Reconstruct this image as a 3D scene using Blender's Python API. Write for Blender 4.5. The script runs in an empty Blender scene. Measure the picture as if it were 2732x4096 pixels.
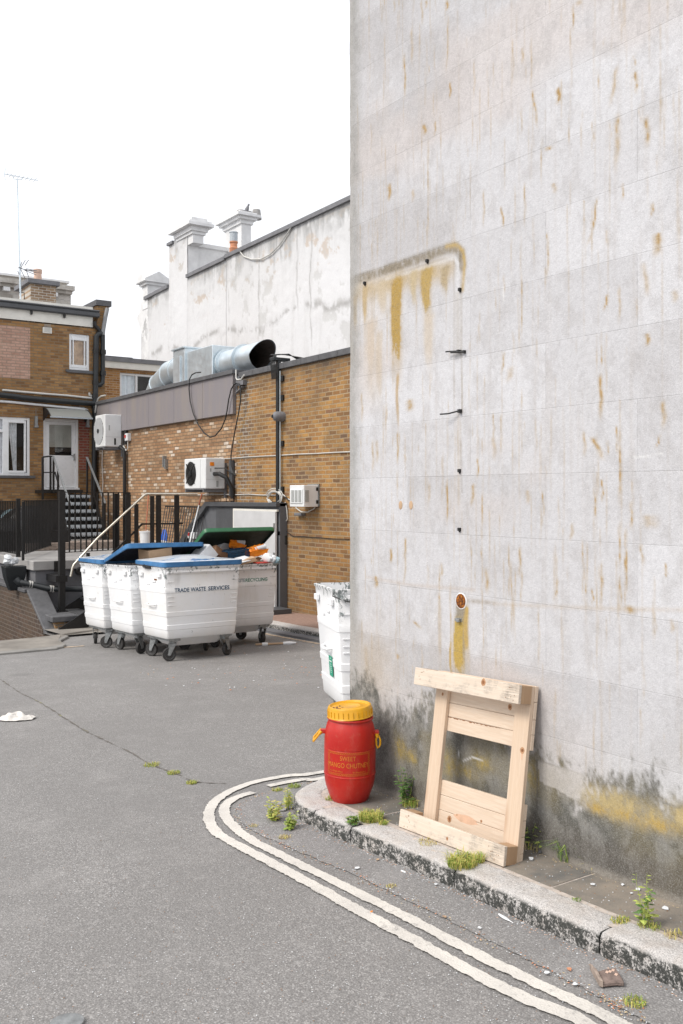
import bpy, bmesh, math, random
import numpy as np
from mathutils import Vector, Matrix
S = bpy.context.scene
COL = S.collection
R = math.radians
# ------------------------------------------------------------------ camera
FPX, CX, HY, H, K = 3800.0, 1366.0, 1980.0, 1.742, 0.0356
AZ = math.atan2(2546, 3800); sa, ca = math.sin(AZ), math.cos(AZ)
cam = bpy.data.cameras.new('camera'); cam.sensor_fit = 'HORIZONTAL'; cam.sensor_width = 24
cam.lens = FPX / 2732 * 24; cam.shift_y = -68 / 2732; cam.clip_end = 600; cam.clip_start = 0.05
co = bpy.data.objects.new('camera', cam); COL.objects.link(co)
co.location = (0, 0, H); co.rotation_euler = (R(90), 0, -AZ); S.camera = co
# ------------------------------------------------------------------ sky and sun (bright overcast)
W = bpy.data.worlds.new('World'); S.world = W; W.use_nodes = True
wn = W.node_tree.nodes; wl = W.node_tree.links
SUN_EL, SUN_AZ = R(46), math.atan2(-0.88, 0.05)        # sun stands up to the left, a little behind the camera
sky = wn.new('ShaderNodeTexSky'); sky.sky_type = 'NISHITA'; sky.sun_disc = False
sky.sun_elevation = SUN_EL; sky.sun_rotation = SUN_AZ; sky.air_density = 1.0; sky.dust_density = 4.0
hs = wn.new('ShaderNodeHueSaturation'); hs.inputs['Saturation'].default_value = 0.35
mx = wn.new('ShaderNodeMix'); mx.data_type = 'RGBA'; mx.inputs[0].default_value = 0.88
mx.inputs[7].default_value = (7.5, 7.65, 8.0, 1)       # even cloud cover
bg = wn['Background']; bg.inputs['Strength'].default_value = 0.10
wl.new(sky.outputs[0], hs.inputs['Color']); wl.new(hs.outputs[0], mx.inputs[6]); wl.new(mx.outputs[2], bg.inputs[0])
sun = bpy.data.lights.new('sun', 'SUN'); sun.energy = 1.5; sun.angle = R(24); sun.color = (1, 0.94, 0.86)
so = bpy.data.objects.new('sun', sun); COL.objects.link(so)
sd = Vector((math.sin(SUN_AZ) * math.cos(SUN_EL), math.cos(SUN_AZ) * math.cos(SUN_EL), math.sin(SUN_EL)))
so.rotation_euler = sd.to_track_quat('Z', 'Y').to_euler(); so.location = (0, 0, 20)
S.view_settings.view_transform = 'Standard'; S.view_settings.look = 'None'; S.view_settings.gamma = 1
S.view_settings.exposure = 0.74
# ------------------------------------------------------------------ measuring helpers
def ray(u, v):
    r = (u - CX) / FPX
    return (sa + r * ca, ca - r * sa, -(v - HY) / FPX)
def onX(u, v, X):
    d = ray(u, v); t = X / d[0]; return Vector((X, t * d[1], H + t * d[2]))
def onY(u, v, Y):
    d = ray(u, v); t = Y / d[1]; return Vector((t * d[0], Y, H + t * d[2]))
def onZ(u, v, z):
    d = ray(u, v); t = (z - H) / d[2]; return Vector((t * d[0], t * d[1], z))
def onR(u, v, h=0):
    d = ray(u, v); t = (h - H) / (d[2] + K * d[1]); return Vector((t * d[0], t * d[1], H + t * d[2]))
def gz(y): return -K * y
def at(u, v, t):
    d = ray(u, v); return Vector((t * d[0], t * d[1], H + t * d[2]))
c2 = lambda x, y: (x / 2.137, 1600 + y / 2.137)
c5 = lambda x, y: (280 + x / 1.3754, 1900 + y / 1.3754)
c4 = lambda x, y: (650 + x / 2.036, 1350 + y / 2.036)
c4b = lambda x, y: (700 + x / .7717, 2950 + y / .7717)
c3 = lambda x, y: (500 + x / 1.7043, 800 + y / 1.7043)
c1 = lambda x, y: (x / 2.24, 1000 + y / 2.24)
w3 = lambda x, y: (1380 + x / 1.16, 900 + y / 1.16)
w6 = lambda x, y: (1380 + x / 1.16, y / 1.16)
w7 = lambda x, y: (1380 + x / 1.16, 2200 + y / 1.16)
l1 = lambda x, y: (x / 3.359, 2000 + y / 3.359)
k1 = lambda x, y: (1020 + x / 3.92, 2380 + y / 3.92)
# ------------------------------------------------------------------ mesh helpers
class MB:
    def __init__(s): s.v = []; s.f = []
    def add(s, vs, fs, M=None):
        n = len(s.v)
        for p in vs:
            p = Vector(p)
            s.v.append(M @ p if M else p)
        for f in fs: s.f.append([i + n for i in f])
        return s
    def box(s, a, b, M=None, bev=0):
        x0, x1 = sorted((a[0], b[0])); y0, y1 = sorted((a[1], b[1])); z0, z1 = sorted((a[2], b[2]))
        vs = [(x0,y0,z0),(x1,y0,z0),(x1,y1,z0),(x0,y1,z0),(x0,y0,z1),(x1,y0,z1),(x1,y1,z1),(x0,y1,z1)]
        return s.add(vs, [(0,3,2,1),(4,5,6,7),(0,1,5,4),(1,2,6,5),(2,3,7,6),(3,0,4,7)], M)
    def bar(s, p, q, w, h=None, up=(0,0,1)):
        h = h or w; p = Vector(p); q = Vector(q); d = (q - p); L = d.length
        if L < 1e-6: return s
        d.normalize(); u = Vector(up)
        if abs(d.dot(u)) > .98: u = Vector((0, 1, 0))
        x = d.cross(u).normalized(); y = x.cross(d).normalized()
        vs = []
        for c in (p, q):
            for i, j in ((-1,-1),(1,-1),(1,1),(-1,1)): vs.append(c + x * (i * w / 2) + y * (j * h / 2))
        return s.add(vs, [(0,1,2,3),(7,6,5,4),(0,4,5,1),(1,5,6,2),(2,6,7,3),(3,7,4,0)])
    def prism(s, pts, ext):
        n = len(pts); e = Vector(ext); a = [Vector(p) for p in pts]
        vs = a + [p + e for p in a]
        fs = [tuple(range(n)), tuple(range(2 * n - 1, n - 1, -1))]
        for i in range(n): fs.append((i, i + n, (i + 1) % n + n, (i + 1) % n))
        return s.add(vs, fs)
    def tube(s, pts, r, n=8, cap=True):
        pts = [Vector(p) for p in pts]; rs = r if isinstance(r, (list, tuple)) else [r] * len(pts)
        rings = []; prev = None
        for i, p in enumerate(pts):
            d = (pts[min(i + 1, len(pts) - 1)] - pts[max(i - 1, 0)])
            if d.length < 1e-9: d = Vector((0, 0, 1))
            d.normalize()
            if prev is None:
                a = Vector((0, 0, 1)) if abs(d.z) < .9 else Vector((0, 1, 0))
                x = d.cross(a).normalized()
            else: x = (prev - d * prev.dot(d)).normalized()
            prev = x; y = d.cross(x)
            rings.append([p + (x * math.cos(2 * math.pi * k / n) + y * math.sin(2 * math.pi * k / n)) * rs[i] for k in range(n)])
        vs = [q for rg in rings for q in rg]; fs = []
        for i in range(len(rings) - 1):
            for k in range(n):
                k2 = (k + 1) % n; fs.append((i*n+k, i*n+k2, (i+1)*n+k2, (i+1)*n+k))
        if cap: fs.append(tuple(range(n - 1, -1, -1))); fs.append(tuple((len(rings) - 1) * n + k for k in range(n)))
        return s.add(vs, fs)
    def lathe(s, prof, n=32, M=None, closed=False):
        vs = [(r * math.cos(2*math.pi*k/n), r * math.sin(2*math.pi*k/n), z) for r, z in prof for k in range(n)]; fs = []
        for i in range(len(prof) - 1):
            for k in range(n):
                k2 = (k + 1) % n; fs.append((i*n+k, i*n+k2, (i+1)*n+k2, (i+1)*n+k))
        fs.append(tuple(range(n - 1, -1, -1))); fs.append(tuple((len(prof) - 1) * n + k for k in range(n)))
        return s.add(vs, fs, M)
    def loft(s, rings, cap0=True, cap1=True):
        n = len(rings[0]); vs = [p for r in rings for p in r]; fs = []
        for i in range(len(rings) - 1):
            for k in range(n):
                k2 = (k + 1) % n; fs.append((i*n+k, i*n+k2, (i+1)*n+k2, (i+1)*n+k))
        if cap0: fs.append(tuple(range(n - 1, -1, -1)))
        if cap1: fs.append(tuple((len(rings) - 1) * n + k for k in range(n)))
        return s.add(vs, fs)
    def build(s, name, mat, parent=None, smooth=False, bev=0.0, label=None, cat=None, group=None, kind=None, seg=1):
        off = Vector((0, 0, 0)); p = parent
        while p is not None: off += p.location; p = p.parent
        if parent is None:
            xs = [q.x for q in s.v]; ys = [q.y for q in s.v]; zs = [q.z for q in s.v]
            off = Vector(((min(xs)+max(xs))/2, (min(ys)+max(ys))/2, min(zs)))
        me = bpy.data.meshes.new(name); me.from_pydata([q - off for q in s.v], [], s.f); me.validate()
        bm = bmesh.new(); bm.from_mesh(me); bmesh.ops.recalc_face_normals(bm, faces=bm.faces)
        if bev > 0:
            es = [e for e in bm.edges if len(e.link_faces) == 2 and e.calc_face_angle(0) > .6]
            bmesh.ops.bevel(bm, geom=es, offset=bev, segments=seg, affect='EDGES', clamp_overlap=True)
        bm.to_mesh(me); bm.free()
        if smooth:
            for f in me.polygons: f.use_smooth = True
            try: me.set_sharp_from_angle(angle=R(38))
            except Exception: pass
        me.materials.append(mat)
        o = bpy.data.objects.new(name, me); COL.objects.link(o); o.parent = parent
        if parent is None: o.location = off
        tag(o, label, cat, group, kind); return o
def tag(o, label=None, cat=None, group=None, kind=None):
    if label: o['label'] = label
    if cat: o['category'] = cat
    if group: o['group'] = group
    if kind: o['kind'] = kind
    return o
def thing(name, loc, label, cat, group=None, rz=0):
    o = bpy.data.objects.new(name, None); COL.objects.link(o); o.location = loc; o.rotation_euler = (0, 0, rz)
    o.empty_display_size = .1
    return tag(o, label, cat, group)
def copy_tree(o, parent=None):
    c = o.copy(); COL.objects.link(c); c.parent = parent
    for ch in [x for x in COL.objects if x.parent == o]: copy_tree(ch, c)
    return c
def text_mb(txt, width, height, bold=0.0, ital=0):
    cu = bpy.data.curves.new('t', 'FONT'); cu.body = txt; cu.size = 1; cu.offset = bold; cu.shear = ital; cu.resolution_u = 3
    o = bpy.data.objects.new('t', cu); COL.objects.link(o)
    bpy.context.view_layer.update()
    me = bpy.data.meshes.new_from_object(o.evaluated_get(bpy.context.evaluated_depsgraph_get()))
    vs = [v.co.copy() for v in me.vertices]; fs = [tuple(p.vertices) for p in me.polygons]
    bpy.data.objects.remove(o); bpy.data.meshes.remove(me)
    x0 = min(v.x for v in vs); x1 = max(v.x for v in vs); y0 = min(v.y for v in vs); y1 = max(v.y for v in vs)
    vs = [((v.x - x0) / (x1 - x0) * width, (v.y - y0) / (y1 - y0) * height, 0) for v in vs]
    return vs, fs
# ------------------------------------------------------------------ material helpers
class NT:
    def __init__(s, name):
        s.m = bpy.data.materials.new(name); s.m.use_nodes = True; s.t = s.m.node_tree
        s.b = s.t.nodes['Principled BSDF']; s.pos = s.t.nodes.new('ShaderNodeNewGeometry').outputs['Position']
    def n(s, typ, ins=None, **props):
        nd = s.t.nodes.new(typ)
        for k, v in props.items(): setattr(nd, k, v)
        for k, v in (ins or {}).items():
            if isinstance(v, bpy.types.NodeSocket): s.t.links.new(v, nd.inputs[k])
            else: nd.inputs[k].default_value = v
        return nd
    def noise(s, scale, detail=4, rough=.6, vec=None, sc=None, dist=0):
        v = vec or s.pos
        if sc: v = s.n('ShaderNodeVectorMath', {0: v, 1: sc}, operation='MULTIPLY').outputs[0]
        return s.n('ShaderNodeTexNoise', {'Vector': v, 'Scale': scale, 'Detail': detail, 'Roughness': rough, 'Distortion': dist}).outputs[0]
    def voro(s, scale, out='Distance', feat='F1', vec=None, rand=1):
        return s.n('ShaderNodeTexVoronoi', {'Vector': vec or s.pos, 'Scale': scale, 'Randomness': rand}, feature=feat).outputs[out]
    def ramp(s, fac, stops):
        r = s.n('ShaderNodeValToRGB', {'Fac': fac}); cr = r.color_ramp
        while len(cr.elements) < len(stops): cr.elements.new(.5)
        for e, (p, c) in zip(cr.elements, stops):
            e.position = p; c = (c, c, c) if isinstance(c, (int, float)) else c; e.color = (*c, 1)
        return r.outputs[0]
    def mix(s, f, a, b, mode='MIX'):
        nd = s.n('ShaderNodeMix', data_type='RGBA', blend_type=mode)
        for i, v in ((0, f), (6, a), (7, b)):
            if isinstance(v, bpy.types.NodeSocket): s.t.links.new(v, nd.inputs[i])
            else: nd.inputs[i].default_value = v if i == 0 else (*v, 1)
        return nd.outputs[2]
    def math(s, op, a, b=0.0, clamp=False):
        return s.n('ShaderNodeMath', {0: a, 1: b}, operation=op, use_clamp=clamp).outputs[0]
    def sep(s, v=None):
        return s.n('ShaderNodeSeparateXYZ', {0: v or s.pos}).outputs
    def obj(s): return s.n('ShaderNodeTexCoord').outputs['Object']
    def out(s, col=None, rough=None, bump=None, bs=.3, bd=.01, metal=None, spec=None):
        def put(k, v):
            if v is None: return
            if isinstance(v, bpy.types.NodeSocket): s.t.links.new(v, s.b.inputs[k])
            else: s.b.inputs[k].default_value = (*v, 1) if isinstance(v, tuple) else v
        put('Base Color', col); put('Roughness', rough); put('Metallic', metal); put('Specular IOR Level', spec)
        if bump is not None:
            bn = s.n('ShaderNodeBump', {'Height': bump, 'Strength': bs, 'Distance': bd}); s.t.links.new(bn.outputs[0], s.b.inputs['Normal'])
        return s.m
def plain(name, c, rough=.6, var=.15, scale=8, bs=.1, metal=0.0, detail=5, spec=None, bd=.004):
    t = NT(name); nz = t.noise(scale, detail)
    f = t.ramp(nz, [(.3, 0.0), (.7, 1.0)])
    col = t.mix(f, tuple(x * (1 - var) for x in c), tuple(min(1, x * (1 + var)) for x in c))
    rr = t.ramp(t.noise(scale * 3), [(.3, max(0, rough - .08)), (.7, min(1, rough + .08))])
    return t.out(col, rr, t.noise(scale * 8, 3), bs, bd, metal, spec)
def brick(name, axis, pal, mortar=(.36,.33,.29), ms=.011, soot=None, rough=.9, off=(0, 0), grime=.35, bw=.225, rh=.075, pale=None, wob=.006, band=None):
    t = NT(name); x, y, z = t.sep()[:3]
    wv = t.noise(7, 2); wz = t.math('ADD', z, t.math('MULTIPLY', t.math('SUBTRACT', wv, .5), wob * 2))
    v = t.n('ShaderNodeCombineXYZ', {0: t.math('ADD', (y if axis == 'X' else x), off[0]), 1: t.math('ADD', wz, off[1])}).outputs[0]
    br = t.n('ShaderNodeTexBrick', {'Vector': v, 'Color1': (0, 0, 0, 1), 'Color2': (1, 1, 1, 1), 'Mortar': (.5, .5, .5, 1), 'Scale': 1.0,
        'Mortar Size': ms, 'Mortar Smooth': .25, 'Bias': 0.0, 'Brick Width': bw, 'Row Height': rh})
    c = t.ramp(br.outputs[0], pal)
    c = t.mix(t.ramp(t.noise(30, 6, .7), [(.35, .0), (.75, .55)]), c, tuple(q * .62 for q in pal[len(pal) // 2][1]))
    mo = t.mix(t.ramp(t.noise(2.2, 4), [(.4, 0.), (.65, 1.)]), mortar, tuple(q * 1.35 for q in mortar))
    c = t.mix(br.outputs[1], c, mo)
    g = t.ramp(t.noise(1.1, 6, .65), [(.42, 0.), (.72, 1.)])
    c = t.mix(t.math('MULTIPLY', g, grime), c, (.10, .075, .05))
    if band:
        bm_ = t.math('SUBTRACT', 1.0, t.math('MULTIPLY', t.math('ABSOLUTE', t.math('SUBTRACT', t.math('ADD', y, t.math('MULTIPLY', t.noise(2.5, 4), .6)), band + .3)), 1.9), True)
        bm_ = t.math('MULTIPLY', bm_, t.ramp(t.noise(14, 6, .8), [(.42, .15), (.6, 1.)]))
        c = t.mix(t.math('MULTIPLY', bm_, .85), c, (.10, .09, .075)); c = t.mix(t.math('MULTIPLY', bm_, t.math('MULTIPLY', br.outputs[1], .9)), c, (.50, .48, .44))
    if pale: c = t.mix(t.math('MULTIPLY', t.ramp(t.noise(.9, 5, .6, sc=(1, 1, .5)), [(.45, 0.), (.7, 1.)]), pale), c, (.55, .45, .36))
    if soot:
        z0, z1, amt = soot
        g2 = t.n('ShaderNodeMapRange', {0: t.math('ADD', z, t.math('MULTIPLY', t.noise(3, 5, .7, sc=(1, 1, .25)), .7)), 1: z0 + .35, 2: z1 + .35, 3: 0.0, 4: amt}).outputs[0]
        c = t.mix(g2, c, (.06, .05, .04))
    lowm = t.n('ShaderNodeMapRange', {0: t.math('ADD', z, t.math('MULTIPLY', t.noise(1.4, 5, .65), 1.6)), 1: 2.4, 2: .2, 3: 0.0, 4: .42}).outputs[0]
    if soot: c = t.mix(lowm, c, t.mix(.62, c, (.03, .02, .012)) if False else (.09, .055, .03))
    c = t.mix(t.math('MULTIPLY', t.ramp(t.noise(5, 6, .75), [(.48, 0.), (.66, 1.)]), .30), c, (.12, .075, .04))
    hgt = t.math('ADD', t.math('MULTIPLY', br.outputs[1], -1.0), t.math('MULTIPLY', t.noise(60, 4), .6))
    return t.out(c, rough, hgt, .7, .008)
M = {}
P = lambda *c: tuple(c)
M['brick_or'] = brick('orange_stock_brick', 'X', [(0, P(.15,.075,.035)), (.08, P(.27,.13,.045)), (.3, P(.40,.20,.06)), (.6, P(.47,.255,.08)), (.84, P(.36,.18,.06)), (.96, P(.23,.115,.06)), (1, P(.14,.08,.055))], mortar=(.36,.265,.16), soot=(3.7, 4.25, .85), grime=.7, ms=.011, wob=.010, band=16.8)
M['brick_pale'] = brick('pale_stock_brick', 'X', [(0, P(.26,.13,.06)), (.3, P(.40,.215,.105)), (.65, P(.46,.27,.145)), (.85, P(.52,.34,.20)), (.93, P(.70,.58,.46)), (1, P(.76,.68,.60))], mortar=(.17,.12,.075), grime=.45, ms=.010)
M['brick_fac'] = brick('brown_orange_brick', 'Y', [(0, P(.19,.09,.035)), (.3, P(.31,.155,.05)), (.6, P(.38,.20,.075)), (.85, P(.43,.25,.10)), (1, P(.31,.16,.075))], mortar=(.21,.15,.09), grime=.5, off=(.1, 0))
M['brick_pink'] = brick('pink_brick', 'Y', [(0, P(.46,.27,.20)), (.5, P(.55,.34,.26)), (1, P(.62,.40,.31))], mortar=(.30,.22,.17), grime=.15)
M['brick_red'] = brick('red_brick', 'Y', [(0, P(.20,.05,.035)), (.5, P(.28,.07,.05)), (1, P(.33,.10,.06))], mortar=(.25,.17,.13), grime=.4)
M['brick_back'] = brick('orange_brick_behind', 'Y', [(0, P(.28,.12,.04)), (.5, P(.48,.24,.08)), (1, P(.55,.30,.12))], mortar=(.45,.33,.22), grime=.25)
M['brick_chim'] = brick('chimney_brick', 'Y', [(0, P(.25,.15,.09)), (.5, P(.42,.28,.17)), (1, P(.50,.36,.24))], mortar=(.50,.46,.40), grime=.3)
M['brick_chim_x'] = brick('chimney_side_brick', 'X', [(0, P(.30,.18,.10)), (.5, P(.50,.33,.20)), (1, P(.58,.42,.28))], mortar=(.50,.46,.40), grime=.2)
M['brick_ramp'] = brick('old_purple_brick', 'X', [(0, P(.04,.03,.03)), (.5, P(.075,.05,.042)), (1, P(.12,.072,.055))], mortar=(.15,.135,.12), grime=.6, soot=(-.45, .2, .5))
M['brick_pier'] = brick('pier_brick', 'Y', [(0, P(.20,.11,.05)), (.5, P(.33,.20,.10)), (1, P(.40,.24,.10))], mortar=(.2,.17,.14), grime=.5)
M['stone_old'] = brick('weathered_stone', 'Y', [(0, P(.40,.37,.33)), (.4, P(.55,.52,.47)), (.7, P(.66,.63,.59)), (1, P(.48,.42,.36))], mortar=(.42,.40,.37), grime=.35, bw=.5, rh=.2, ms=.02, wob=.03)
M['red_pave'] = plain('red_paving', (.30,.20,.16), .95, .25, 20, .5)
M['black'] = plain('black_paint', (.012,.0115,.0115), .45, .3, 20)
M['blackplastic'] = plain('black_plastic', (.017,.020,.022), .42, .2, 15)
M['darkgrey'] = plain('dark_grey_paint', (.075,.078,.084), .6, .12, 3)
M['midgrey'] = plain('grey_paint', (.115,.12,.13), .65, .12, 3)
M['capgrey'] = plain('grey_coping', (.10,.10,.105), .7, .25, 6)
M['lead'] = plain('lead_flashing', (.17,.17,.18), .6, .2, 6)
M['concrete'] = plain('pale_concrete', (.33,.32,.31), .9, .18, 2.5, .3)
M['render_grey'] = plain('grey_render', (.15,.15,.16), .9, .18, 2.0, .3)
M['upvc'] = plain('white_upvc', (.80,.81,.82), .3, .04, 5, .03)
M['cream'] = plain('cream_fascia', (.76,.74,.68), .5, .08, 4)
M['alupvc'] = plain('galvanised_tread', (.42,.46,.49), .5, .25, 40, .3)
M['steel'] = plain('brushed_steel', (.62,.58,.50), .35, .15, 12, metal=.9)
M['galv'] = plain('galvanised_steel', (.66,.73,.77), .42, .14, 3.0, .06, metal=.75)
M['galv_dk'] = plain('dark_galvanised', (.10,.08,.07), .6, .3, 6, .1, metal=.3)
M['ac'] = plain('ac_casing', (.74,.75,.75), .45, .06, 4)
M['ac_grey'] = plain('ac_grille', (.38,.39,.38), .5, .1, 30)
M['glass_dark'] = plain('dark_glass', (.03,.035,.04), .08, .3, 3, .02)
M['curtain'] = plain('grey_curtain', (.62,.64,.66), .9, .3, 7, .3)
M['blind'] = plain('pale_blind', (.50,.51,.46), .9, .12, 3, .2)
M['brownpaper'] = plain('brown_lining', (.78,.58,.43), .8, .35, 4, .3)
M['wheel'] = plain('rubber', (.035,.033,.032), .75, .3, 30, .2)
M['zinc'] = plain('zinc_caster', (.30,.31,.31), .45, .3, 30, .2, metal=.6)
M['cardboard'] = plain('cardboard', (.48,.33,.21), .85, .15, 6, .1)
M['cardwhite'] = plain('white_card', (.70,.72,.74), .6, .1, 5, .05)
M['cardbrown'] = plain('brown_card', (.28,.16,.09), .85, .25, 9, .2)
M['orangebag'] = plain('orange_plastic', (.80,.24,.015), .35, .2, 12, .4)
M['bluecrate'] = plain('blue_crate_plastic', (.015,.07,.14), .5, .3, 20, .2)
M['whiteplas'] = plain('white_plastic', (.78,.79,.80), .35, .06, 6, .05)
M['blue'] = plain('blue_bucket_plastic', (.015,.10,.50), .35, .1, 5)
M['green'] = plain('green_plastic', (.022,.12,.05), .4, .2, 6)
M['green_shade'] = plain('green_underside_shade', (.010,.022,.014), .6, .3, 6)  # green lid colour darkened, shade of the underside painted in
M['red'] = plain('red_plastic', (.55,.03,.02), .4, .2, 6)
M['bag'] = plain('black_bag_film', (.012,.012,.013), .22, .3, 14, .6, bd=.01)
M['sticker'] = plain('green_sticker', (.01,.33,.20), .5, .05, 4)
M['ink'] = plain('white_ink', (.8,.85,.82), .6, .03, 4)
M['terracotta'] = plain('terracotta', (.55,.25,.14), .85, .15, 8, .2)
M['terracotta_pk'] = plain('pink_terracotta', (.60,.42,.33), .85, .15, 8, .2)
M['dirtwhite'] = plain('dirty_white_render', (.74,.74,.74), .9, .12, 2.5, .3)
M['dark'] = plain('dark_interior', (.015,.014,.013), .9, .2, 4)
M['cable_w'] = plain('pale_cable', (.58,.57,.54), .6, .1, 6)
M['wood_old'] = plain('rotten_wood', (.30,.24,.20), .9, .4, 25, .6)
M['mopred'] = plain('red_brown_handle', (.40,.12,.06), .6, .15, 6)
M['tarp'] = plain('pale_blue_tarp', (.30,.44,.50), .5, .3, 5, .4)
M['straw'] = plain('dry_stem', (.50,.40,.25), .9, .2, 20)

# asphalt -------------------------------------------------------------
def asphalt(name, base, light, patch=.5):
    t = NT(name)
    c1_ = t.voro(150, 'Color'); r = t.n('ShaderNodeSeparateColor', {0: c1_}).outputs[0]
    col = t.ramp(r, [(0, tuple(x*.66 for x in base)), (.35, tuple(x*.9 for x in base)), (.75, base), (.93, light), (1, tuple(min(1, x*1.2) for x in light))])
    gap = t.ramp(t.voro(150), [(.25, 0.), (.62, 1.)])
    col = t.mix(t.math('MULTIPLY', gap, .42), col, tuple(x * .35 for x in base))
    r2 = t.n('ShaderNodeSeparateColor', {0: t.voro(38, 'Color')}).outputs[1]
    col = t.mix(t.ramp(r2, [(.92, 0.), (.99, .28)]), col, light)
    col = t.mix(t.math('MULTIPLY', t.ramp(t.noise(.55, 6, .62), [(.38, 0.), (.66, 1.)]), patch), col, tuple(x * .62 for x in base), 'MIX')
    tr_ = t.ramp(t.noise(.8, 5, .6, sc=(2.2, .35, 1)), [(.45, 0.), (.62, 1.)])
    col = t.mix(t.math('MULTIPLY', tr_, .22), col, tuple(x * .68 for x in base))
    oil = t.ramp(t.voro(.75), [(.05, 1.), (.13, 0.)]); col = t.mix(t.math('MULTIPLY', oil, t.math('MULTIPLY', t.noise(6, 5, .7), .6)), col, tuple(x * .35 for x in base))
    col = t.mix(t.math('MULTIPLY', t.ramp(t.noise(2.6, 5, .7), [(.5, 0.), (.75, 1.)]), .28), col, tuple(min(1, x * 1.35) for x in base))
    hgt = t.math('SUBTRACT', t.math('MULTIPLY', t.noise(240, 2), .4), t.voro(105))
    return t.out(col, .88, hgt, .6, .005)
M['asphalt'] = asphalt('asphalt', (.295,.284,.276), (.42,.407,.395))
M['gutter'] = asphalt('gutter_asphalt', (.31,.30,.295), (.43,.42,.41), .4)
t = NT('road_paint')
w = t.ramp(t.math('ADD', t.math('MULTIPLY', t.noise(26, 7, .85), .7), t.math('MULTIPLY', t.noise(3, 3), .3)), [(.53, 0.), (.62, .8)])
c = t.mix(t.ramp(t.noise(4, 5), [(.35, 0.), (.7, 1.)]), (.66,.63,.58), (.53,.505,.47))
c = t.mix(w, c, (.27,.26,.25))
M['paint'] = t.out(c, .8, t.math('ADD', t.noise(120, 4), t.voro(105)), .4, .004)
t = NT('worn_yellow_line')
w = t.ramp(t.noise(18, 6, .75), [(.44, 0.), (.60, .9)])
M['oldline'] = t.out(t.mix(w, (.62,.47,.32), (.25,.235,.22)), .85, t.noise(100, 4), .4, .004)
# granite kerb
t = NT('granite')
x, y, z = t.sep()[:3]
nz = t.n('ShaderNodeSeparateXYZ', {0: t.n('ShaderNodeNewGeometry').outputs['Normal']}).outputs[2]
sp = t.ramp(t.noise(170, 3, .8), [(.36, .0), (.46, .5), (.62, 1.)])
c = t.mix(sp, (.29,.275,.27), (.68,.655,.63))
c = t.mix(t.ramp(t.noise(9, 5, .6), [(.45, 0.), (.75, .45)]), c, (.46,.38,.31))
algae = t.ramp(t.math('ADD', t.noise(24, 8, .85), t.math('MULTIPLY', t.noise(90, 4, .85), .6)), [(.73, 0.), (.80, .97)])
side = t.ramp(nz, [(.35, 1.), (.85, 0.)])
hz = t.math('ADD', z, t.math('MULTIPLY', y, K))
low = t.n('ShaderNodeMapRange', {0: hz, 1: .100, 2: .085, 3: 0.3, 4: 1.0}).outputs[0]
c = t.mix(t.math('MULTIPLY', t.math('MULTIPLY', algae, side), t.math('MINIMUM', low, 1.0)), c, (.035,.038,.034))
M['granite'] = t.out(c, .9, t.math('ADD', t.noise(70, 6, .7), t.math('MULTIPLY', t.noise(12, 3), 2.0)), .9, .010)
# paving slabs
t = NT('paving')
c = t.mix(t.ramp(t.noise(3.2, 6, .65), [(.35, 0.), (.65, 1.)]), (.14,.135,.125), (.30,.255,.205))
c = t.mix(t.ramp(t.voro(90), [(.05, .4), (.2, 0.)]), c, (.42,.38,.34))
c = t.mix(t.ramp(t.noise(1.3, 4), [(.5, 0.), (.7, .5)]), c, (.12,.125,.105))
M['paving'] = t.out(c, .85, t.noise(90, 5), .5, .005)
M['mortar'] = plain('pale_mortar', (.50,.44,.39), .95, .25, 30, .5)
t = NT('crack_dirt')
c = t.mix(t.ramp(t.noise(3, 4, .7), [(.54, 0.), (.64, 1.)]), (.15,.135,.12), (.27,.26,.13))
M['crack'] = t.out(c, .95, t.noise(80, 4), .5, .01)
M['grass'] = plain('grass_blades', (.26,.36,.06), .6, .45, 30)
M['grass_y'] = plain('yellowed_grass', (.56,.50,.14), .6, .35, 30)
M['leaf'] = plain('weed_leaf', (.10,.19,.05), .5, .35, 30)
M['leaf_y'] = plain('light_weed_leaf', (.36,.42,.10), .5, .35, 30)

# wood --------------------------------------------------------------
def wood(name, axis, base, dark, dirt=0.0):
    t = NT(name); o = t.obj()
    st = {'X': (.35, 9, 9), 'Z': (9, 9, .35), 'Y': (9, .35, 9)}[axis]
    g = t.noise(3.2, 6, .6, vec=o, sc=st, dist=1.2)
    c = t.mix(t.ramp(g, [(.35, 0.), (.5, .5), (.56, 0.1), (.72, .9)]), base, dark)
    st2 = {'X': (.2, 3, 3), 'Z': (3, 3, .2), 'Y': (3, .2, 3)}[axis]
    c = t.mix(t.ramp(t.noise(40, 3, vec=o, sc=st2), [(.4, 0.), (.8, .35)]), c, tuple(q * .75 for q in base))
    k = t.voro(2.6, vec=t.n('ShaderNodeVectorMath', {0: o, 1: {'X': (.6, 2, 2), 'Z': (2, 2, .6), 'Y': (2, .6, 2)}[axis]}, operation='MULTIPLY').outputs[0])
    c = t.mix(t.ramp(k, [(.05, 1.), (.10, .45), (.20, 0.)]), c, (.34,.14,.05))
    if dirt:
        d = t.math('MULTIPLY', t.ramp(t.noise(4.5, 7, .75, vec=o), [(.50, 0.), (.62, 1.)]), t.ramp(t.noise(45, 5, .8, vec=o, sc=st2), [(.42, 0.), (.58, 1.)]))
        c = t.mix(t.math('MULTIPLY', d, dirt), c, (.10,.085,.075))
        c = t.mix(t.ramp(t.noise(2, 4, vec=o), [(.4, 0.), (.7, .4)]), c, (.58,.50,.42))
    return t.out(c, .75, g, .3, .004)
M['pine_v'] = wood('pine_upright', 'Z', (.66,.52,.395), (.52,.37,.25))
M['pine_h'] = wood('pine_slat', 'X', (.68,.56,.445), (.55,.40,.28))
M['pine_d'] = wood('dirty_pine', 'X', (.70,.61,.51), (.56,.44,.33), .75)
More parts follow.
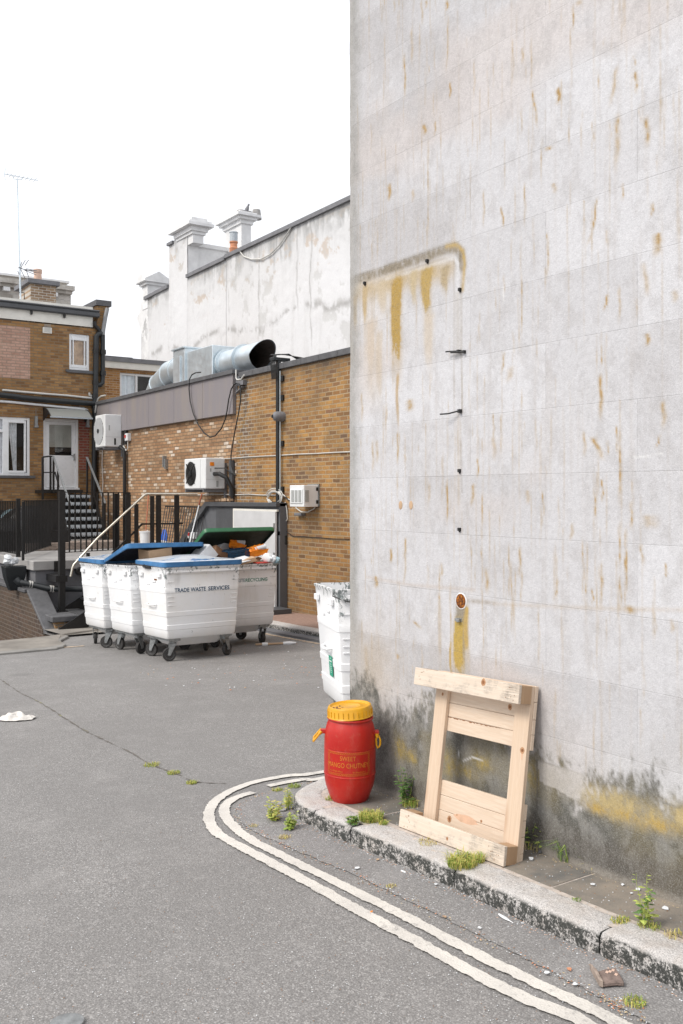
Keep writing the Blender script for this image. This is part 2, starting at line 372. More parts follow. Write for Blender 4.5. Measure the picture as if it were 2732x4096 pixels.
M['pine_end'] = wood('pine_block', 'Z', (.44,.29,.175), (.33,.20,.11))

# painted metal/plastic of the bins ------------------------------------
def binpaint(name, seed, warm=.5, chips=.5):
    t = NT(name); o = t.obj()
    so_ = t.n('ShaderNodeVectorMath', {0: o, 1: (seed * 3.1, seed * 1.7, 0.0)}, operation='ADD').outputs[0]
    x, y, z = t.sep(o)[:3]
    c = t.mix(t.ramp(t.noise(1.8, 4, vec=so_), [(.4, 0.), (.65, warm)]), (.83,.84,.855), (.79,.765,.73))
    dr = t.math('MULTIPLY', t.ramp(t.noise(7, 6, .7, vec=so_, sc=(1, 1, .12)), [(.55, 0.), (.75, 1.)]), t.n('ShaderNodeMapRange', {0: z, 1: .6, 2: 1.2, 3: 0.15, 4: .8}).outputs[0])
    c = t.mix(t.math('MULTIPLY', dr, .6), c, (.38,.36,.32))
    ax = t.math('ABSOLUTE', x); ay = t.math('ABSOLUTE', y)
    cor = t.n('ShaderNodeMapRange', {0: t.math('ADD', t.math('MULTIPLY', ax, .8), ay), 1: .76, 2: .86, 3: 0.0, 4: 1.0}).outputs[0]
    topz = t.n('ShaderNodeMapRange', {0: z, 1: .80, 2: 1.12, 3: 0.0, 4: 1.0}).outputs[0]
    top2 = t.n('ShaderNodeMapRange', {0: z, 1: 1.08, 2: 1.2, 3: 0.0, 4: .75}).outputs[0]
    area = t.math('MAXIMUM', t.math('MULTIPLY', cor, topz), top2)
    chip = t.ramp(t.math('ADD', t.noise(16, 7, .78, vec=so_, sc=(1, 1, .6)), t.math('MULTIPLY', area, .125 * (.6 + chips))), [(.655, 0.), (.675, 1.)])
    c = t.mix(chip, c, (.22,.25,.25))
    ru = t.ramp(t.noise(3.2, 6, .7, vec=so_, sc=(2.2, 2.2, .22)), [(.66, 0.), (.76, .6)])
    c = t.mix(ru, c, (.55,.33,.16))
    lowd = t.n('ShaderNodeMapRange', {0: z, 1: .45, 2: .2, 3: 0.0, 4: .45}).outputs[0]
    c = t.mix(t.math('MULTIPLY', lowd, t.noise(9, 5, .7, vec=so_)), c, (.42,.37,.31))
    return t.out(c, .48, t.noise(14, 4, vec=so_), .12, .01)
def lidblue(name):
    t = NT(name); o = t.obj()
    c = t.mix(t.ramp(t.noise(5, 5, .7), [(.45, 0.), (.7, .5)]), (.02,.15,.42), (.06,.26,.55))
    c = t.mix(t.ramp(t.noise(2.6, 5, .7), [(.36, 0.), (.44, .92)]), c, (.66,.70,.73))  # whitish areas put the sky's reflection into the lid top colour
    return t.out(c, .17, t.noise(4, 4), .25, .02)
M['lidblue'] = lidblue('blue_lid_plastic')
M['lidrim'] = plain('blue_lid_rim', (.045,.17,.37), .4, .25, 8)
M['lidshade'] = plain('blue_underside_shade', (.008,.022,.05), .6, .3, 8)  # blue lid colour darkened to paint the shade beneath the lid

# ------------------------------------------------------------------ numpy paint for big stained walls
rng = np.random.default_rng(7)
def fbm(Yg, Zg, fy, fz, octs=5, gain=.55, seed=0):
    r = np.random.default_rng(seed); out = np.zeros_like(Yg); amp = 1; tot = 0
    for o in range(octs):
        T = r.random((97, 97)); a = Yg * fy * 2 ** o + r.random() * 50; b = Zg * fz * 2 ** o + r.random() * 50
        ia = np.floor(a).astype(int); ib = np.floor(b).astype(int); fa = a - ia; fb = b - ib
        fa = fa * fa * (3 - 2 * fa); fb = fb * fb * (3 - 2 * fb)
        g = lambda i, j: T[i % 97, j % 97]
        out += amp * ((g(ia, ib) * (1-fa) + g(ia+1, ib) * fa) * (1-fb) + (g(ia, ib+1) * (1-fa) + g(ia+1, ib+1) * fa) * fb)
        tot += amp; amp *= gain
    return out / tot
def smooth(x, a, b):
    t_ = np.clip((x - a) / (b - a), 0, 1); return t_ * t_ * (3 - 2 * t_)
def lerp(C, m, col):
    m = np.clip(m, 0, 1)[..., None]; return C * (1 - m) + np.array(col) * m
def grid_obj(name, P3, C, mat, holes=None, **kw):
    ny, nz_ = P3.shape[:2]; V = P3.reshape(-1, 3)
    i, j = np.meshgrid(np.arange(ny - 1), np.arange(nz_ - 1), indexing='ij')
    a = (i * nz_ + j).ravel(); F = np.stack([a, a + nz_, a + nz_ + 1, a + 1], 1)
    if holes is not None: F = F[~holes.ravel()]
    me = bpy.data.meshes.new(name); off = V.min(0)
    me.vertices.add(len(V)); me.vertices.foreach_set('co', (V - off).ravel().astype(np.float32))
    me.loops.add(len(F) * 4); me.loops.foreach_set('vertex_index', F.ravel().astype(np.int32))
    me.polygons.add(len(F)); me.polygons.foreach_set('loop_start', np.arange(0, len(F) * 4, 4, dtype=np.int32))
    me.update(calc_edges=True); me.validate()
    at_ = me.color_attributes.new('Col', 'FLOAT_COLOR', 'POINT')
    A = np.ones((len(V), 4), np.float32); A[:, :3] = C.reshape(-1, 3); at_.data.foreach_set('color', A.ravel())
    me.materials.append(mat); o = bpy.data.objects.new(name, me); COL.objects.link(o)
    par = kw.pop('parent', None); o.parent = par
    o.location = Vector(off) - (par.location if par else Vector((0, 0, 0)))
    return tag(o, **kw)
# material reading the painted wear, plus block joints and fine grain
t = NT('stained_render_blocks'); x, y, z = t.sep()[:3]
at_ = t.n('ShaderNodeVertexColor', layer_name='Col').outputs[0]
v = t.n('ShaderNodeCombineXYZ', {0: t.math('ADD', y, 0.55 * 4 - 5.51 + 1.1 + .55), 1: t.math('ADD', z, -2.166 + .3205 * 20)}).outputs[0]
br = t.n('ShaderNodeTexBrick', {'Vector': v, 'Scale': 1.0, 'Mortar Size': .0022, 'Mortar Smooth': .4, 'Brick Width': 1.1, 'Row Height': .3205, 'Color1': (0,0,0,1), 'Color2': (1,1,1,1)})
c = at_
lum = t.n('ShaderNodeRGBToBW', {0: at_}).outputs[0]
wear = t.n('ShaderNodeMapRange', {0: lum, 1: .52, 2: .14, 3: 0.0, 4: 1.0}).outputs[0]
spk = t.noise(150, 4, .8)
c = t.mix(t.math('MULTIPLY', t.ramp(spk, [(.50, 0.), (.62, 1.)]), t.math('ADD', t.math('MULTIPLY', wear, .26), .05)), c, (.50,.50,.46))
c = t.mix(t.math('MULTIPLY', t.ramp(t.noise(70, 6, .85), [(.52, 0.), (.66, 1.)]), t.math('ADD', t.math('MULTIPLY', wear, .75), .07)), c, (.10,.09,.07))
c = t.mix(t.math('MULTIPLY', t.ramp(t.voro(120), [(.08, 1.), (.16, 0.)]), .14), c, (.16,.13,.09))
c = t.mix(t.math('MULTIPLY', t.ramp(t.noise(220, 3, .9), [(.50, 0.), (.66, 1.)]), .30), c, (.30,.295,.29))
jm = t.math('MULTIPLY', br.outputs[1], t.ramp(t.noise(3, 5, .7), [(.40, .05), (.68, .42)]))
c = t.mix(jm, c, (.26,.25,.24))
gr = t.ramp(t.math('ADD', t.math('MULTIPLY', t.noise(260, 3, .9), .6), t.math('MULTIPLY', t.noise(60, 5, .8), .4)), [(.38, .80), (.62, 1.10)])
c = t.mix(1.0, c, gr, 'MULTIPLY')
pit = t.math('MULTIPLY', t.ramp(t.voro(75), [(.06, 1.), (.13, 0.)]), t.ramp(t.noise(5, 4, .7), [(.48, 0.), (.62, .75)]))
c = t.mix(pit, c, (.17, .14, .10))
hgt = t.math('SUBTRACT', t.math('ADD', t.noise(120, 5, .75), t.math('MULTIPLY', t.noise(14, 3), 1.3)), t.math('MULTIPLY', br.outputs[1], 1.2))
M['nearwall'] = t.out(c, .92, hgt, .45, .006)
t = NT('old_white_render')
at_ = t.n('ShaderNodeVertexColor', layer_name='Col').outputs[0]
c = t.mix(t.math('MULTIPLY', t.ramp(t.noise(20, 6, .75), [(.5, 0.), (.7, 1.)]), .12), at_, (.35,.34,.33))
M['farwall'] = t.out(c, .92, t.noise(9, 6, .7), .4, .02)
#@@GROUND
# ================================================================== GROUND
def sheet(pts, h, name, mat, **kw):
    mb = MB(); mb.add([(x, y, gz(y) + h) for x, y in pts], [tuple(range(len(pts)))]); return mb.build(name, mat, **kw)
mb = MB(); xs = [-150, 4.7, 150]; ys = [-150, 14.9, 26.5, 150]
for i in range(2):
    for j in range(3):
        if i == 0 and j == 1: continue
        mb.add([(xs[i], ys[j], gz(ys[j])), (xs[i+1], ys[j], gz(ys[j])), (xs[i+1], ys[j+1], gz(ys[j+1])), (xs[i], ys[j+1], gz(ys[j+1]))], [(0, 1, 2, 3)])
mb.build('road', M['asphalt'], kind='structure')
mb = MB(); mb.box((-20, 14.9, -3.2), (4.7, 26.5, -3.0)); mb.box((-20, 14.7, -3.2), (4.7, 14.89, gz(14.9) - .01))
mb.build('sunken_yard', M['render_grey'], kind='structure')
def catmull(pts, step):
    P_ = [Vector((*p, 0)) for p in pts]; P_ = [P_[0] * 2 - P_[1]] + P_ + [P_[-1] * 2 - P_[-2]]; out = []
    for i in range(1, len(P_) - 2):
        a, b, c, d = P_[i-1:i+3]; n = max(1, int((c - b).length / step))
        for k in range(n):
            s = k / n; out.append(.5 * ((2*b) + (c-a)*s + (2*a-5*b+4*c-d)*s*s + (-a+3*b-3*c+d)*s**3))
    out.append(P_[-2]); return out
def strip(pts, w, h, name, mat, ragged=.0075, step=.010, smoothp=True, **kw):
    pl = catmull(pts, step) if smoothp else [Vector((*p, 0)) for p in pts]
    n = len(pl); r = random.Random(len(pts) * 7 + int(w * 1000)); vs = []; nl = nr = 0; bl = br_ = 0
    for i, p in enumerate(pl):
        d = pl[min(i+1, n-1)] - pl[max(i-1, 0)]; d.normalize(); q = Vector((-d.y, d.x, 0))
        if i % 2 == 0: bl = r.uniform(-1, 1) * ragged * .6
        if i % 2 == 1: br_ = r.uniform(-1, 1) * ragged * .6
        nl = nl * .45 + bl * .55 + r.uniform(-1, 1) * ragged * .3; nr = nr * .45 + br_ * .55 + r.uniform(-1, 1) * ragged * .3
        for sgn, k in ((1, nl), (-1, nr)):
            e = p + q * sgn * (w / 2 + k * 1.0); vs.append((e.x, e.y, gz(e.y) + h))
    mb = MB(); mb.add(vs, [(2*i, 2*i+1, 2*i+3, 2*i+2) for i in range(n-1)]); return mb.build(name, mat, **kw)
# gutter repair strip along the kerb
gut = [(2.69, -4), (2.69, 1.5), (2.70, 2.4), (2.69, 3.2), (2.66, 3.9), (2.60, 4.5), (2.60, 4.9), (2.72, 5.2), (2.95, 5.36), (3.4, 5.42)]
gi = catmull(gut, .03); r_ = random.Random(3)
vs = []
for p in gi:
    e = Vector((p.x + r_.uniform(-.008, .008), p.y + r_.uniform(-.006, .006), 0)); vs.append(e)
poly = [(e.x, e.y) for e in vs] + [(3.5, 5.15), (3.1, 5.0), (3.0, 4.7), (3.0, 2), (3.0, -4)]
sheet(poly, .004, 'gutter_patch', M['gutter'], kind='structure')
olp = [onR(*c4b(*p)) for p in [(465,107),(340,122),(230,145),(150,180),(110,220),(108,265),(140,305),(250,365),(400,445),(560,535),(720,620),(900,720),(1080,810),(1260,884)]]
ol = [(6.5, 5.72), (4.6, 5.70)] + [(p.x, p.y) for p in olp] + [(2.44, 1.9), (2.44, 1), (2.44, -3)]
ilp = [onR(*c4b(*p)) for p in [(240,172),(190,188),(160,208),(152,235),(175,272),(240,322),(400,402),(560,482),(720,562),(900,657),(1100,757),(1300,850)]]
il = [(p.x, p.y) for p in ilp] + [(2.60, 1.9), (2.60, 1), (2.60, -3)]
strip(ol, .068, .008, 'road_marking', M['paint'], kind='structure')
strip(il, .064, .008, 'road_marking', M['paint'], kind='structure')
il2 = [onR(*c4b(*p)) for p in [(288,153),(340,142),(400,132),(465,127)]]
strip([(p.x, p.y) for p in il2] + [(4.4, 5.56), (6.5, 5.56)], .06, .0085, 'road_marking', M['paint'], ragged=.009, kind='structure')
for X0 in (7.38, 7.52): pass
strip([(7.37, 11.0), (7.38, 11.9), (7.39, 12.6), (7.41, 13.3)], .07, .005, 'worn_line', M['oldline'], ragged=.02, kind='structure')
ll = [onR(*l1(*p)) for p in [(0, 2070), (350, 2035), (700, 1996), (1140, 1962)]]
strip([(-3, 13.7), (1.5, 13.75)] + [(p.x, p.y) for p in ll], .09, .005, 'worn_line', M['oldline'], ragged=.015, kind='structure')
strip([(-3, 13.84), (1.5, 13.9)] + [(p.x, p.y + .15) for p in ll[:3]], .06, .005, 'worn_line', M['oldline'], ragged=.02, kind='structure')
# crack across the road
cp = [onR(x*1.7424, y*1.7424) for x, y in [(0,1560),(45,1590),(90,1612),(150,1650),(195,1678),(240,1700),(300,1728),(345,1755),(400,1775),(450,1795),(520,1800)]]
strip([(2.85, 12.2)] + [(p.x, p.y) for p in cp], .009, .0045, 'road_crack', M['crack'], ragged=.014, step=.02, kind='structure')
gc = [(p.x - .005, p.y) for p in gi if .5 < p.y < 5.3]

# near pavement
kerb = [(2.975,-4),(2.975,0.2),(2.965,2.19),(2.945,2.6),(2.94,2.93),(2.937,3.46),(2.925,3.83),(2.90,4.28),(2.893,4.60),(2.905,4.78),(2.96,4.94),(3.06,5.05),(3.20,5.13),(3.40,5.19),(4.2,5.27),(9,5.3)]
kp = catmull(kerb, .02)
cum = [0]
for i in range(1, len(kp)): cum.append(cum[-1] + (kp[i] - kp[i-1]).length)
def s_at_y(yv): return min(zip([abs(p.y - yv) + (5 if p.x > 3.0 else 0) for p in kp], cum))[1]
def kpos(s):
    i = 0; lo, hi = 0, len(cum) - 1
    while hi - lo > 1:
        m = (lo + hi) // 2
        if cum[m] <= s: lo = m
        else: hi = m
    f = (s - cum[lo]) / max(1e-6, cum[hi] - cum[lo]); p = kp[lo].lerp(kp[hi], f); d = (kp[hi] - kp[lo]).normalized()
    return p, Vector((d.y, -d.x, 0))
cuts = [s_at_y(y) for y in (-3, -1.9, -.6, .5, 1.45, 2.575, 3.44, 4.27, 4.62)]; cuts += [cuts[-1] + .95, cuts[-1] + 2.1, cuts[-1] + 3.3]
prof = [(.004, -.06), (.001, .03), (.003, .078), (.010, .091), (.024, .099), (.06, .101), (.10, .101), (.14, .101), (.165, .100), (.172, .093), (.172, -.06)]
pm = MB()
for a, b in zip(cuts[:-1], cuts[1:]):
    mb = MB(); a += .005; b -= .005; n = max(6, int((b - a) / .022)); rings = []
    rr = random.Random(int(a * 100)); hj = rr.uniform(-.004, .003); ph = rr.uniform(0, 9)
    for i in range(n + 1):
        s = a + (b - a) * i / n; p, q = kpos(s); e = min(i, n - i); sh = .010 if e == 0 else (.003 if e == 1 else 0); ring = []
        for j, (o_, z_) in enumerate(prof):
            w1 = math.sin(s * 23 + j + ph) * .0022 + math.sin(s * 61 + j * 2.1) * .0016 + rr.uniform(-1, 1) * .0016
            o2 = o_ + w1 * (1 if j < 8 else 0) + (sh if j < 4 else 0); z2 = z_ + hj * (z_ > 0) + w1 * .8 * (z_ > .05) - (sh if z_ > .05 else 0)
            ring.append(p + q * o2 + Vector((0, 0, gz(p.y + q.y * o2) + z2)))
        rings.append(ring)
    mb.loft(rings); mb.build('kerb_stone', M['granite'], smooth=True, kind='structure')
# pale mortar strip behind the kerb then slabs
inner = [kpos(s) for s in [i * .05 for i in range(int(cuts[0] / .05), int(cuts[-1] / .05))]]
for off, h, nm, mt in ((.165, .0985, 'mortar_joint', 'mortar'),):
    a = [(p + q * off) for p, q in inner]; b = [(p + q * (off + .04)) for p, q in inner]
    mb = MB(); mb.add([Vector((x.x, x.y, gz(x.y) + h)) for x in a] + [Vector((x.x, x.y, gz(x.y) + h)) for x in b], [(i, i+1, len(a)+i+1, len(a)+i) for i in range(len(a)-1)])
    mb.build(nm, M[mt], kind='structure')
a = [(p + q * .196) for p, q in inner if p.x < 3.3]
sy = [-3.2, -2.3, -1.4, -.5, .4, 1.35, 2.27, 3.0, 3.62, 4.3, 4.9]
mb = MB()
for y0, y1 in zip(sy[:-1], sy[1:]):
    def ex(yv): return min(a, key=lambda p_: abs(p_.y - yv) + (9 if p_.y > 4.6 and p_.x > 3.2 else 0)).x
    h_ = .098 + random.Random(int(y0 * 10)).uniform(0, .0012); nseg = 4
    for k in range(nseg):
        ya = y0 + .006 + (y1 - y0 - .012) * k / nseg; yb = y0 + .006 + (y1 - y0 - .012) * (k + 1) / nseg
        mb.add([(ex(ya), ya, gz(ya) + h_), (3.43, ya, gz(ya) + h_), (3.43, yb, gz(yb) + h_), (ex(yb), yb, gz(yb) + h_)], [(0, 1, 2, 3)])
mb.build('pavement', M['paving'], kind='structure')
mb = MB(); pr = [(p + q * .08) for p, q in inner]
mb.add([(p.x, p.y, gz(p.y) + .0966) for p in pr] + [(14, 4.4, gz(4.4) + .0966), (14, -3.5, gz(-3.5) + .0966)], [tuple(range(len(pr) + 2))])
mb.build('pavement', M['mortar'], kind='structure')
# back pavement by the brick wall
kb = [(7.70, 5.0), (7.66, 11.9), (7.72, 13.4), (7.80, 14.2), (8.0, 15.4)]
mb = MB(); q = catmull(kb, .12); rings = []
for i, p in enumerate(q):
    j = .006 * math.sin(i * 1.7)
    rings.append([Vector((p.x + o_ + j, p.y, gz(p.y) + z_)) for o_, z_ in ((-.005, -.05), (0, .11), (.02, .13), (.17, .13), (.17, -.05))])
mb.loft(rings); mb.build('kerb_stone', M['granite'], kind='structure')
mb = MB(); rings = []
for i, p in enumerate(q[:-6]):
    rings.append([Vector((p.x + o_, p.y, gz(p.y) + z_)) for o_, z_ in ((-.19, -.05), (-.19, .035), (-.01, .04), (-.01, -.05))])
mb.loft(rings); mb.build('drain_strip', M['render_grey'], kind='structure')
mb = MB(); mb.add([(p.x + .168, p.y, gz(p.y) + .126) for p in q] + [(8.95, 15.4, gz(15.4) + .126), (8.95, 5, gz(5) + .126)], [tuple(range(len(q) + 2))])
mb.build('pavement', M['red_pave'], kind='structure')
# back-left pavement and kerb
kl = [(-4, 13.58), (3.4, 13.6), (4.15, 13.63), (4.42, 13.9), (4.5, 14.4), (4.8, 14.95)]
mb = MB(); q = catmull(kl, .15); rings = []
for p in q: rings.append([Vector((p.x, p.y + o_, gz(p.y) + z_)) for o_, z_ in ((0, -.05), (0, .025), (.02, .034), (.14, .034), (.14, -.05))])
mb.loft(rings); mb.build('kerb_stone', plain('dropped_kerb', (.25,.24,.225), .9, .2, 5, .3), kind='structure')
mb = MB(); mb.add([(p.x, p.y + .13, gz(p.y) + .03) for p in q] + [(8.9, 15.3, gz(15.3) + .02), (8.9, 17.2, gz(17.2) + .02), (4.71, 17.2, gz(17.2) + .06), (4.71, 15.05, gz(15) + .06), (4.2, 14.93, gz(15) + .06), (-4, 14.6, gz(14.6) + .06)], [tuple(range(len(q) + 6))])
mb.build('pavement', plain('worn_paving', (.24, .22, .195), .95, .3, 2.0, .4), kind='structure')

# ================================================================== NEAR RENDERED BUILDING
XW = 3.424; YC = 5.012
bld = thing('rendered_building', (XW, YC, gz(YC)), 'tall pale rendered building with rust streaked blockwork wall filling the right side', 'building')
ys = np.concatenate([np.linspace(-4, .9, 12)[:-1], np.arange(.9, YC - .004, .0095), [YC - .004, YC]])
zs = np.concatenate([np.arange(-.35, 5.05, .0095), np.linspace(5.06, 8.2, 10)])
Yg, Zg = np.meshgrid(ys, zs, indexing='ij')
def WP(p): q = onX(p[0], p[1], XW); return q.y, q.z
mid = fbm(Yg, Zg, 1.1, 1.1, 6, .6, 1); fine = fbm(Yg, Zg, 14, 9, 5, .7, 2); vert = fbm(Yg, Zg, 34, .9, 5, .65, 3); vfine = fbm(Yg, Zg, 60, 30, 3, .7, 4)
# block tints
row = np.floor((Zg - 2.166) / .3205).astype(int); colm = np.floor((Yg - 3.31 + (row % 2) * .55) / 1.1).astype(int)
tr = np.random.default_rng(5).random((60, 60)); tint = tr[(row + 30) % 60, (colm + 30) % 60]
C = np.ones(Yg.shape + (3,)) * np.array([.62, .615, .625])
fr = (Zg - 2.166) / .3205 - row
C = lerp(C, smooth(tint, .35, 1) * .62 * (.35 + .65 * fr) * (.5 + mid), (.46, .45, .455))
C = lerp(C, smooth(1 - tint, .62, 1.0) * .45, (.72, .72, .735))
C = lerp(C, smooth(mid, .46, .66) * .6, (.48, .465, .465))
C = lerp(C, smooth(fbm(Yg, Zg, .8, 1.4, 4, .6, 11), .52, .7) * .38, (.62, .54, .49))
C = lerp(C, smooth(fine, .48, .7) * .32, (.42, .40, .39))
C = lerp(C, smooth(vert, .55, .75) * .28, (.52, .48, .45))
rust = np.zeros_like(Yg)
def streak(u, v0, v1, wpx=8, k=.7, slant=0, seed=0):
    y0, z0 = WP((u, v0)); y1, z1 = WP((u + slant, v1)); ya, _ = WP((u - wpx / 2, v0)); yb, _ = WP((u + wpx / 2, v0)); w = abs(ya - yb) / 2 + .0015
    s = np.clip((z0 - Zg) / max(.01, (z0 - z1)), -.3, 1.3); yc = y0 + (y1 - y0) * s + .0035 * np.sin(s * 9 + seed)
    w = w * .78; m = np.exp(-((Yg - yc) / w) ** 2) * smooth(s, -.08, .15) * (1 - smooth(s, .6, 1.08)) * (.15 + 1.3 * vfine) * k
    np.maximum(rust, m, out=rust)
for x_, a, b, w_, k_, sl in [(275,250,460,9,.75,4),(310,130,300,14,.45,0),(480,80,350,8,.55,-8),(488,380,460,9,.9,0),(870,420,600,11,.75,22),(990,405,490,24,.9,2),(1262,310,500,22,.55,-26),(1350,330,440,18,.75,4),(1268,530,800,30,.55,-8),(1400,540,690,26,.7,6),(207,850,935,20,.85,-2),(725,960,1060,10,.8,14),(1172,920,1110,12,.8,-26),(1290,850,935,8,.8,0),(1452,1080,1160,44,.75,0),(365,575,630,22,.75,8),(420,560,640,9,.6,-4),(230,0,60,7,.5,0),(355,0,120,9,.6,5),(378,0,40,12,.7,0),(475,0,50,14,.85,0),(1060,20,150,9,.65,0),(780,180,400,8,.45,0),(825,220,300,12,.6,0),(865,180,420,7,.5,0),(1345,250,330,6,.5,0),(1085,0,30,30,.6,0),(945,680,700,34,.7,0),(970,850,900,22,.6,6),(645,880,1060,9,.5,0),(835,850,1060,8,.55,0),(600,280,460,7,.5,0),(820,500,640,7,.5,0),(1150,560,700,8,.4,0),(940,1080,1160,9,.5,0),(1430,940,1010,16,.6,-8),(315,880,940,14,.5,0),(385,650,1150,5,.6,0)]:
    u, v = w6(x_, a); _, v2 = w6(x_, b); streak(u, v, v2, w_ * .8, k_, sl)
for x_, a, b, w_, k_, sl in [(1160,-10,95,14,.7,-28),(1450,50,150,44,.6,0),(1385,175,340,30,.45,20),(945,60,260,10,.65,-4),(1222,318,400,14,.75,-16),(1275,280,470,12,.55,0),(1355,340,450,8,.45,0),(1405,500,565,26,.7,0),(1532,300,365,30,.45,0),(775,655,735,34,.4,-16),(742,590,700,10,.6,-14),(302,808,870,40,.6,0),(1186,690,910,20,.85,2),(1110,960,1080,14,.55,4),(1150,985,1095,30,.7,44),(1478,815,960,26,.6,0),(1262,930,1060,9,.65,0),(1275,950,1310,10,.85,0),(598,1200,1310,16,.75,-8),(475,1180,1405,9,.8,0),(850,1230,1300,22,.5,0),(1415,1345,1415,90,.45,0),(1195,1180,1290,11,.8,0),(1330,1280,1420,14,.65,0),(1305,1400,1740,9,.8,0),(215,1500,1572,14,.85,0),(283,1450,1560,12,.7,-6),(762,1480,1740,8,.6,0),(815,1490,1640,14,.6,-6),(1160,1200,1400,8,.6,0),(655,1590,1720,24,.6,6),(988,1640,1740,11,.75,-12),(690,870,1010,7,.6,0),(690,980,1100,22,.5,6),(725,880,1080,7,.5,0),(1220,1000,1080,7,.6,0),(245,960,1120,9,.75,0),(280,1060,1110,12,.4,0),(78,780,920,10,.55,3),(130,1000,1170,12,.5,0),(150,1000,1120,16,.5,0),(455,1060,1300,10,.35,-4),(618,1080,1180,10,.7,0),(1275,1380,1620,9,.65,0),(1370,1480,1600,12,.6,16),(1465,970,1040,10,.6,-20),(640,1240,1480,8,.6,-6),(635,1480,1740,6,.5,0),(920,1230,1400,7,.6,0),(1105,1460,1740,7,.55,0),(1195,1560,1740,7,.6,0),(1490,1590,1640,10,.7,0),(395,1200,1300,11,.5,-6),(1060,1380,1470,18,.45,-12),(125,80,180,6,.4,0),(150,90,140,6,.5,0),(380,0,120,5,.6,0),(820,60,650,5,.55,0),(1190,500,700,6,.6,0),(740,230,340,7,.4,0)]:
    u, v = w3(x_, a); _, v2 = w3(x_, b); streak(u, v, v2, w_ * .8, k_, sl)
for x_, a, b, w_, k_, sl in [(640,150,620,5,.5,0),(770,60,400,9,.6,6),(818,0,270,8,.55,0),(990,140,240,13,.75,-16),(1165,0,600,7,.5,8),(1190,60,290,9,.7,0),(1305,0,290,9,.75,-4),(1275,120,300,11,.7,6),(285,0,170,10,.55,-10),(145,120,180,22,.75,0),(215,0,50,12,.7,0),(320,330,370,24,.6,30),(95,440,640,26,.5,8),(440,60,560,8,.5,0),(490,150,580,6,.6,0),(1440,280,420,9,.5,0),(245,480,510,20,.6,0),(1115,100,250,6,.6,0),(1150,180,260,8,.8,0),(1490,60,120,8,.7,0),(1000,900,990,12,.6,-8),(450,60,130,12,.6,0),(900,260,560,8,.4,0),(1325,260,300,60,.6,0),(1390,540,700,7,.35,0),(1520,320,390,22,.4,0)]:
    u, v = w7(x_, a); _, v2 = w7(x_, b); streak(u, v, v2, w_ * .8, k_, sl)
rs = random.Random(12); rs2 = random.Random(44)
for i in range(620):
    yy = rs.uniform(.5, 4.95); zz = rs.uniform(.7, 5.1); L = rs.uniform(.05, .45) ; w = rs.uniform(.0004, .0022)
    i0 = max(0, np.searchsorted(ys, yy - .03)); i1 = np.searchsorted(ys, yy + .03); j0 = max(0, np.searchsorted(zs, zz - L * 1.2)); j1 = np.searchsorted(zs, zz + .04)
    y_, z_ = Yg[i0:i1, j0:j1], Zg[i0:i1, j0:j1]; s = (zz - z_) / L
    m = np.exp(-((y_ - yy - .003 * np.sin(s * 7 + i)) / (w + .003)) ** 2) * smooth(s, -.05, .12) * (1 - smooth(s, .5, 1.05)) * rs.uniform(.12, .45) * (.1 + 1.3 * vfine[i0:i1, j0:j1])
    rust[i0:i1, j0:j1] = np.maximum(rust[i0:i1, j0:j1], m)
for i in range(170):
    yy = rs2.uniform(.6, 4.95); zz = 2.166 + .3205 * rs2.randint(-5, 9) - rs2.uniform(0, .02); L = rs2.uniform(.25, 1.3); w = rs2.uniform(.0003, .0018); kk = rs2.uniform(.15, .42)
    i0 = max(0, np.searchsorted(ys, yy - .03)); i1 = np.searchsorted(ys, yy + .03); j0 = max(0, np.searchsorted(zs, zz - L * 1.1)); j1 = np.searchsorted(zs, zz + .01)
    if i1 <= i0 or j1 <= j0: continue
    y_, z_ = Yg[i0:i1, j0:j1], Zg[i0:i1, j0:j1]; s = (zz - z_) / L
    m = np.exp(-((y_ - yy - .004 * np.sin(s * 5 + i)) / (w + .003)) ** 2) * (1 - smooth(s, .3, 1.05)) * kk * (.1 + 1.4 * vfine[i0:i1, j0:j1]) * (.4 + fine[i0:i1, j0:j1])
    rust[i0:i1, j0:j1] = np.maximum(rust[i0:i1, j0:j1], m)
C = C * np.array([.955, .958, .975]); C = lerp(C, rust * 1.3, (.42, .285, .115)); C = lerp(C, smooth(rust, .35, .8) * .8, (.40, .225, .04))
def dpoly(pts):
    D = np.full(Yg.shape, 9.0); q = [WP(p) for p in pts]
    for (y0, z0), (y1, z1) in zip(q[:-1], q[1:]):
        L2 = (y1-y0)**2 + (z1-z0)**2; s = np.clip(((Yg-y0)*(y1-y0) + (Zg-z0)*(z1-z0)) / L2, 0, 1)
        D = np.minimum(D, np.hypot(Yg - y0 - s*(y1-y0), Zg - z0 - s*(z1-z0)))
    return D
# ghost of the removed pipe
C = lerp(C, np.exp(-(dpoly([w3(*p) for p in [(22,335),(60,300),(250,255),(480,210)]]) / .055) ** 2) * .55 * (.5 + fine), (.52, .40, .24))
C = lerp(C, np.exp(-(dpoly([w3(*p) for p in [(20,262),(150,222),(300,170),(460,114),(512,104),(540,128),(546,190)]]) / .030) ** 4) * (.25 + 1.5 * vfine * (.4 + fine)), (.24, .20, .145))
C = lerp(C, np.exp(-(dpoly([w3(*p) for p in [(470,98),(515,92),(548,118),(556,180),(545,300)]]) / .014) ** 2) * .75 * (.5 + vfine), (.50, .34, .10))
C = lerp(C, np.exp(-(dpoly([w3(*p) for p in [(190,252),(330,208),(460,168),(505,150),(524,178),(522,330)]]) / .011) ** 4) * (.25 + .7 * fine), (.68, .68, .69))
C = lerp(C, np.exp(-(dpoly([w3(*p) for p in [(205,243),(330,199),(470,150)]]) / .005) ** 2) * .35 * (.2 + 1.4 * vfine), (.36, .33, .30))
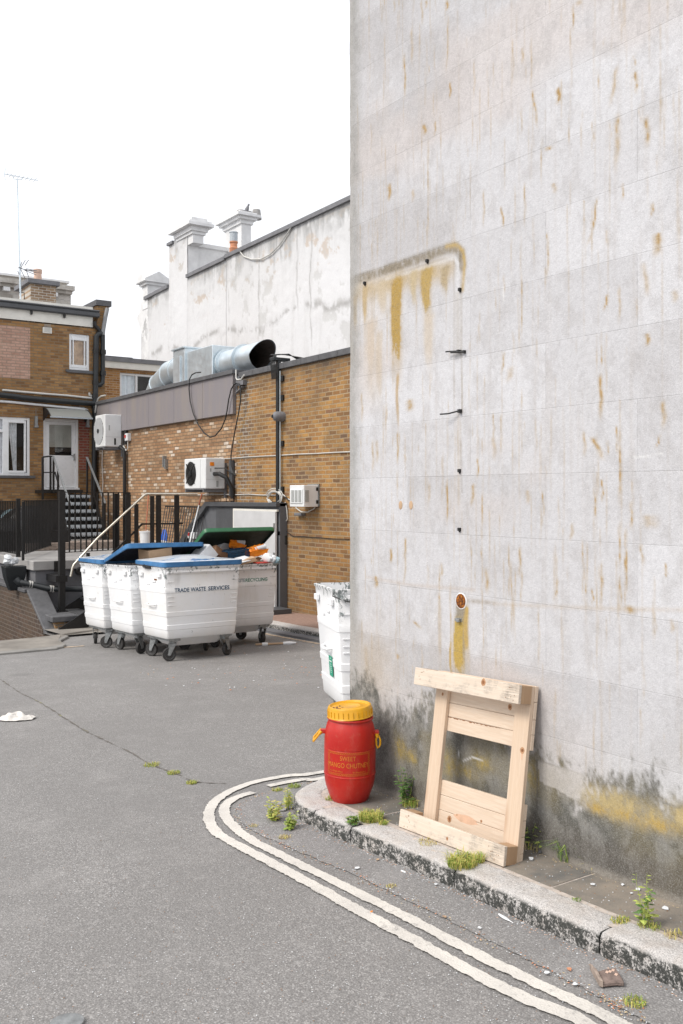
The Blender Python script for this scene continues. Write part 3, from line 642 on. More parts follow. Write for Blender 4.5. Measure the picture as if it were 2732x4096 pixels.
for xx, st in ((505, .45), (541, .8)):
    C = lerp(C, np.exp(-(dpoly([w3(xx, 160), w3(xx, 600), w3(xx + 4, 870)]) / .0055) ** 2) * st * (.4 + fine), (.36, .31, .25))
C = lerp(C, np.exp(-(dpoly([w3(523, 320), w3(526, 600)]) / .020) ** 2) * .45, (.46, .42, .37))
C = lerp(C, np.exp(-(dpoly([w3(527, 880), w3(528, 1290)]) / .014) ** 2) * .5 * (.4 + vert), (.50, .42, .33))
C = lerp(C, np.exp(-(dpoly([w3(540, 1000), w3(542, 1240)]) / .004) ** 2) * .7, (.25, .20, .16))
C = lerp(C, np.exp(-(dpoly([w3(40, 320), w3(150, 300), w3(460, 200)]) / .06) ** 2) * .5 * (.3 + fine), (.47, .35, .18))
C = lerp(C, np.exp(-(dpoly([w3(110, 330), w3(130, 760)]) / .09) ** 2) * .45 * (.2 + vert), (.50, .40, .28))
C = lerp(C, np.exp(-(dpoly([w3(22, 330), w3(26, 620)]) / .035) ** 2) * .7 * (.3 + fine), (.40, .31, .20))
def drip(x_, y0, y1, wt, wb, col, k, f=w3):
    k = k * 1.15
    (ya, za), (yb, zb) = WP(f(x_, y0)), WP(f(x_, y1)); s = (za - Zg) / (za - zb); y_l, _ = WP(f(x_ - 50, y0)); y_r, _ = WP(f(x_ + 50, y0)); pm_ = abs(y_l - y_r) / 100
    w = (wt + (wb - wt) * np.clip(s, 0, 1)) * pm_ / 2; m = np.exp(-(np.abs(Yg - ya - .008 * np.sin(s * 5)) / w) ** 3) * smooth(s, -.12, .05) * (1 - smooth(s, .35, 1.05))
    m = np.clip(m * (.55 + .9 * vert), 0, 1.2); m = m * .55 + .6 * smooth(m + (vfine - .5) * .8 + (fine - .5) * .5, .38, .62) * m
    global C; C = lerp(C, m * k * 1.1, col)
och = (.42, .27, .06)
drip(240, 262, 800, 58, 44, och, 1.05); drip(380, 205, 500, 62, 30, (.44, .30, .09), 1.0); drip(463, 195, 360, 46, 30, (.42, .33, .20), .8)
drip(320, 215, 420, 40, 20, (.50, .40, .24), .6); drip(95, 290, 520, 30, 20, (.48, .36, .20), .7); drip(50, 330, 560, 22, 18, (.46, .33, .16), .6)
drip(180, 265, 470, 60, 40, (.52, .42, .28), .5); drip(120, 450, 760, 60, 40, (.56, .47, .38), .5); drip(390, 420, 760, 60, 30, (.56, .46, .34), .4)
drip(160, 500, 900, 40, 20, (.54, .44, .32), .4); drip(245, 700, 1000, 16, 10, (.44, .28, .10), .6)
# stain under the rusty hole
drip(540, 245, 640, 52, 60, (.28, .24, .18), .8, w7); drip(530, 330, 660, 44, 60, (.47, .32, .06), 1.1, w7); drip(565, 270, 560, 18, 26, (.48, .33, .10), .9, w7); drip(492, 430, 640, 10, 12, (.47, .33, .12), .8, w7)
C = lerp(C, np.exp(-(dpoly([w7(560, 235), w7(690, 245)]) / .012) ** 2) * .6 * (.2 + 1.2 * vfine), (.30, .24, .17))
C = lerp(C, np.exp(-(dpoly([w7(690, 250), w7(1100, 268), w7(1300, 275), w7(1568, 278)]) / .010) ** 2) * .45 * (.2 + vfine), (.47, .36, .24))
C = lerp(C, np.exp(-(dpoly([w7(100, 125), w7(300, 162), w7(600, 185)]) / .010) ** 2) * .35, (.50, .40, .32))
# grime at the corner and rising from the pavement
edge = smooth(Yg, 4.84, 4.99)
C = lerp(C, edge * .85 * (.3 + fine), (.30, .295, .28)); C = lerp(C, smooth(Yg, 4.96, 5.0) * .4, (.44, .42, .40))
by, bz = WP(w7(120, 600)); C = lerp(C, np.exp(-((Yg - by) / .22) ** 2 - ((Zg - bz) / .28) ** 2) * .75 * (.35 + fine), (.42, .34, .25))
hp = Zg - (.098 - K * Yg)
top = np.interp(Yg, [0.5, 2.4, 2.8, 3.1, 3.35, 3.9, 4.25, 4.5, 4.75, 5.0], [.44, .50, .48, .36, .45, .62, .62, .55, .64, .72])
mm = smooth(top - hp + (fine - .5) * .26 + (mid - .5) * .38 + (vert - .5) * .12 + (vfine - .5) * .20, -.05, .12)
C = lerp(C, smooth(top + .22 - hp + (mid - .5) * .5, -.1, .3) * .40, (.46, .45, .44))
C = lerp(C, mm * .85, (.155, .152, .135)); C = lerp(C, mm * smooth(fine, .42, .64) * .68, (.045, .046, .038)); C = lerp(C, mm * smooth(mid, .48, .62) * .5 * (fine + .3), (.24, .19, .08))
low = smooth(.20 - hp + (fine - .5) * .1, -.03, .1); C = lerp(C, low * .65, (.085, .07, .058)); C = lerp(C, smooth(.03 - hp, -.02, .02) * .5, (.40, .36, .31))
def blob(f, x_, y_, wx, wz, col, k):
    (cy, cz) = WP(f(x_, y_)); (y2, _) = WP(f(x_ + wx, y_)); (_, z2) = WP(f(x_, y_ + wz)); sy_ = abs(cy - y2); sz = abs(cz - z2)
    global C; C = lerp(C, np.exp(-((Yg - cy) / sy_) ** 2 - ((Zg - cz) / sz) ** 2 + (fine - .5) * 2.8 + (vfine - .5) * 2.2) * k, col)
for b_ in [(1150,1145,80,45),(1230,1190,80,50),(1330,1215,80,55),(1450,1245,90,55),(1560,1230,90,60),(1270,1140,60,30)]: blob(w7, *b_, (.46,.36,.17), .7)
for b_ in [(1170,1200,60,22),(1330,1240,70,26),(1470,1275,70,28)]: blob(w7, *b_, (.44,.30,.08), .7)
for b_ in [(480,1000,40,60),(560,1030,50,30),(870,1060,26,70),(640,990,40,30),(250,930,30,60),(310,960,22,30)]: blob(w7, *b_, (.34,.25,.06), .75)
pts = [WP(w7(*p)) for p in [(892,975),(1110,1040),(1095,1105),(1065,1160),(1000,1120),(905,1075)]]
inside = np.zeros(Yg.shape, bool); jn = len(pts) - 1
for i_ in range(len(pts)):
    (yi, zi), (yj, zj) = pts[i_], pts[jn]; cond = ((zi > Zg) != (zj > Zg)) & (Yg < (yj - yi) * (Zg - zi) / ((zj - zi) + 1e-9) + yi); inside ^= cond; jn = i_
C = lerp(C, inside * .8, (.50, .47, .44))
C = lerp(C, np.exp(-(dpoly([w7(892, 975), w7(892, 1300)]) / .004) ** 2) * .7, (.10, .09, .08))
C = lerp(C, np.exp(-(dpoly([w7(892, 975), w7(1110, 1040), w7(1320, 1112), w7(1568, 1205)]) / .003) ** 2) * .6, (.20, .19, .17))
for a, b in [((530,930),(525,960)),((548,978),(590,962)),((590,962),(640,975)),((1340,1078),(1475,1062)),((735,290),(738,355)),((410,330),(430,290))]:
    f = w7 if a[1] < 1000 and a != (735,290) else w3
    C = lerp(C, np.exp(-(dpoly([f(*a), f(*b)]) / .004) ** 2) * .8, (.72, .72, .72))
hc = WP(w7(539, 237)); rad = np.hypot(Yg - hc[0], Zg - hc[1]); fc = (rad < .040); holes = fc[:-1, :-1] | fc[1:, 1:] & fc[:-1, 1:]
holes = fc[:-1, :-1] & fc[1:, 1:] & fc[:-1, 1:] & fc[1:, :-1]
jag = fbm(Zg, Zg * 0, 9, 1, 4, .6, 9)[-1][None, :] - .5
P3 = np.stack([np.full(Yg.shape, XW) + (mid - .5) * .006 + (fine - .5) * .002, np.where(Yg >= YC - .0041, YC + jag * .018, Yg), Zg], -1)
grid_obj('side_wall', P3, np.clip(C, .01, .9), M['nearwall'], holes=holes, parent=bld)
mb = MB(); mb.box((XW + .012, YC - .35, -.35), (14, YC - .012, 8.2)); mb.build('rear_wall', M['dirtwhite'], bld)
mb = MB(); mb.box((XW - .05, -4, 8.2), (14, YC + .05, 8.4)); mb.build('roof', M['lead'], bld)
# fixings left on the wall
def wallpt(f, x_, y_, dx=0): q = onX(*f(x_, y_), XW); q.x -= dx; return q
for f, x_, y_, lb in [(w3,95,270,'small black cable clip at the left end of the pipe stain'),(w3,385,167,'small black cable clip in the middle of the sloping pipe stain'),(w3,537,300,'small black cable clip just below the bend of the pipe stain'),(w3,535,1140,'small black cable clip on the vertical stain below the two cable ties'),(w3,535,1412,'lowest small black cable clip, above the round rusty hole')]:
    q = wallpt(f, x_, y_); mb = MB(); mb.box((q.x - .016, q.y - .008, q.z - .009), (q.x + .003, q.y + .008, q.z + .009)); mb.box((q.x - .010, q.y - .003, q.z - .016), (q.x + .003, q.y + .004, q.z - .007))
    mb.build('cable_clip', M['black'], bev=.002, label=lb, cat='cable clip', group='black clips left from the removed pipe')
q0 = [wallpt(w3, 487, 590, .03), wallpt(w3, 515, 588, .022), wallpt(w3, 545, 584, .008)]; q1 = [wallpt(w3, 510, 594, .03), wallpt(w3, 540, 592, .02), wallpt(w3, 563, 589, .008)]
mb = MB(); mb.tube(q0, .0045, 6); mb.tube(q1, .005, 6); q = wallpt(w3, 537, 587, .012); mb.box(q - Vector((.012, .008, .008)), q + Vector((.012, .008, .008))); q = wallpt(w3, 560, 589, .01); mb.box(q - Vector((.010, .006, .008)), q + Vector((.010, .006, .008)))
mb.build('cable_tie', M['black'], label='pair of black cable ties sticking out across the vertical pipe stain', cat='cable tie')
mb = MB(); mb.tube([wallpt(w3, 474, 880, .05), wallpt(w3, 505, 877, .04), wallpt(w3, 530, 866, .02), wallpt(w3, 540, 862, .005)], .0045, 6); q = wallpt(w3, 540, 864, .01); mb.box(q - Vector((.012, .008, .010)), q + Vector((.010, .008, .010)))
mb.build('cable_tie', M['black'], label='single curved black cable tie below the pair of ties', cat='cable tie')
t = NT('rust'); o_ = t.pos
c = t.ramp(t.noise(70, 6, .75), [(.38, (.015, .010, .008)), (.50, (.20, .06, .01)), (.62, (.48, .17, .015)), (.75, (.60, .25, .03))]); M['rust'] = t.out(c, .95, t.noise(90, 5), .8, .01)
pr = thing('pipe_stub', (XW, hc[0], hc[1]), 'round rusty pipe end set into the wall above the ochre stain', 'pipe end')
Mx = Matrix.Translation((XW, hc[0], hc[1])) @ Matrix.Rotation(R(-90), 4, 'Y')
mb = MB(); mb.lathe([(.040, .003), (.041, -.02), (.037, -.022), (.030, -.024), (.002, -.020)], 28, Mx); mb.build('pipe_bore', M['rust'], pr, True)
mb = MB(); n_ = 32; vs = []
for k in range(n_):
    a_ = 2 * math.pi * k / n_
    for r__, dx in ((.0385, -.002), (.040, .0030), (.0435 + .0012 * math.sin(k * 2.3), .0025), (.0475 + .002 * math.sin(k * 1.3), -.003)): vs.append((XW - dx, hc[0] + r__ * math.cos(a_), hc[1] + r__ * math.sin(a_)))
mb.add(vs, [(4*k+j, 4*k+j+1, 4*((k+1) % n_)+j+1, 4*((k+1) % n_)+j) for k in range(n_) for j in range(3)]); mb.build('mortar_ring', M['dirtwhite'], pr, True)
q = wallpt(w7, 530, 325)
mb = MB(); mb.box((q.x - .004, q.y - .022, q.z - .010), (q.x + .003, q.y + .022, q.z + .012)); mb.box((q.x - .022, q.y - .020, q.z - .009), (q.x - .004, q.y + .003, q.z + .009)); mb.box((q.x - .016, q.y + .006, q.z - .006), (q.x - .004, q.y + .020, q.z + .010))
mb.build('pipe_bracket', M['zinc'], bev=.002, label='small square grey metal bracket just under the rusty pipe end', cat='bracket')
for x_, y_, lb in ((259, 1300, 'left of two small brown filler plugs in the wall'), (307, 1300, 'right of two small brown filler plugs in the wall')):
    q = wallpt(w3, x_, y_); mb = MB(); mb.lathe([(.018, -.003), (.017, .003), (.012, .0045), (.001, .005)], 12, Matrix.Translation(q) @ Matrix.Rotation(R(-90), 4, 'Y') @ Matrix.Diagonal((1.5, 1, 1, 1)))
    mb.build('wall_plug', M['cardboard'], label=lb, cat='wall plug', group='filler plugs in the rendered wall')
# ================================================================== BRICK WALL BUILDING (right of yard)
XB = 8.94
def Yx(u, X=XB): return onX(u, 1980, X).y
def Zx(u, v, X=XB): return onX(u, v, X).z
Yj = 17.17
bw = thing('brick_building', (XB, 12, gz(12)), 'flat roofed building with orange brick wall and paler brick under grey fascia', 'building')
mb = MB(); mb.box((XB, 5.6, -1.0), (XB + .24, Yj, 4.09)); mb.build('front_wall', M['brick_or'], bw, label='orange stock brick wall beside the yard')
mb = MB(); mb.box((XB + .02, Yj, -1.0), (XB + .24, 25.4, 3.40)); mb.build('rear_wall', M['brick_pale'], bw, label='pale stock brick wall behind the railings')
t = NT('grey_fascia_panel'); c = t.mix(t.ramp(t.noise(3, 5, .7, sc=(1, 1, .15)), [(.45, 0.), (.7, .6)]), (.235,.215,.225), (.30,.26,.22)); M['fascia'] = t.out(c, .6, t.noise(2, 3), .1, .01)
mb = MB(); yy = [Yj + .02, 18.6, 20.1, 21.6, 23.0, 24.3, 25.38]
for a, b in zip(yy[:-1], yy[1:]): mb.box((XB - .07, a + .004, 3.39), (XB + .05, b - .004, 4.19))
mb.build('fascia_panel', M['fascia'], bw)
mb = MB()
y = Yj - .05
while y < 25.3: mb.box((XB - .12, y + .004, 4.19), (XB + .20, min(y + .9, 25.38) - .004, 4.275)); y += .9
mb.build('coping', M['capgrey'], bw, bev=.006, label='dark coping on the grey fascia')
mb = MB(); y = 5.6
while y < 16.9: mb.box((XB - .05, y + .003, 4.09), (XB + .30, min(y + .6, 17.0) - .003, 4.20)); y += .6
mb.build('coping', M['capgrey'], bw, bev=.008, label='concrete coping on the orange brick wall')
mb = MB(); mb.box((XB + .24, 5.6, 3.7), (13.9, 25.4, 3.8)); mb.build('roof', M['lead'], bw)
mb = MB(); mb.box((XB - .09, 16.72, 3.93), (XB, 17.02, 4.02)); mb.bar((XB - .05, 17.05, 4.1), (XB - .05, 17.05, 3.78), .03); mb.bar((XB-.05, 17.05, 3.80), (XB-.05, 16.78, 3.9), .06, .02); mb.build('roof_outlet', M['lead'], bw)

# ---------- pipes, cables and boxes on the brick wall
y0 = Yx(1124); zt = Zx(1124, 1415)
tk = thing('cable_trunking', (XB - .05, y0, gz(y0)), 'tall black cable trunking with a bright metal tray running up the orange brick wall', 'cable trunking')
mb = MB(); mb.box((XB - .07, y0 - .01, .62), (XB, y0 + .08, 4.25)); mb.box((XB - .16, y0 - .01, 4.25), (XB + .2, y0 + .15, 4.31)); mb.build('trunking', M['blackplastic'], tk, bev=.006)
mb = MB(); mb.box((XB - .06, y0 - .075, 1.4), (XB - .045, y0 - .045, 4.05)); mb.build('tray', M['galv'], tk)
for z_ in (1.1, 1.8, 2.65, 3.5, 3.86): mb = MB(); mb.box((XB - .04, y0 - .13, z_), (XB, y0 - .02, z_ + .10)); mb.build('clip', M['black'], tk)
mb = MB()
for k in range(5):
    o_ = .012 * k; mb.tube([(XB - .10 - o_, y0 + .02 * k, 3.9), (XB - .13 - o_, y0 + .02 * k, 4.2), (XB - .10, y0 + .02 * k, 4.36), (XB + .1, y0 - .03 * k, 4.37), (XB + .3, y0 - .35 + .06 * k, 4.28)], .010, 5)
mb.tube([(XB-.02, y0 + .35, 4.40), (XB-.02, y0 - .05, 4.36), (XB-.02, y0 - .3, 4.33)], .012, 5)
mb.build('cable_bundle', M['black'], tk, True)
ye = Yx(1109)
mb = MB(); mb.box((XB - .13, ye - .22, gz(ye) + .12), (XB, ye - .015, 1.62)); mb.build('duct_casing', M['black'], label='black vertical duct casing between the pale door and the brick wall', cat='duct casing', bev=.005)
ql = onX(*c4(985, 645), XB)
lt = thing('wall_lamp', ql, 'round grey dome camera mounted high on the black trunking', 'security camera')
Mx = Matrix.Translation((XB, ql.y, ql.z)) @ Matrix.Rotation(R(-90), 4, 'Y')
mb = MB(); mb.lathe([(.09, .0), (.095, .06), (.088, .10), (.095, .11), (.085, .18), (.05, .215), (.002, .225)], 24, Mx); mb.build('housing', M['lead'], lt, True)
mb = MB(); mb.lathe([(.035, .20), (.03, .235), (.001, .238)], 16, Mx @ Matrix.Translation((.0, .02, 0))); mb.build('lens', M['glass_dark'], lt, True)
lt.name = 'security_camera'
def wallline(pts, r, mat, name, lb, cat, X=XB - .02, f=c4, parent=None, n=6):
    mb = MB(); mb.tube([onX(*f(*p), X) for p in pts], r, n); return mb.build(name, mat, parent, True, label=lb, cat=cat)
wallline([(488,988),(560,984),(700,972),(820,966),(950,960),(1100,950),(1250,945),(1400,936),(1530,931)], .010, M['cable_w'], 'wall_cable', 'thin pale cable strung level across the orange brick wall above the junction box', 'cable')
wallline([(180,1278),(300,1282),(420,1276),(600,1280),(700,1276),(800,1283),(960,1284)], .010, M['cable_w'], 'wall_cable', 'thin pale cable strung under the air conditioner down to the black trunking', 'cable')
wallline([(990,1500),(1010,1580),(1060,1618),(1150,1622),(1300,1632),(1400,1640),(1520,1643)], .007, M['black'], 'wall_cable', 'thin black cable sagging low along the orange brick wall', 'cable')
mb = MB()
for k, (r1, dy) in enumerate(((.28, 0), (.24, .02), (.20, -.02), (.25, .03))):
    c_ = onX(*c4(912, 1290 + k * 6), XB - .05 - .01 * k); mb.tube([c_ + Vector((0, r1 * math.cos(a_) * 1.1, r1 * .5 * math.sin(a_))) for a_ in [i * .35 for i in range(18)]], .010, 5)
mb.build('cable_coil', M['cable_w'], smooth=True, label='loose coil of black and white cable beside the black trunking', cat='cable coil')
wallline([(985,1280),(1010,1310),(1070,1335),(1090,1390),(1130,1420),(1180,1422),(1225,1400),(1243,1385)], .011, M['cable_w'], 'wall_cable', 'white cable looping from the trunking below the junction box', 'cable', X=XB-.04)
wallline([(975,1275),(1000,1300),(1040,1330),(1080,1340)], .014, M['black'], 'wall_cable', 'short black cable feeding the left side of the junction box', 'cable', X=XB-.04)
for k, (pts, lb) in enumerate([([(1000,1340),(1012,1400),(1018,1480),(1000,1500),(995,1560),(1005,1600)], 'grey cable dangling down beside the black trunking to the small black box'), ([(985,1560),(978,1630),(985,1690),(1000,1695),(1010,1680)], 'thin black lead looped under the small black box')]):
    wallline(pts, .010, M['cable_w'] if k == 0 else M['black'], 'wall_cable', lb, 'cable', X=XB-.03)
a, b = onX(*c4(990, 1610), XB), onX(*c4(1020, 1685), XB)
mb = MB(); mb.box((XB - .06, a.y, a.z), (XB, b.y, b.z)); mb.build('adapter_box', M['blackplastic'], bev=.008, label='small black box hanging on leads low on the brick wall', cat='adapter')
a, b = onX(*c4(943, 1578), XB - .15), onX(*c4(960, 1612), XB - .15)
mb = MB(); mb.box((XB - .16, a.y, a.z), (XB - .131, b.y, b.z)); mb.build('door_switch', M['whiteplas'], label='tiny white door switch on the black duct casing', cat='switch')
# hanging black hose
wallline([(310,283),(270,287),(238,305),(220,340),(216,420),(225,520),(250,620),(290,710),(340,780),(390,812),(430,800),(480,740),(510,670),(525,600),(540,500),(560,420),(585,380),(605,371),(625,380),(638,430),(635,520),(615,640),(590,760),(570,880),(558,960),(558,1040),(575,1100),(600,1125)], .014, M['black'], 'hanging_hose', 'long black hose looping from the roof edge over the grey fascia', 'hose', X=XB-.12)
wallline([(598,262),(600,330),(610,345),(640,340),(665,305)], .016, M['cable_w'], 'wall_cable', 'short grey cable bent round the roof outlet at the fascia corner', 'cable', X=XB-.09)
# junction box
a = onX(*c4(1200, 1205), XB - .3); b = onX(*c4(1283, 1375), XB - .02)
jb = thing('junction_box', (XB, (a.y + b.y) / 2, b.z), 'grey louvred electrical box on a backing plate fixed to the orange brick wall', 'electrical box')
bp0, bp1 = onX(*c4(1190, 1195), XB), onX(*c4(1283, 1375), XB)
mb = MB(); mb.box((XB - .025, bp0.y, bp1.z), (XB, bp1.y, bp0.z)); mb.build('back_plate', M['zinc'], jb)
ym, y1_ = Yx(c4(1150, 0)[0], XB - .3), Yx(c4(1225, 0)[0], XB - .3)
z1_ = Zx(*c4(1200, 1210), XB - .3); z0_ = Zx(*c4(1200, 1372), XB - .3)
mb = MB(); mb.box((XB - .32, bp1.y + .02, z0_ - .02), (XB - .025, bp1.y + .50, z1_ + .02)); mb.build('casing', M['ac'], jb, bev=.008)
mb = MB(); mb.box((XB - .335, bp1.y + .06, z0_ + .04), (XB - .32, bp1.y + .47, z1_ - .05)); mb.build('door', M['ac'], jb, bev=.006)
mb = MB()
for j in range(3):
    for i in range(16):
        zz = z0_ + .07 + i * (z1_ - z0_ - .15) / 15; mb.box((XB - .343, bp1.y + .09 + j * .12, zz), (XB - .335, bp1.y + .17 + j * .12, zz + .012))
for i in range(16):
    zz = z0_ + .07 + i * (z1_ - z0_ - .15) / 15; mb.box((XB - .30, bp1.y + .012, zz), (XB - .22, bp1.y + .02, zz + .012))
mb.build('louvre', M['ac_grey'], jb)
mb = MB(); mb.box((XB - .07, bp1.y + .01, z1_ - .08), (XB - .03, bp1.y + .02, z1_ - .02)); mb.box((XB - .07, bp1.y + .01, z0_ + .04), (XB - .03, bp1.y + .02, z0_ + .10)); mb.build('latch', M['black'], jb)
a, b = onX(*c4(1108, 1428), XB), onX(*c4(1166, 1452), XB)
mb = MB(); mb.box((XB - .10, b.y, b.z), (XB, a.y, a.z)); mb.build('sensor_box', M['lead'], bev=.006, label='tiny dark box stuck on the brick just below the electrical box', cat='sensor')
# grey sloping enclosure with pale door
XE = XB - .16
en = thing('cellar_enclosure', (XE, 17.5, gz(17)), 'low grey painted enclosure with sloping parapet against the brick wall', 'enclosure')
def ex(p, X=XE): return onX(*c4(*p), X)
pl = [ex((370, 1345)), ex((957, 1352)), Vector((XE, ex((957, 1352)).y, gz(15) + .1)), Vector((XE, ex((60, 1800)).y + .2, gz(17))), ex((60, 1830)), ex((135, 1710))]
mb = MB(); mb.prism(pl, (.15, 0, 0)); mb.build('wall', M['midgrey'], en)
cpl = [ex((372, 1338)), ex((957, 1345)), ex((957, 1378)), ex((385, 1375)), ex((165, 1710)), ex((90, 1830)), ex((50, 1830)), ex((128, 1705))]
mb = MB(); mb.prism([p - Vector((.09, 0, 0)) for p in cpl], (.24, 0, 0)); mb.build('parapet_cap', M['darkgrey'], en, bev=.008)
mb = MB(); a, b = ex((446, 1380)), ex((586, 1380)); mb.box((XE - .03, b.y, gz(17)), (XE, a.y, a.z - .02)); mb.build('door_surround', M['darkgrey'], en)
dx = XE - .045
a = onX(938, 2040, dx); b = onX(1106, 2458, dx)
dr = MB(); dr.box((dx - .03, b.y, gz(15.6) + .2), (dx + .012, a.y - .02, a.z - .01)); dd = dr.build('door', plain('pale_grey_door', (.58, .58, .585), .5, .08, 3), en, bev=.004)
mb = MB(); mb.box((dx - .02, a.y - .02, gz(15.6) + .2), (dx + .02, a.y + .03, a.z + .03)); mb.box((dx - .02, b.y - .04, a.z - .008), (dx + .02, a.y - .02, a.z + .03)); mb.build('door_frame', M['cream'], en)
for zf in (.86, .56, .22):
    mb = MB(); zz = gz(15.6) + .2 + (a.z - gz(15.6) - .2) * zf; mb.box((dx - .045, b.y + .01, zz - .09), (dx - .03, b.y + .045, zz + .03)); mb.build('hinge', M['zinc'], dd)
mb = MB(); mb.box((8.25, 14.75, gz(15) + .11), (8.80, 15.35, gz(15) + .22)); mb.build('door_step', M['darkgrey'], en)
a, b = onX(*c4(217, 1585), XE - .06), onX(*c4(270, 1640), XE - .06)
sb = thing('isolator_switch', (XE - .05, a.y, b.z), 'white isolator switch box with a red knob on the grey enclosure wall', 'switch')
mb = MB(); mb.box((XE - .10, b.y, b.z), (XE - .001, a.y - .0, a.z)); mb.build('switch_box', M['whiteplas'], sb, bev=.01)
mb = MB(); mb.box((XE - .13, a.y - .12, b.z + .06), (XE - .10, a.y - .05, b.z + .13)); mb.build('knob', M['red'], sb)
mb = MB()
for k in (0, 1): mb.tube([(XE - .05, (a.y + b.y) / 2 + .06 * k, b.z), (XE - .05, (a.y + b.y) / 2 + .06 * k, b.z - .2), (XE - .04, (a.y + b.y) / 2 + .10 + .06 * k, b.z - .5)], .012, 6)
mb.build('cable', M['cable_w'], sb, True)
mb = MB(); r_ = random.Random(4)
for k in range(5):
    p = ex((430 + k * 24, 1332), XE - .02); mb.box(p, p + Vector((.10, -.09 + r_.uniform(-.03, .03), .04 + r_.uniform(0, .03))))
mb.build('wood_offcuts', M['cardboard'], label='few small wood offcuts lying on top of the grey enclosure', cat='wood offcuts')

# ---------- air conditioners
def ac_unit(label, u0, u1, v0, v1, X, knob):
    yb_, ya_ = Yx(u0, X), Yx(u1, X); z1_ = Zx((u0+u1)/2, v0, X); z0_ = Zx((u0+u1)/2, v1, X); dpt = XB - .06 - X
    t_ = thing('air_conditioner', (X, ya_, z0_), label, 'air conditioner', 'air conditioners on the brick wall')
    mb = MB(); mb.box((X, ya_, z0_), (X + dpt, yb_, z1_)); mb.build('casing', M['ac'], t_, bev=.014)
    L = yb_ - ya_; hh = z1_ - z0_; cy = yb_ - L * (.36 if not knob else .32); cz = (z0_ + z1_) / 2; rr = hh * (.40 if knob else .42)
    Mx = Matrix.Translation((X, cy, cz)) @ Matrix.Rotation(R(-90), 4, 'Y')
    mb = MB(); mb.lathe([(rr, -.004), (rr, .004), (.001, .005)], 40, Mx); mb.build('fan_opening', M['dark'], t_, True)
    mb = MB()
    for k in range(3 if knob else 0):
        a_ = k * 2.09 + .4
        mb.add([(X - .008, cy + .05 * math.cos(a_), cz + .05 * math.sin(a_)), (X - .012, cy + rr * .9 * math.cos(a_ - .3), cz + rr * .9 * math.sin(a_ - .3)), (X - .006, cy + rr * .9 * math.cos(a_ + .55), cz + rr * .9 * math.sin(a_ + .55))], [(0, 1, 2)])
    mb.tube([(X - .03, cy, cz), (X - .004, cy, cz)], .06, 14)
    mb.build('fan', M['blackplastic'], t_)
    mb = MB()
    if knob:
        for a_ in (.8, 2.35, 3.95, 5.5): mb.bar((X - .02, cy, cz), (X - .015, cy + rr * 1.12 * math.cos(a_), cz + rr * 1.12 * math.sin(a_)), .016)
        for q in range(1, 7): mb.tube([(X - .016, cy + rr * q / 6 * math.cos(a_), cz + rr * q / 6 * math.sin(a_)) for a_ in [i * math.pi / 16 for i in range(33)]], .003, 4)
    else:
        for i in range(19):
            yy_ = cy - rr + i * rr / 9; h_ = math.sqrt(max(0, 1 - ((yy_ - cy) / rr) ** 2)) * rr; mb.bar((X - .012, yy_, cz - h_), (X - .012, yy_, cz + h_), .014)
    mb.build('fan_guard', M['black'] if knob else M['ac'], t_)
    mb = MB(); mb.box((X + .01, ya_ - .004, z0_ + hh * .30), (X + dpt - .01, ya_ - .001, z0_ + hh * .305)); mb.box((X + .1, ya_ - .004, z0_ + hh * (.55 if knob else .50)), (X + .13, ya_ - .001, z0_ + hh * .66)); mb.box((X - .004, cy - L * .45, z0_ + .02), (X - .001, cy - L * .445, z1_ - .02)); mb.build('panel_gap', M['ac_grey'], t_)
    mb = MB(); mb.box((X + dpt * .55, ya_ - .004, z0_ + hh * .06), (X + dpt * .66, ya_ - .001, z0_ + hh * .26)); mb.build('recess', M['dark'] if not knob else M['ac_grey'], t_)
    if knob:
        mb = MB(); mb.box((X + .10, ya_ - .010, z1_ - hh * .26), (X + .19, ya_ - .001, z1_ - hh * .14)); mb.build('warning_label', M['orangebag'], t_)
    mb = MB(); mb.box((X - .02, ya_ + .05, z0_ - .07), (XB, ya_ + .09, z0_ - .01)); mb.box((X - .02, yb_ - .12, z0_ - .07), (XB, yb_ - .08, z0_ - .01)); mb.box((X + .02, ya_ + .03, z0_ - .02), (X + .06, yb_ - .05, z0_ - .001)); mb.box((XB - .04, ya_ + .04, z0_ - .25), (XB, ya_ + .10, z1_ - .1)); mb.build('bracket', M['lead'], t_)
    return t_, ya_, z0_
_, ya_, z0_ = ac_unit('white air conditioner with black fan and orange warning label on the pale brick wall', c4(178, 0)[0], c4(350, 0)[0], c4(0, 985)[1], c4(0, 1232)[1], XB - .50, True)
mb = MB(); mb.tube([(XB - .30, ya_ - .01, z0_ + .30), (XB - .30, ya_ - .22, z0_ + .30), (XB - .20, ya_ - .34, z0_ + .22), (XB - .08, ya_ - .36, z0_ + .0), (XB - .06, ya_ - .36, z0_ - .62)], .045, 10); mb.tube([(XB - .3, ya_ - .01, z0_ + .42), (XB - .15, ya_ - .15, z0_ + .42), (XB - .05, ya_ - .3, z0_ + .3)], .012, 6)
mb.build('insulated_pipe', M['black'], smooth=True, label='black insulated pipe bending down from the air conditioner behind the enclosure', cat='pipe')
mb = MB(); mb.box((XB - .05, ya_ - .30, z0_ - .15), (XB, ya_ - .16, z0_ + .58)); mb.build('cable_tray', M['darkgrey'], label='short dark metal tray right of the orange labelled air conditioner', cat='cable tray')
_, ya_, z0_ = ac_unit('cream air conditioner with vertical slatted grille high in the corner beside the back door', c1(855, 0)[0], c1(940, 0)[0], c1(0, 1478)[1], c1(0, 1765)[1], XB - .50, False)
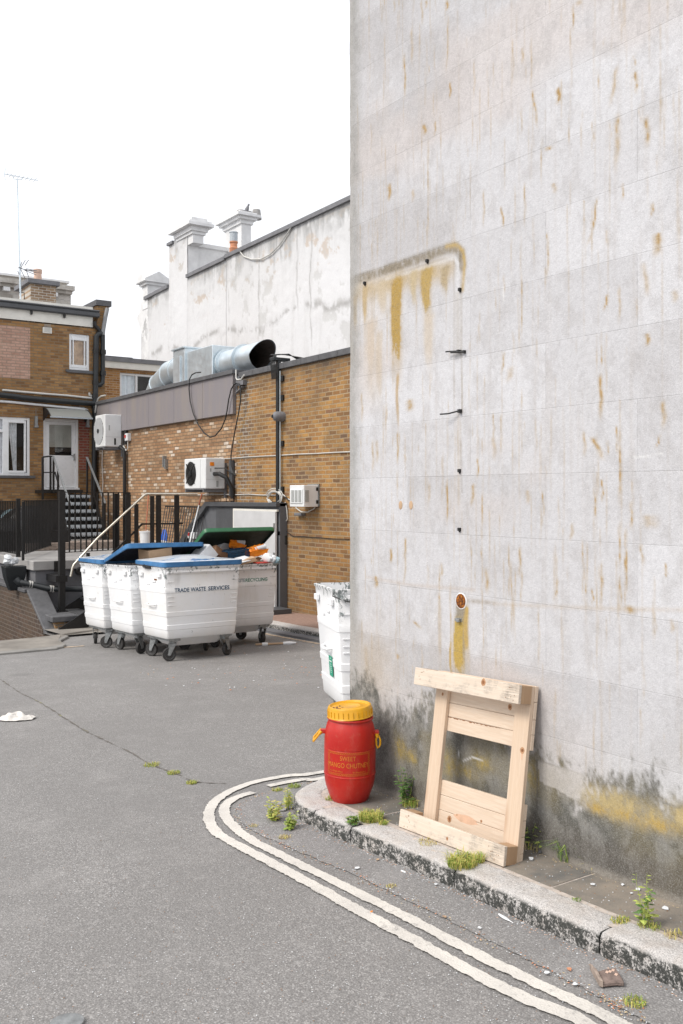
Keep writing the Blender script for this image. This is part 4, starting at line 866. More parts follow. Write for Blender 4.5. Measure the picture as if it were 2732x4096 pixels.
mb = MB(); mb.tube([(XB - .1, ya_ + .0, z0_ + .0), (XB - .06, ya_ - .18, z0_ - .08), (XB - .06, ya_ - .22, z0_ - .3), (XB - .06, ya_ - .22, .6)], .05, 8); mb.box((XB - .05, ya_ - .26, z0_ + .05), (XB, ya_ - .14, z0_ + .55)); mb.build('insulated_pipe', M['black'], smooth=False, label='black pipe dropping down the pale brick below the corner air conditioner', cat='pipe')
p = onX(*c2(1105, 320), XB)
mb = MB(); mb.box((XB - .09, p.y - .09, p.z - .09), (XB + .02, p.y + .09, p.z + .10)); o_ = mb.build('isolator_switch', M['whiteplas'], bev=.01, label='white isolator box with red switch beside the corner air conditioner', cat='switch')
mb = MB(); mb.box((XB - .115, p.y + .0, p.z - .01), (XB - .09, p.y + .06, p.z + .06)); mb.build('knob', M['red'], o_)
mb = MB(); mb.tube([(XB - .04, p.y, p.z - .09), (XB - .04, p.y, p.z - .28), (XB - .04, p.y + .12, p.z - .33), (XB - .04, p.y + .3, p.z - .2)], .015, 6); mb.build('cable', M['cable_w'], o_, True)
p = onX(*c2(1412, 525), XB)
mb = MB(); mb.box((XB - .06, p.y - .03, p.z - .13), (XB + .02, p.y + .03, p.z + .13)); mb.box((XB - .05, p.y - .12, p.z - .18), (XB + .02, p.y - .04, p.z + .05)); mb.build('wall_light', M['zinc'], label='small slim metal wall light on the pale brick left of the air conditioner', cat='wall light')
wallline([(875,430),(873,560),(880,700),(872,900)], .012, M['cable_w'], 'wall_cable', 'pale cable hanging straight down the pale brick in the corner by the stairs', 'cable', f=c2)
wallline([(860,1400),(852,1460),(865,1380),(880,1330),(905,1310),(945,1302)], .02, M['cable_w'], 'wall_cable', 'white cable curving round the corner by the downpipe over the fascia end', 'cable', f=c1, X=XB-.1)

# ---------- rooftop ducting
XD, ZD = 9.55, 4.62; RD = .285
du = thing('extract_duct', (XD, 19.5, 3.8), 'large galvanised steel extract duct with elbow and oblique open mouth on the flat roof', 'duct')
Ry = Matrix.Rotation(R(90), 4, 'X')
ym_ = Yx(c3(930, 0)[0], XD)
def ringY(y, r, tilt=0, n=40, X=XD, Z=ZD):
    return [Vector((X + r * math.cos(2*math.pi*k/n), y + tilt * r * math.sin(2*math.pi*k/n), Z + r * math.sin(2*math.pi*k/n))) for k in range(n)]
ya = ym_ - .30
mb = MB(); mb.loft([ringY(ya + 1.55, RD), ringY(ya + .30, RD + .005), ringY(ya + .3, RD + .012, -1.05)], False, False)
mb.loft([ringY(ya + 1.5, RD - .012), ringY(ya + .3, RD, -1.05)], True, False); mb.build('mouth', M['galv'], du, True)
mb = MB(); mb.loft([ringY(ya + 1.45, RD - .014), ringY(ya + .31, RD - .004, -1.05)], True, False); mb.build('mouth_lining', M['galv_dk'], du, True)
mb = MB()
for q in (1.0, 1.75): mb.loft([ringY(ya + q, RD - .01), ringY(ya + q, RD + .05), ringY(ya + q + .04, RD + .05), ringY(ya + q + .04, RD - .01)], False, False)
mb.build('flange', M['galv'], du)
yb0 = ya + 1.55; mb = MB(); mb.loft([ringY(yb0, RD), ringY(yb0 + .35, RD)], False, False); mb.build('collar', M['galv'], du, True)
yb0 += .3; mb = MB(); mb.box((XD - .36, yb0, ZD - .42), (XD + .36, yb0 + 1.35, ZD + .40)); mb.build('plenum_box', M['galv'], du, bev=.01)
mb = MB(); mb.box((XD - .40, yb0 + 1.35, ZD - .55), (XD + .40, yb0 + 2.0, ZD + .50)); mb.box((XD - .44, yb0 + 1.32, ZD + .50), (XD + .44, yb0 + 2.03, ZD + .54)); mb.box((XD - .43, yb0 + 1.55, ZD - .4), (XD - .40, yb0 + 1.68, ZD + .34)); mb.build('damper', M['galv'], du, bev=.006)
mb = MB(); ye_ = yb0 + 2.0; rings = []; ZE = ZD + .10
path = [(ye_, ZE), (ye_ + .4, ZE), (ye_ + .9, ZE - .05), (ye_ + 1.5, ZE - .25), (ye_ + 1.9, ZE - .6), (ye_ + 2.05, ZE - 1.0)]
for i, (yy_, zz_) in enumerate(path):
    j0, j1 = path[max(0, i-1)], path[min(len(path)-1, i+1)]; d = Vector((0, j1[0]-j0[0], j1[1]-j0[1])).normalized(); up = Vector((0, -d.z, d.y)); rad_ = RD + .08
    rings.append([Vector((XD, yy_, zz_)) + Vector((1, 0, 0)) * rad_ * math.cos(2*math.pi*k/36) + up * rad_ * math.sin(2*math.pi*k/36) for k in range(36)])
mb.loft(rings, True, False); mb.build('elbow', M['galv'], du, True)
mb = MB()
for i in (1, 2, 3, 4):
    c_ = sum(rings[i], Vector()) / 36; mb.tube([c_ + (p - c_) * 1.015 for p in rings[i]] + [c_ + (rings[i][0] - c_) * 1.015], .010, 5)
mb.build('seam', M['galv'], du, True)

# ================================================================== TALL PALE WALL BEHIND
XT = 14.0
tw = thing('rendered_terrace', (XT, 27, 3.8), 'tall weathered white rendered terrace wall with stepped parapet behind the flat roof', 'building')
def tall_piece(name, y0, y1, ztop, ztop2=None, par=tw, label=None):
    ys_ = np.arange(y0, y1 + .02, .045); ztm = max(ztop, ztop2 or ztop); zs_ = np.linspace(0, 1, int((ztm - 2.0) / .045))
    Yq, Sq = np.meshgrid(ys_, zs_, indexing='ij'); zt = ztop + (Yq - y0) / (y1 - y0) * ((ztop2 or ztop) - ztop); Zq = 2.0 + Sq * (zt - 2.0)
    Cq = np.ones(Yq.shape + (3,)) * np.array([.70, .70, .71]); f1 = fbm(Yq, Zq, .5, .5, 6, .6, 21); f2 = fbm(Yq, Zq, 3.2, .35, 6, .65, 22); f3 = fbm(Yq, Zq, 2.2, 2.2, 5, .65, 23); f4 = fbm(Yq, Zq, .8, .3, 4, .6, 24)
    Cq = lerp(Cq, smooth(f1, .45, .7) * .3, (.66, .65, .65)); Cq = lerp(Cq, smooth(f2, .52, .75) * .28, (.50, .49, .48))
    d = (zt - Zq) + (f2 - .5) * 2.4 + (f4 - .5) * 1.2
    Cq = lerp(Cq, (1 - smooth(d, -.2, .9)) * .85 * smooth(f2 + f3, .72, 1.02), (.16, .16, .155)); Cq = lerp(Cq, (1 - smooth(d, .1, 2.0)) * .30, (.48, .48, .47))
    tan = smooth(f3, .60, .66) * (1 - smooth(np.abs(zt - Zq - .8), .2, .9)); Cq = lerp(Cq, tan * .8, (.52, .44, .37))
    Cq = lerp(Cq, smooth(f3 + (f1 - .5) * .8, .72, .76) * .5, (.50, .495, .48))
    lowp = (1 - smooth(Zq + (f1 - .5) * 2, 4.6, 6.2)) * smooth(Yq, 26.5, 29); grid_ = smooth(fbm(Yq, Zq, 2.0, 1.1, 2, .9, 25), .45, .5)
    Cq = lerp(Cq, lowp * grid_ * .4, (.58, .60, .62)); Cq = lerp(Cq, lowp * (1 - grid_) * .3, (.60, .58, .46)); Cq = lerp(Cq, lowp * smooth(f3, .5, .56) * .4, (.38, .38, .38))
    D = np.abs(Zq - 7.0 + .12 * np.sin(Yq * 1.3) + (f1 - .5) * .6); Cq = lerp(Cq, np.exp(-(D / .10) ** 2) * smooth(f3, .42, .6) * .75, (.33, .32, .31))
    for yc in (18.6, 20.4, 22.4, 23.1, 25.3, 27.4):
        D = np.abs(Yq - yc - (f1 - .5) * .5); Cq = lerp(Cq, np.exp(-(D / .03) ** 2) * smooth(f2, .40, .6) * .8, (.35, .34, .33))
    Pq = np.stack([np.full(Yq.shape, XT) + (f3 - .5) * .03, Yq, Zq], -1); grid_obj(name, Pq, Cq, M['farwall'], parent=par, label=label)
f = lambda x, y: onX(*c3(x, y), XT)
Y1 = f(690, 400).y; Y2 = f(425, 530).y; Y3 = f(300, 600).y; Y4 = f(112, 700).y
zA = f(1530, 0).z; zA2 = f(715, 385).z; zB = f(690, 405).z; zC = f(425, 530).z; zD = f(300, 315).z; zE = f(300, 597).z; zF = f(150, 675).z
tall_piece('wall', 8, Y1 - .01, zA + .05, zA2, label='tallest near stretch of the white rendered wall')
tall_piece('wall', Y1, Y2 - .01, zB, zC); tall_piece('wall', Y2, Y3 - .01, zD + .4, zD); tall_piece('wall', Y3, Y4 - .6, zE, zF)
tall_piece('wall', Y4 - .59, Y4 + .05, zF - .6, zF - 1.0)
mb = MB(); mb.box((XT + .03, 8, 2), (XT + .5, Y1, zA2 - .05)); mb.box((XT + .03, Y1, 2), (XT + .5, Y2, zC - .05)); mb.box((XT + .03, Y2, 2), (XT + .42, Y3, zD - .04)); mb.box((XT + .03, Y3, 2), (XT + .5, Y4, zF - .5)); mb.build('core', M['dirtwhite'], tw)
mb = MB(); 
def cop(ya, za, yb, zb, t_=.10):
    mb.prism([(XT - .08, ya, za - .02), (XT - .08, yb, zb - .02), (XT - .08, yb, zb + t_), (XT - .08, ya, za + t_)], (.62, 0, 0))
cop(8, zA + .05, Y1, zA2); cop(Y1 + .02, zB, Y2 - .02, zC); cop(Y3 + .02, zE, Y4 - .4, zF); mb.build('coping', M['lead'], tw)
# end buttress carved profile
mb = MB(); mb.prism([f(112, 690) , f(100, 760), f(78, 805), f(95, 850), f(112, 915), f(116, 980), f(120, 1150), f(160, 1150), f(160, 690)], (.4, 0, 0)); mb.build('end_pier', M['dirtwhite'], tw)
def moulded_cap(mb, x0, y0, x1, y1, z, steps):
    for o_, h_ in steps: mb.box((x0 - o_, y0 - o_, z), (x1 + o_, y1 + o_, z + h_)); z += h_
    return z
# stepped tower chimney
tz = f(430, 245).z; zc = f(345, 285).z
mb = MB(); cy0, cy1 = f(468, 0).y, f(350, 0).y
mb.box((XT + .02, cy0 + .1, zD - .3), (XT + .42, cy1 - .1, f(400, 262).z)); zz = moulded_cap(mb, XT + .02, cy0 + .1, XT + .42, cy1 - .1, f(400, 262).z, [(.06, .10), (.12, .16), (.28, .10), (.22, .08), (.10, .12)])
mb.build('chimney', M['dirtwhite'], tw, label='stepped moulded chimney on the white wall'); 
mb = MB(); mb.lathe([(.12, zz), (.12, zz + .08), (.06, zz + .13), (.07, zz + .18), (.01, zz + .2)], 14, Matrix.Translation((XT + .22, (cy0 + cy1) / 2, 0))); mb.build('chimney_pot', M['dirtwhite'], tw, True)
mb = MB(); mb.box((XT - .08, cy0 - .05, zD + .34), (XT + .3, cy0 + .55, zD + .44)); mb.box((XT - .08, Y3 - .45, zD - .0), (XT + .3, Y3 + .05, zD + .10)); mb.build('coping', M['lead'], tw)
# gable return wall going back behind
p0 = f(435, 280); mb = MB(); mb.prism([(XT + .1, Y2 + .1, 5), (XT + 3.2, Y2 + .1, 5), (XT + 3.2, Y2 + .1, p0.z - .1), (XT + .1, Y2 + .1, p0.z - .1)], (0, .3, 0)); mb.build('return_wall', M['dirtwhite'], tw)
mb = MB(); mb.prism([(XT + .1, Y2 + .02, p0.z - .1), (XT + 3.2, Y2 + .02, p0.z - .1), (XT + 3.2, Y2 + .02, p0.z + .04), (XT + .1, Y2 + .02, p0.z + .04)], (0, .5, 0)); mb.build('coping', M['dirtwhite'], tw)
# far chimney stack
ch = thing('chimney_stack', at(*c3(765, 350), 34), 'tall pale moulded chimney stack standing beyond the white wall', 'chimney')
fc = lambda x, y: onY(*c3(x, y), 30.0)
a, b = fc(680, 330), fc(848, 330); zt_ = fc(760, 178).z
mb = MB(); mb.box((a.x + .45, 29.6, 6), (b.x - .15, 30.9, zt_)); mb.build('stack', M['dirtwhite'], ch)
mb = MB(); z_ = moulded_cap(mb, a.x + .45, 29.6, b.x - .15, 30.9, zt_, [(.06, .14), (.16, .10), (.26, .09), (.16, .07)]); mb.build('cornice', M['dirtwhite'], ch)
for xx in (.68, .98, 1.32):
    mb = MB(); mb.lathe([(.19, z_), (.17, z_ + .14), (.14, z_ + .22 + .12 * (xx > 1.2)), (.02, z_ + .24 + .12 * (xx > 1.2))], 10, Matrix.Translation((a.x + xx, 30.1, 0))); mb.build('chimney_pot', M['concrete'], ch, True)
q = Vector((a.x + .84, 30.0, z_ + .17))
mb = MB(); mb.lathe([(.01, -.05), (.06, .0), (.075, .1), (.05, .20), (.03, .24), (.04, .28), (.025, .32), (.005, .33)], 10, Matrix.Translation(q) @ Matrix.Rotation(R(22), 4, 'Y')); mb.tube([q + Vector((-.02, 0, .03)), q + Vector((-.16, 0, -.12))], [.05, .015], 6); mb.build('pigeon', M['lead'], smooth=True, label='small grey pigeon perched on the tall chimney stack', cat='pigeon')
# orange pot with cowl
p = onX(*c3(741, 356), XT + .25)
op = thing('chimney_flue', p, 'terracotta chimney pot with a metal cowl on the white wall parapet', 'chimney pot')
mb = MB(); mb.lathe([(.15, -.5), (.14, .1), (.15, .12), (.115, .16), (.115, .28), (.14, .30), (.14, .34)], 20, Matrix.Translation(p)); mb.build('pot', M['terracotta'], op, True)
mb = MB(); mb.lathe([(.13, .34), (.13, .62), (.15, .63), (.12, .66)], 20, Matrix.Translation(p)); mb.build('cowl', M['alupvc'], op, True)
# pediment chimney at the far end
y0_, y1_ = f(157, 0).y, f(120, 0).y
X0, X1 = XT - .02, XT + .78; z0_, z1_ = f(140, 690).z - .3, f(140, 585).z
mb = MB(); mb.box((X0, y0_, z0_), (X1, y1_, z1_)); mb.build('chimney', M['dirtwhite'], tw, label='pediment topped chimney at the far end of the white wall')
mb = MB(); zc = (X0 + X1) / 2; o_ = .17
mb.box((X0 - o_ * .5, y0_ - o_ * .5, z1_), (X1 + o_ * .5, y1_ + o_ * .5, z1_ + .1))
mb.prism([(X0 - o_, y0_ - o_, z1_ + .1), (X1 + o_, y0_ - o_, z1_ + .1), (X1 + o_, y0_ - o_, z1_ + .2), (zc, y0_ - o_, z1_ + .52), (X0 - o_, y0_ - o_, z1_ + .2)], (0, y1_ - y0_ + 2 * o_, 0))
yc_ = (y0_ + y1_) / 2; mb.prism([(X0 - o_ - .02, y0_ - o_ - .01, z1_ + .12), (X0 - o_ - .02, yc_, z1_ + .50), (X0 - o_ - .02, y1_ + o_ + .01, z1_ + .12)], ((X1 - X0) / 2 + o_, 0, 0)); mb.build('pediment', M['dirtwhite'], tw)
# thin cables on tall wall
mb = MB(); mb.tube([onX(*c3(*p), XT - .05) for p in [(780,345),(810,385),(865,405),(930,402),(990,370),(1050,310),(1100,235),(1145,165)]], .022, 5); mb.build('sagging_cable', M['cable_w'], smooth=True, label='thin cable sagging across the top of the tall white wall', cat='cable')

# ================================================================== BACK-LEFT BRICK HOUSE
YF = 25.4
hs_ = thing('brick_house', (7.5, YF, gz(YF)), 'two storey brown brick house with white back door at the yard end', 'house')
fy = lambda x, y, Y=YF: onY(*c1(x, y), Y)
fy2 = lambda x, y, Y=YF: onY(*c2(x, y), Y)
XR = fy(940, 900).x
# wall with openings: build as boxes around window, door
W1 = (fy(620, 745), fy(803, 1085)); W2 = (Vector((5.2, YF, fy2(0, 140).z)), fy2(258, 648)); D1 = (fy2(370, 155), fy2(672, 758))
zt = fy(400, 660).z
def rectwall(mb, x0, x1, z0, z1, holes, y0, y1):
    xs_ = sorted({x0, x1, *[h[0] for h in holes], *[h[1] for h in holes]}); zs_ = sorted({z0, z1, *[h[2] for h in holes], *[h[3] for h in holes]})
    for a, b in zip(xs_[:-1], xs_[1:]):
        run = None
        for c_, d in zip(zs_[:-1], zs_[1:]):
            mx_, mz_ = (a + b) / 2, (c_ + d) / 2; hol = any(h[0] < mx_ < h[1] and h[2] < mz_ < h[3] for h in holes)
            if hol:
                if run: mb.box((a, y0, run[0]), (b, y1, run[1])); run = None
            else: run = (run[0], d) if run else (c_, d)
        if run: mb.box((a, y0, run[0]), (b, y1, run[1]))
holes = [(W1[0].x, W1[1].x, W1[1].z, W1[0].z), (W2[0].x, W2[1].x, W2[1].z, W2[0].z), (D1[0].x, D1[1].x, D1[1].z, D1[0].z)]
mb = MB(); rectwall(mb, -2, XR, -3.2, zt, holes, YF, YF + .3); mb.build('wall', M['brick_fac'], hs_)
mb = MB(); a, b = fy(2, 670), fy(270, 1160); mb.box((a.x - .9, YF - .005, b.z), (b.x, YF - .0005, a.z)); mb.build('bricked_up_opening', M['brick_pink'], hs_, label='pink brick infill patch upper left')
mb = MB(); a, b = fy2(674, 172), fy2(762, 600); mb.box((a.x, YF - .005, b.z), (b.x, YF - .0005, a.z)); mb.build('red_brick_strip', M['brick_red'], hs_, label='dark red brick strip right of the door')
mb = MB(); mb.box((-2, YF - .03, fy(300, 640).z), (fy(828, 0).x, YF, fy(300, 540).z + .25)); mb.build('fascia_board', M['cream'], hs_)
zg = fy(400, 560).z
gm = MB(); xg = fy(880, 0).x; gm.box((-2, YF - .16, zg + .0), (xg, YF - .03, zg + .14)); gm.box((-2, YF - .18, zg + .14), (xg, YF + .2, zg + .19)); gm.build('gutter', M['darkgrey'], hs_, bev=.03)
mb = MB()
for x_ in (275, 570): p = fy(x_, 605); mb.box((p.x - .02, YF - .12, zg - .10), (p.x + .02, YF - .03, zg))
mb.build('gutter_bracket', M['black'], hs_)
mb = MB(); mb.box((-2, YF + .1, zg + .1), (XR - .3, 33, zg + .22)); mb.build('roof', M['lead'], hs_)
mb = MB(); mb.box((-2, YF + .31, -3), (XR, 33, zg + .09)); mb.build('house_body', M['dark'], hs_) if False else None
# party wall with flared parapet
pz = fy(860, 490).z
mb = MB(); mb.box((XR - .30, YF + .301, -1), (XR, 33, pz - .3)); mb.build('party_wall', M['brick_chim_x'], hs_)
mb = MB(); mb.prism([fy(880, 600), fy(885, 540), fy(865, 500), fy(972, 508), fy(955, 620), fy(940, 720), fy(860, 700)], (0, .3, 0)); mb.build('corbel', M['brick_fac'], hs_)
mb = MB(); a, b = fy(855, 488), fy(977, 500); mb.box((a.x, YF - .06, a.z - .02), (b.x + .05, 33, a.z + .13)); mb.build('parapet_coping', M['capgrey'], hs_)
mb = MB(); mb.box((a.x + .05, YF + .31, zg), (a.x + .12, 33, a.z - .02)); mb.build('parapet_flashing', M['lead'], hs_)
# windows
def window(x0, x1, z0, z1, bars, inner, curtain, label=None, sill=True, Y=YF):
    fr = MB(); w_ = .07; y0, y1 = Y + .04, Y + .11
    fr.box((x0, y0, z0), (x0 + w_, y1, z1)); fr.box((x1 - w_, y0, z0), (x1, y1, z1)); fr.box((x0 + w_, y0, z0), (x1 - w_, y1, z0 + w_)); fr.box((x0 + w_, y0, z1 - w_), (x1 - w_, y1, z1))
    for b in bars: fr.box(*b)
    wo = fr.build('window_frame', M['upvc'], hs_ if Y == YF else inner_house, bev=.006, label=label)
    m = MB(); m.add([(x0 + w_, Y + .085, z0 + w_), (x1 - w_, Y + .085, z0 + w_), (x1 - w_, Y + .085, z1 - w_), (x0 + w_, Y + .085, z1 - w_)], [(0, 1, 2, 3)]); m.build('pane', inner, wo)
    if curtain: curtain(wo)
    if sill:
        m = MB(); m.box((x0 - .10, Y - .06, z0 - .06), (x1 + .12, Y + .04, z0 + .0)); m.build('sill', M['capgrey'], wo)
    return wo
# clear-ish glass so curtains show
g = bpy.data.materials.new('window_glass'); g.use_nodes = True; nt = g.node_tree; nt.nodes.clear()
o_ = nt.nodes.new('ShaderNodeOutputMaterial'); m_ = nt.nodes.new('ShaderNodeMixShader'); tr_ = nt.nodes.new('ShaderNodeBsdfTransparent'); gl = nt.nodes.new('ShaderNodeBsdfGlossy'); gl.inputs['Roughness'].default_value = .03
fr_ = nt.nodes.new('ShaderNodeFresnel'); fr_.inputs[0].default_value = 1.6; nt.links.new(fr_.outputs[0], m_.inputs[0]); nt.links.new(tr_.outputs[0], m_.inputs[1]); nt.links.new(gl.outputs[0], m_.inputs[2]); nt.links.new(m_.outputs[0], o_.inputs[0]); M['glass'] = g
def drape(wo, x0, x1, z0, z1, mat, nm='curtain', seed=1, taper=0, Y=YF):
    m = MB(); n = 24; r = random.Random(seed); vs = []
    for i in range(n + 1):
        x = x0 + (x1 - x0) * i / n; amp = .003 if nm == 'brown_curtain' else .016; yo = Y + .11 + amp * math.sin(i * .9 + seed) + amp * .4 * math.sin(i * 4.7)
        vs += [(x, yo, z1), (x + taper * (1 - i / n), yo + .01, (z0 + z1) / 2), (x + taper * 1.6 * (1 - i / n), yo, z0)]
    m.add(vs, [(3*i+j, 3*i+j+1, 3*i+j+4, 3*i+j+3) for i in range(n) for j in (0, 1)]); m.build(nm, mat, wo, True)
def c_up(wo): drape(wo, W1[0].x + .05, W1[1].x - .05, W1[1].z, W1[0].z, M['brownpaper'], 'brown_curtain', 3)
x0, x1, z0, z1 = W1[0].x, W1[1].x, W1[1].z, W1[0].z
window(x0, x1, z0, z1, [((x0 + .11, YF + .03, z0 + .14), (x0 + .14, YF + .12, z1 - .14)), ((x1 - .14, YF + .03, z0 + .14), (x1 - .11, YF + .12, z1 - .14)), ((x0 + .07, YF + .035, z0 + .07), (x1 - .07, YF + .11, z0 + .15)), ((x0 + .07, YF + .035, z1 - .17), (x1 - .07, YF + .11, z1 - .07))], M['glass'], c_up, 'narrow upper window lined with brown paper')
x0, x1, z0, z1 = W2[0].x, W2[1].x, W2[1].z, W2[0].z
xa, xb = fy2(20, 0).x, fy2(78, 0).x; zm = fy2(0, 255).z
def c_lo(wo):
    drape(wo, x0 + .05, fy2(36, 0).x, z0 + .05, z1, M['curtain'], 'curtain', 5); drape(wo, xb - .05, fy2(150, 0).x, z0 + .05, z1, M['curtain'], 'curtain', 8, .12)
window(x0, x1, z0, z1, [((xa + .02, YF + .035, z0), (xb, YF + .11, z1)), ((x0, YF + .035, zm - .06), (xa + .02, YF + .11, zm + .02)), ((x1 - .14, YF + .03, z0 + .08), (x1 - .10, YF + .12, z1 - .08)), ((xb, YF + .03, z0 + .07), (x1 - .14, YF + .11, z0 + .13)), ((xb, YF + .03, z1 - .15), (x1 - .14, YF + .11, z1 - .07))], M['glass'], c_lo, 'wide lower window with grey curtains')
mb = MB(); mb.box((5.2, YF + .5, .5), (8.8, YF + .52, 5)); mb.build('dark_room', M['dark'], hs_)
# door
x0, x1, z0, z1 = D1[0].x, D1[1].x, D1[1].z, D1[0].z
mb = MB(); mb.box((x0, YF + .03, z0), (x0 + .07, YF + .12, z1)); mb.box((x1 - .07, YF + .03, z0), (x1, YF + .12, z1)); mb.box((x0 + .07, YF + .03, z1 - .08), (x1 - .07, YF + .12, z1)); mb.box((x0 - .02, YF - .03, z0 - .03), (x1 + .02, YF + .12, z0 + .02)); mb.build('door_frame', M['upvc'], hs_, bev=.005)
ga, gb = fy2(425, 208), fy2(618, 475)
mb = MB(); rectwall(mb, x0 + .075, x1 - .075, z0 + .03, z1 - .085, [(ga.x, gb.x, gb.z, ga.z)], YF + .05, YF + .10)
mb.box((x0 + .15, YF + .044, z0 + .12), (x1 - .15, YF + .05, gb.z - .14)); door = mb.build('door', M['upvc'], hs_)
mb = MB(); mb.box((ga.x, YF + .07, gb.z), (gb.x, YF + .075, ga.z)); mb.build('pane', M['glass'], door)
mb = MB(); mb.box((ga.x, YF + .085, gb.z + .22), (gb.x, YF + .09, ga.z)); mb.build('blind', M['blind'], door)
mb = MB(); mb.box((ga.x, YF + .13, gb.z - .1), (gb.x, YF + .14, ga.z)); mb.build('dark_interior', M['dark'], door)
mb = MB(); p = fy2(637, 485); mb.box((p.x - .012, YF + .01, p.z - .10), (p.x + .012, YF + .05, p.z + .08)); mb.box((p.x - .09, YF + .0, p.z + .02), (p.x + .01, YF + .02, p.z + .045)); mb.build('handle', M['zinc'], door)
# canopy
ca_ = thing('door_canopy', fy2(560, 100, YF), 'curved translucent canopy on black brackets above the white door', 'canopy')
xa, xb = fy2(385, 60, YF - .1).x, fy2(750, 100, YF - .3).x; zc0 = fy2(400, 62).z + .02
t = NT('acrylic_sheet'); M['acrylic'] = t.out((.25, .255, .24), .35)
mb = MB(); vs = []
for i in range(9):
    a_ = i / 8; yy_ = YF - .02 - .62 * a_; zz_ = zc0 - .04 - .26 * a_ ** 1.9
    vs += [(xa, yy_, zz_), (xb, yy_, zz_), (xa, yy_, zz_ - .012), (xb, yy_, zz_ - .012)]
mb.add(vs, [(4*i, 4*i+1, 4*i+5, 4*i+4) for i in range(8)] + [(4*i+2, 4*i+3, 4*i+7, 4*i+6) for i in range(8)]); mb.build('canopy_sheet', M['acrylic'], ca_, True)
mb = MB(); mb.box((xa - .02, YF - .66, zc0 - .34), (xb + .02, YF - .62, zc0 - .30)); mb.box((xa, YF - .04, zc0 - .01), (xb, YF, zc0 + .03)); mb.build('canopy_trim', M['alupvc'], ca_)
for xx in (xa - .03, xb + .005):
    mb = MB(); pts = [(xx, YF - .02 - .62 * i / 8, zc0 - .03 - .26 * (i / 8) ** 1.9) for i in range(9)]; mb.prism(pts + [(xx, YF - .45, zc0 - .22), (xx, YF - .02, zc0 - .38)], (.025, 0, 0)); mb.build('canopy_bracket', M['black'], ca_)
# pipes on facade
def fpipe(pts, r, mat, name, lb, cat, Y=YF - .08, n=10, f=fy):
    mb = MB(); mb.tube([f(x, y, Y) for x, y in pts], r, n); return mb.build(name, mat, None, True, label=lb, cat=cat)
gp_ = fpipe([(848,640),(850,672),(880,708),(897,735)], .055, M['black'], 'gutter_outlet', 'black swan neck pipe under the right end of the gutter', 'pipe')
fpipe([(962,522),(945,600),(925,720),(922,760)], .058, plain('grey_pipe', (.25,.255,.26), .5), 'waste_pipe', 'slanting grey pipe leaning down from the parapet into the black pipework', 'pipe', Y=YF - .10)
dp_ = fpipe([(922,745),(880,755),(862,775),(860,900),(858,1100),(856,1250),(852,1420),(848,1800),(845,2150),(842,2500)], .075, M['blackplastic'], 'downpipe', 'thick black vertical downpipe in the corner of the brick house', 'downpipe')
dp2 = fpipe([(922,760),(922,900),(922,1140),(918,1190),(900,1208),(862,1210)], .062, M['blackplastic'], 'downpipe', 'shorter black downpipe joining the thick one with an elbow', 'downpipe')
for x_, y_ in ((858, 905), (922, 915), (856, 1190), (922, 1105), (852, 1310), (850, 1400)):
    p = fy(x_, y_, YF - .08); mb = MB(); mb.tube([p + Vector((0, 0, .06)), p - Vector((0, 0, .06))], .088, 12); mb.build('pipe_collar', M['black'], dp2 if x_ > 900 else dp_, True)
fpipe([(-60,1292),(100,1308),(220,1325),(380,1340),(500,1350),(700,1366),(850,1376)], .075, M['blackplastic'], 'soil_pipe', 'thick black soil pipe running nearly level across the house wall', 'soil pipe', Y=YF - .12)
fpipe([(20,1255),(200,1272),(400,1289),(600,1304),(780,1324),(830,1330),(880,1328)], .030, M['cable_w'], 'conduit', 'thin pale conduit just above the thick black soil pipe', 'conduit', Y=YF - .04)
fpipe([(-60,1350),(100,1362),(300,1382),(500,1402),(700,1420),(770,1430),(785,1440)], .034, M['upvc'], 'conduit', 'white overflow pipe just below the thick black soil pipe', 'conduit', Y=YF - .06)
fpipe([(800,1278),(802,1300),(815,1308),(850,1308)], .03, M['cable_w'], 'conduit', 'short white bent overflow pipe near the corner downpipe', 'conduit', Y=YF - .04)
for x_, lb in ((320, 'slim metal wall lamp on a wire left of the white door'), (780, 'slim metal wall lamp on a wire right of the white door')):
    p = fy(x_, 1530); mb = MB(); mb.box((p.x - .035, YF - .08, p.z - .14), (p.x + .035, YF, p.z + .12)); mb.box((p.x - .05, YF - .09, p.z - .18), (p.x + .05, YF, p.z - .13)); mb.bar((p.x, YF - .02, p.z + .12), (p.x, YF - .02, p.z + .34), .008); mb.build('wall_lamp', M['zinc'], label=lb, cat='wall lamp', group='slim lamps beside the back door')
a, b = fy(380, 692), fy(460, 752)
mb = MB(); mb.box((a.x, YF - .05, b.z), (b.x, YF, a.z)); vo = mb.build('air_vent', M['cream'], label='small white louvred vent high on the brown brick wall', cat='vent', bev=.005)
mb = MB()
for i in range(9): mb.box((a.x + .03, YF - .056, b.z + .03 + i * .025), (b.x - .03, YF - .051, b.z + .038 + i * .025))
mb.build('slot', M['ac_grey'], vo)
mb = MB(); mb.box((fy(598, 0).x, YF - .07, W1[1].z - .08), (fy(832, 0).x, YF, W1[1].z - .061)); mb.build('sill_slab', M['capgrey'], hs_)
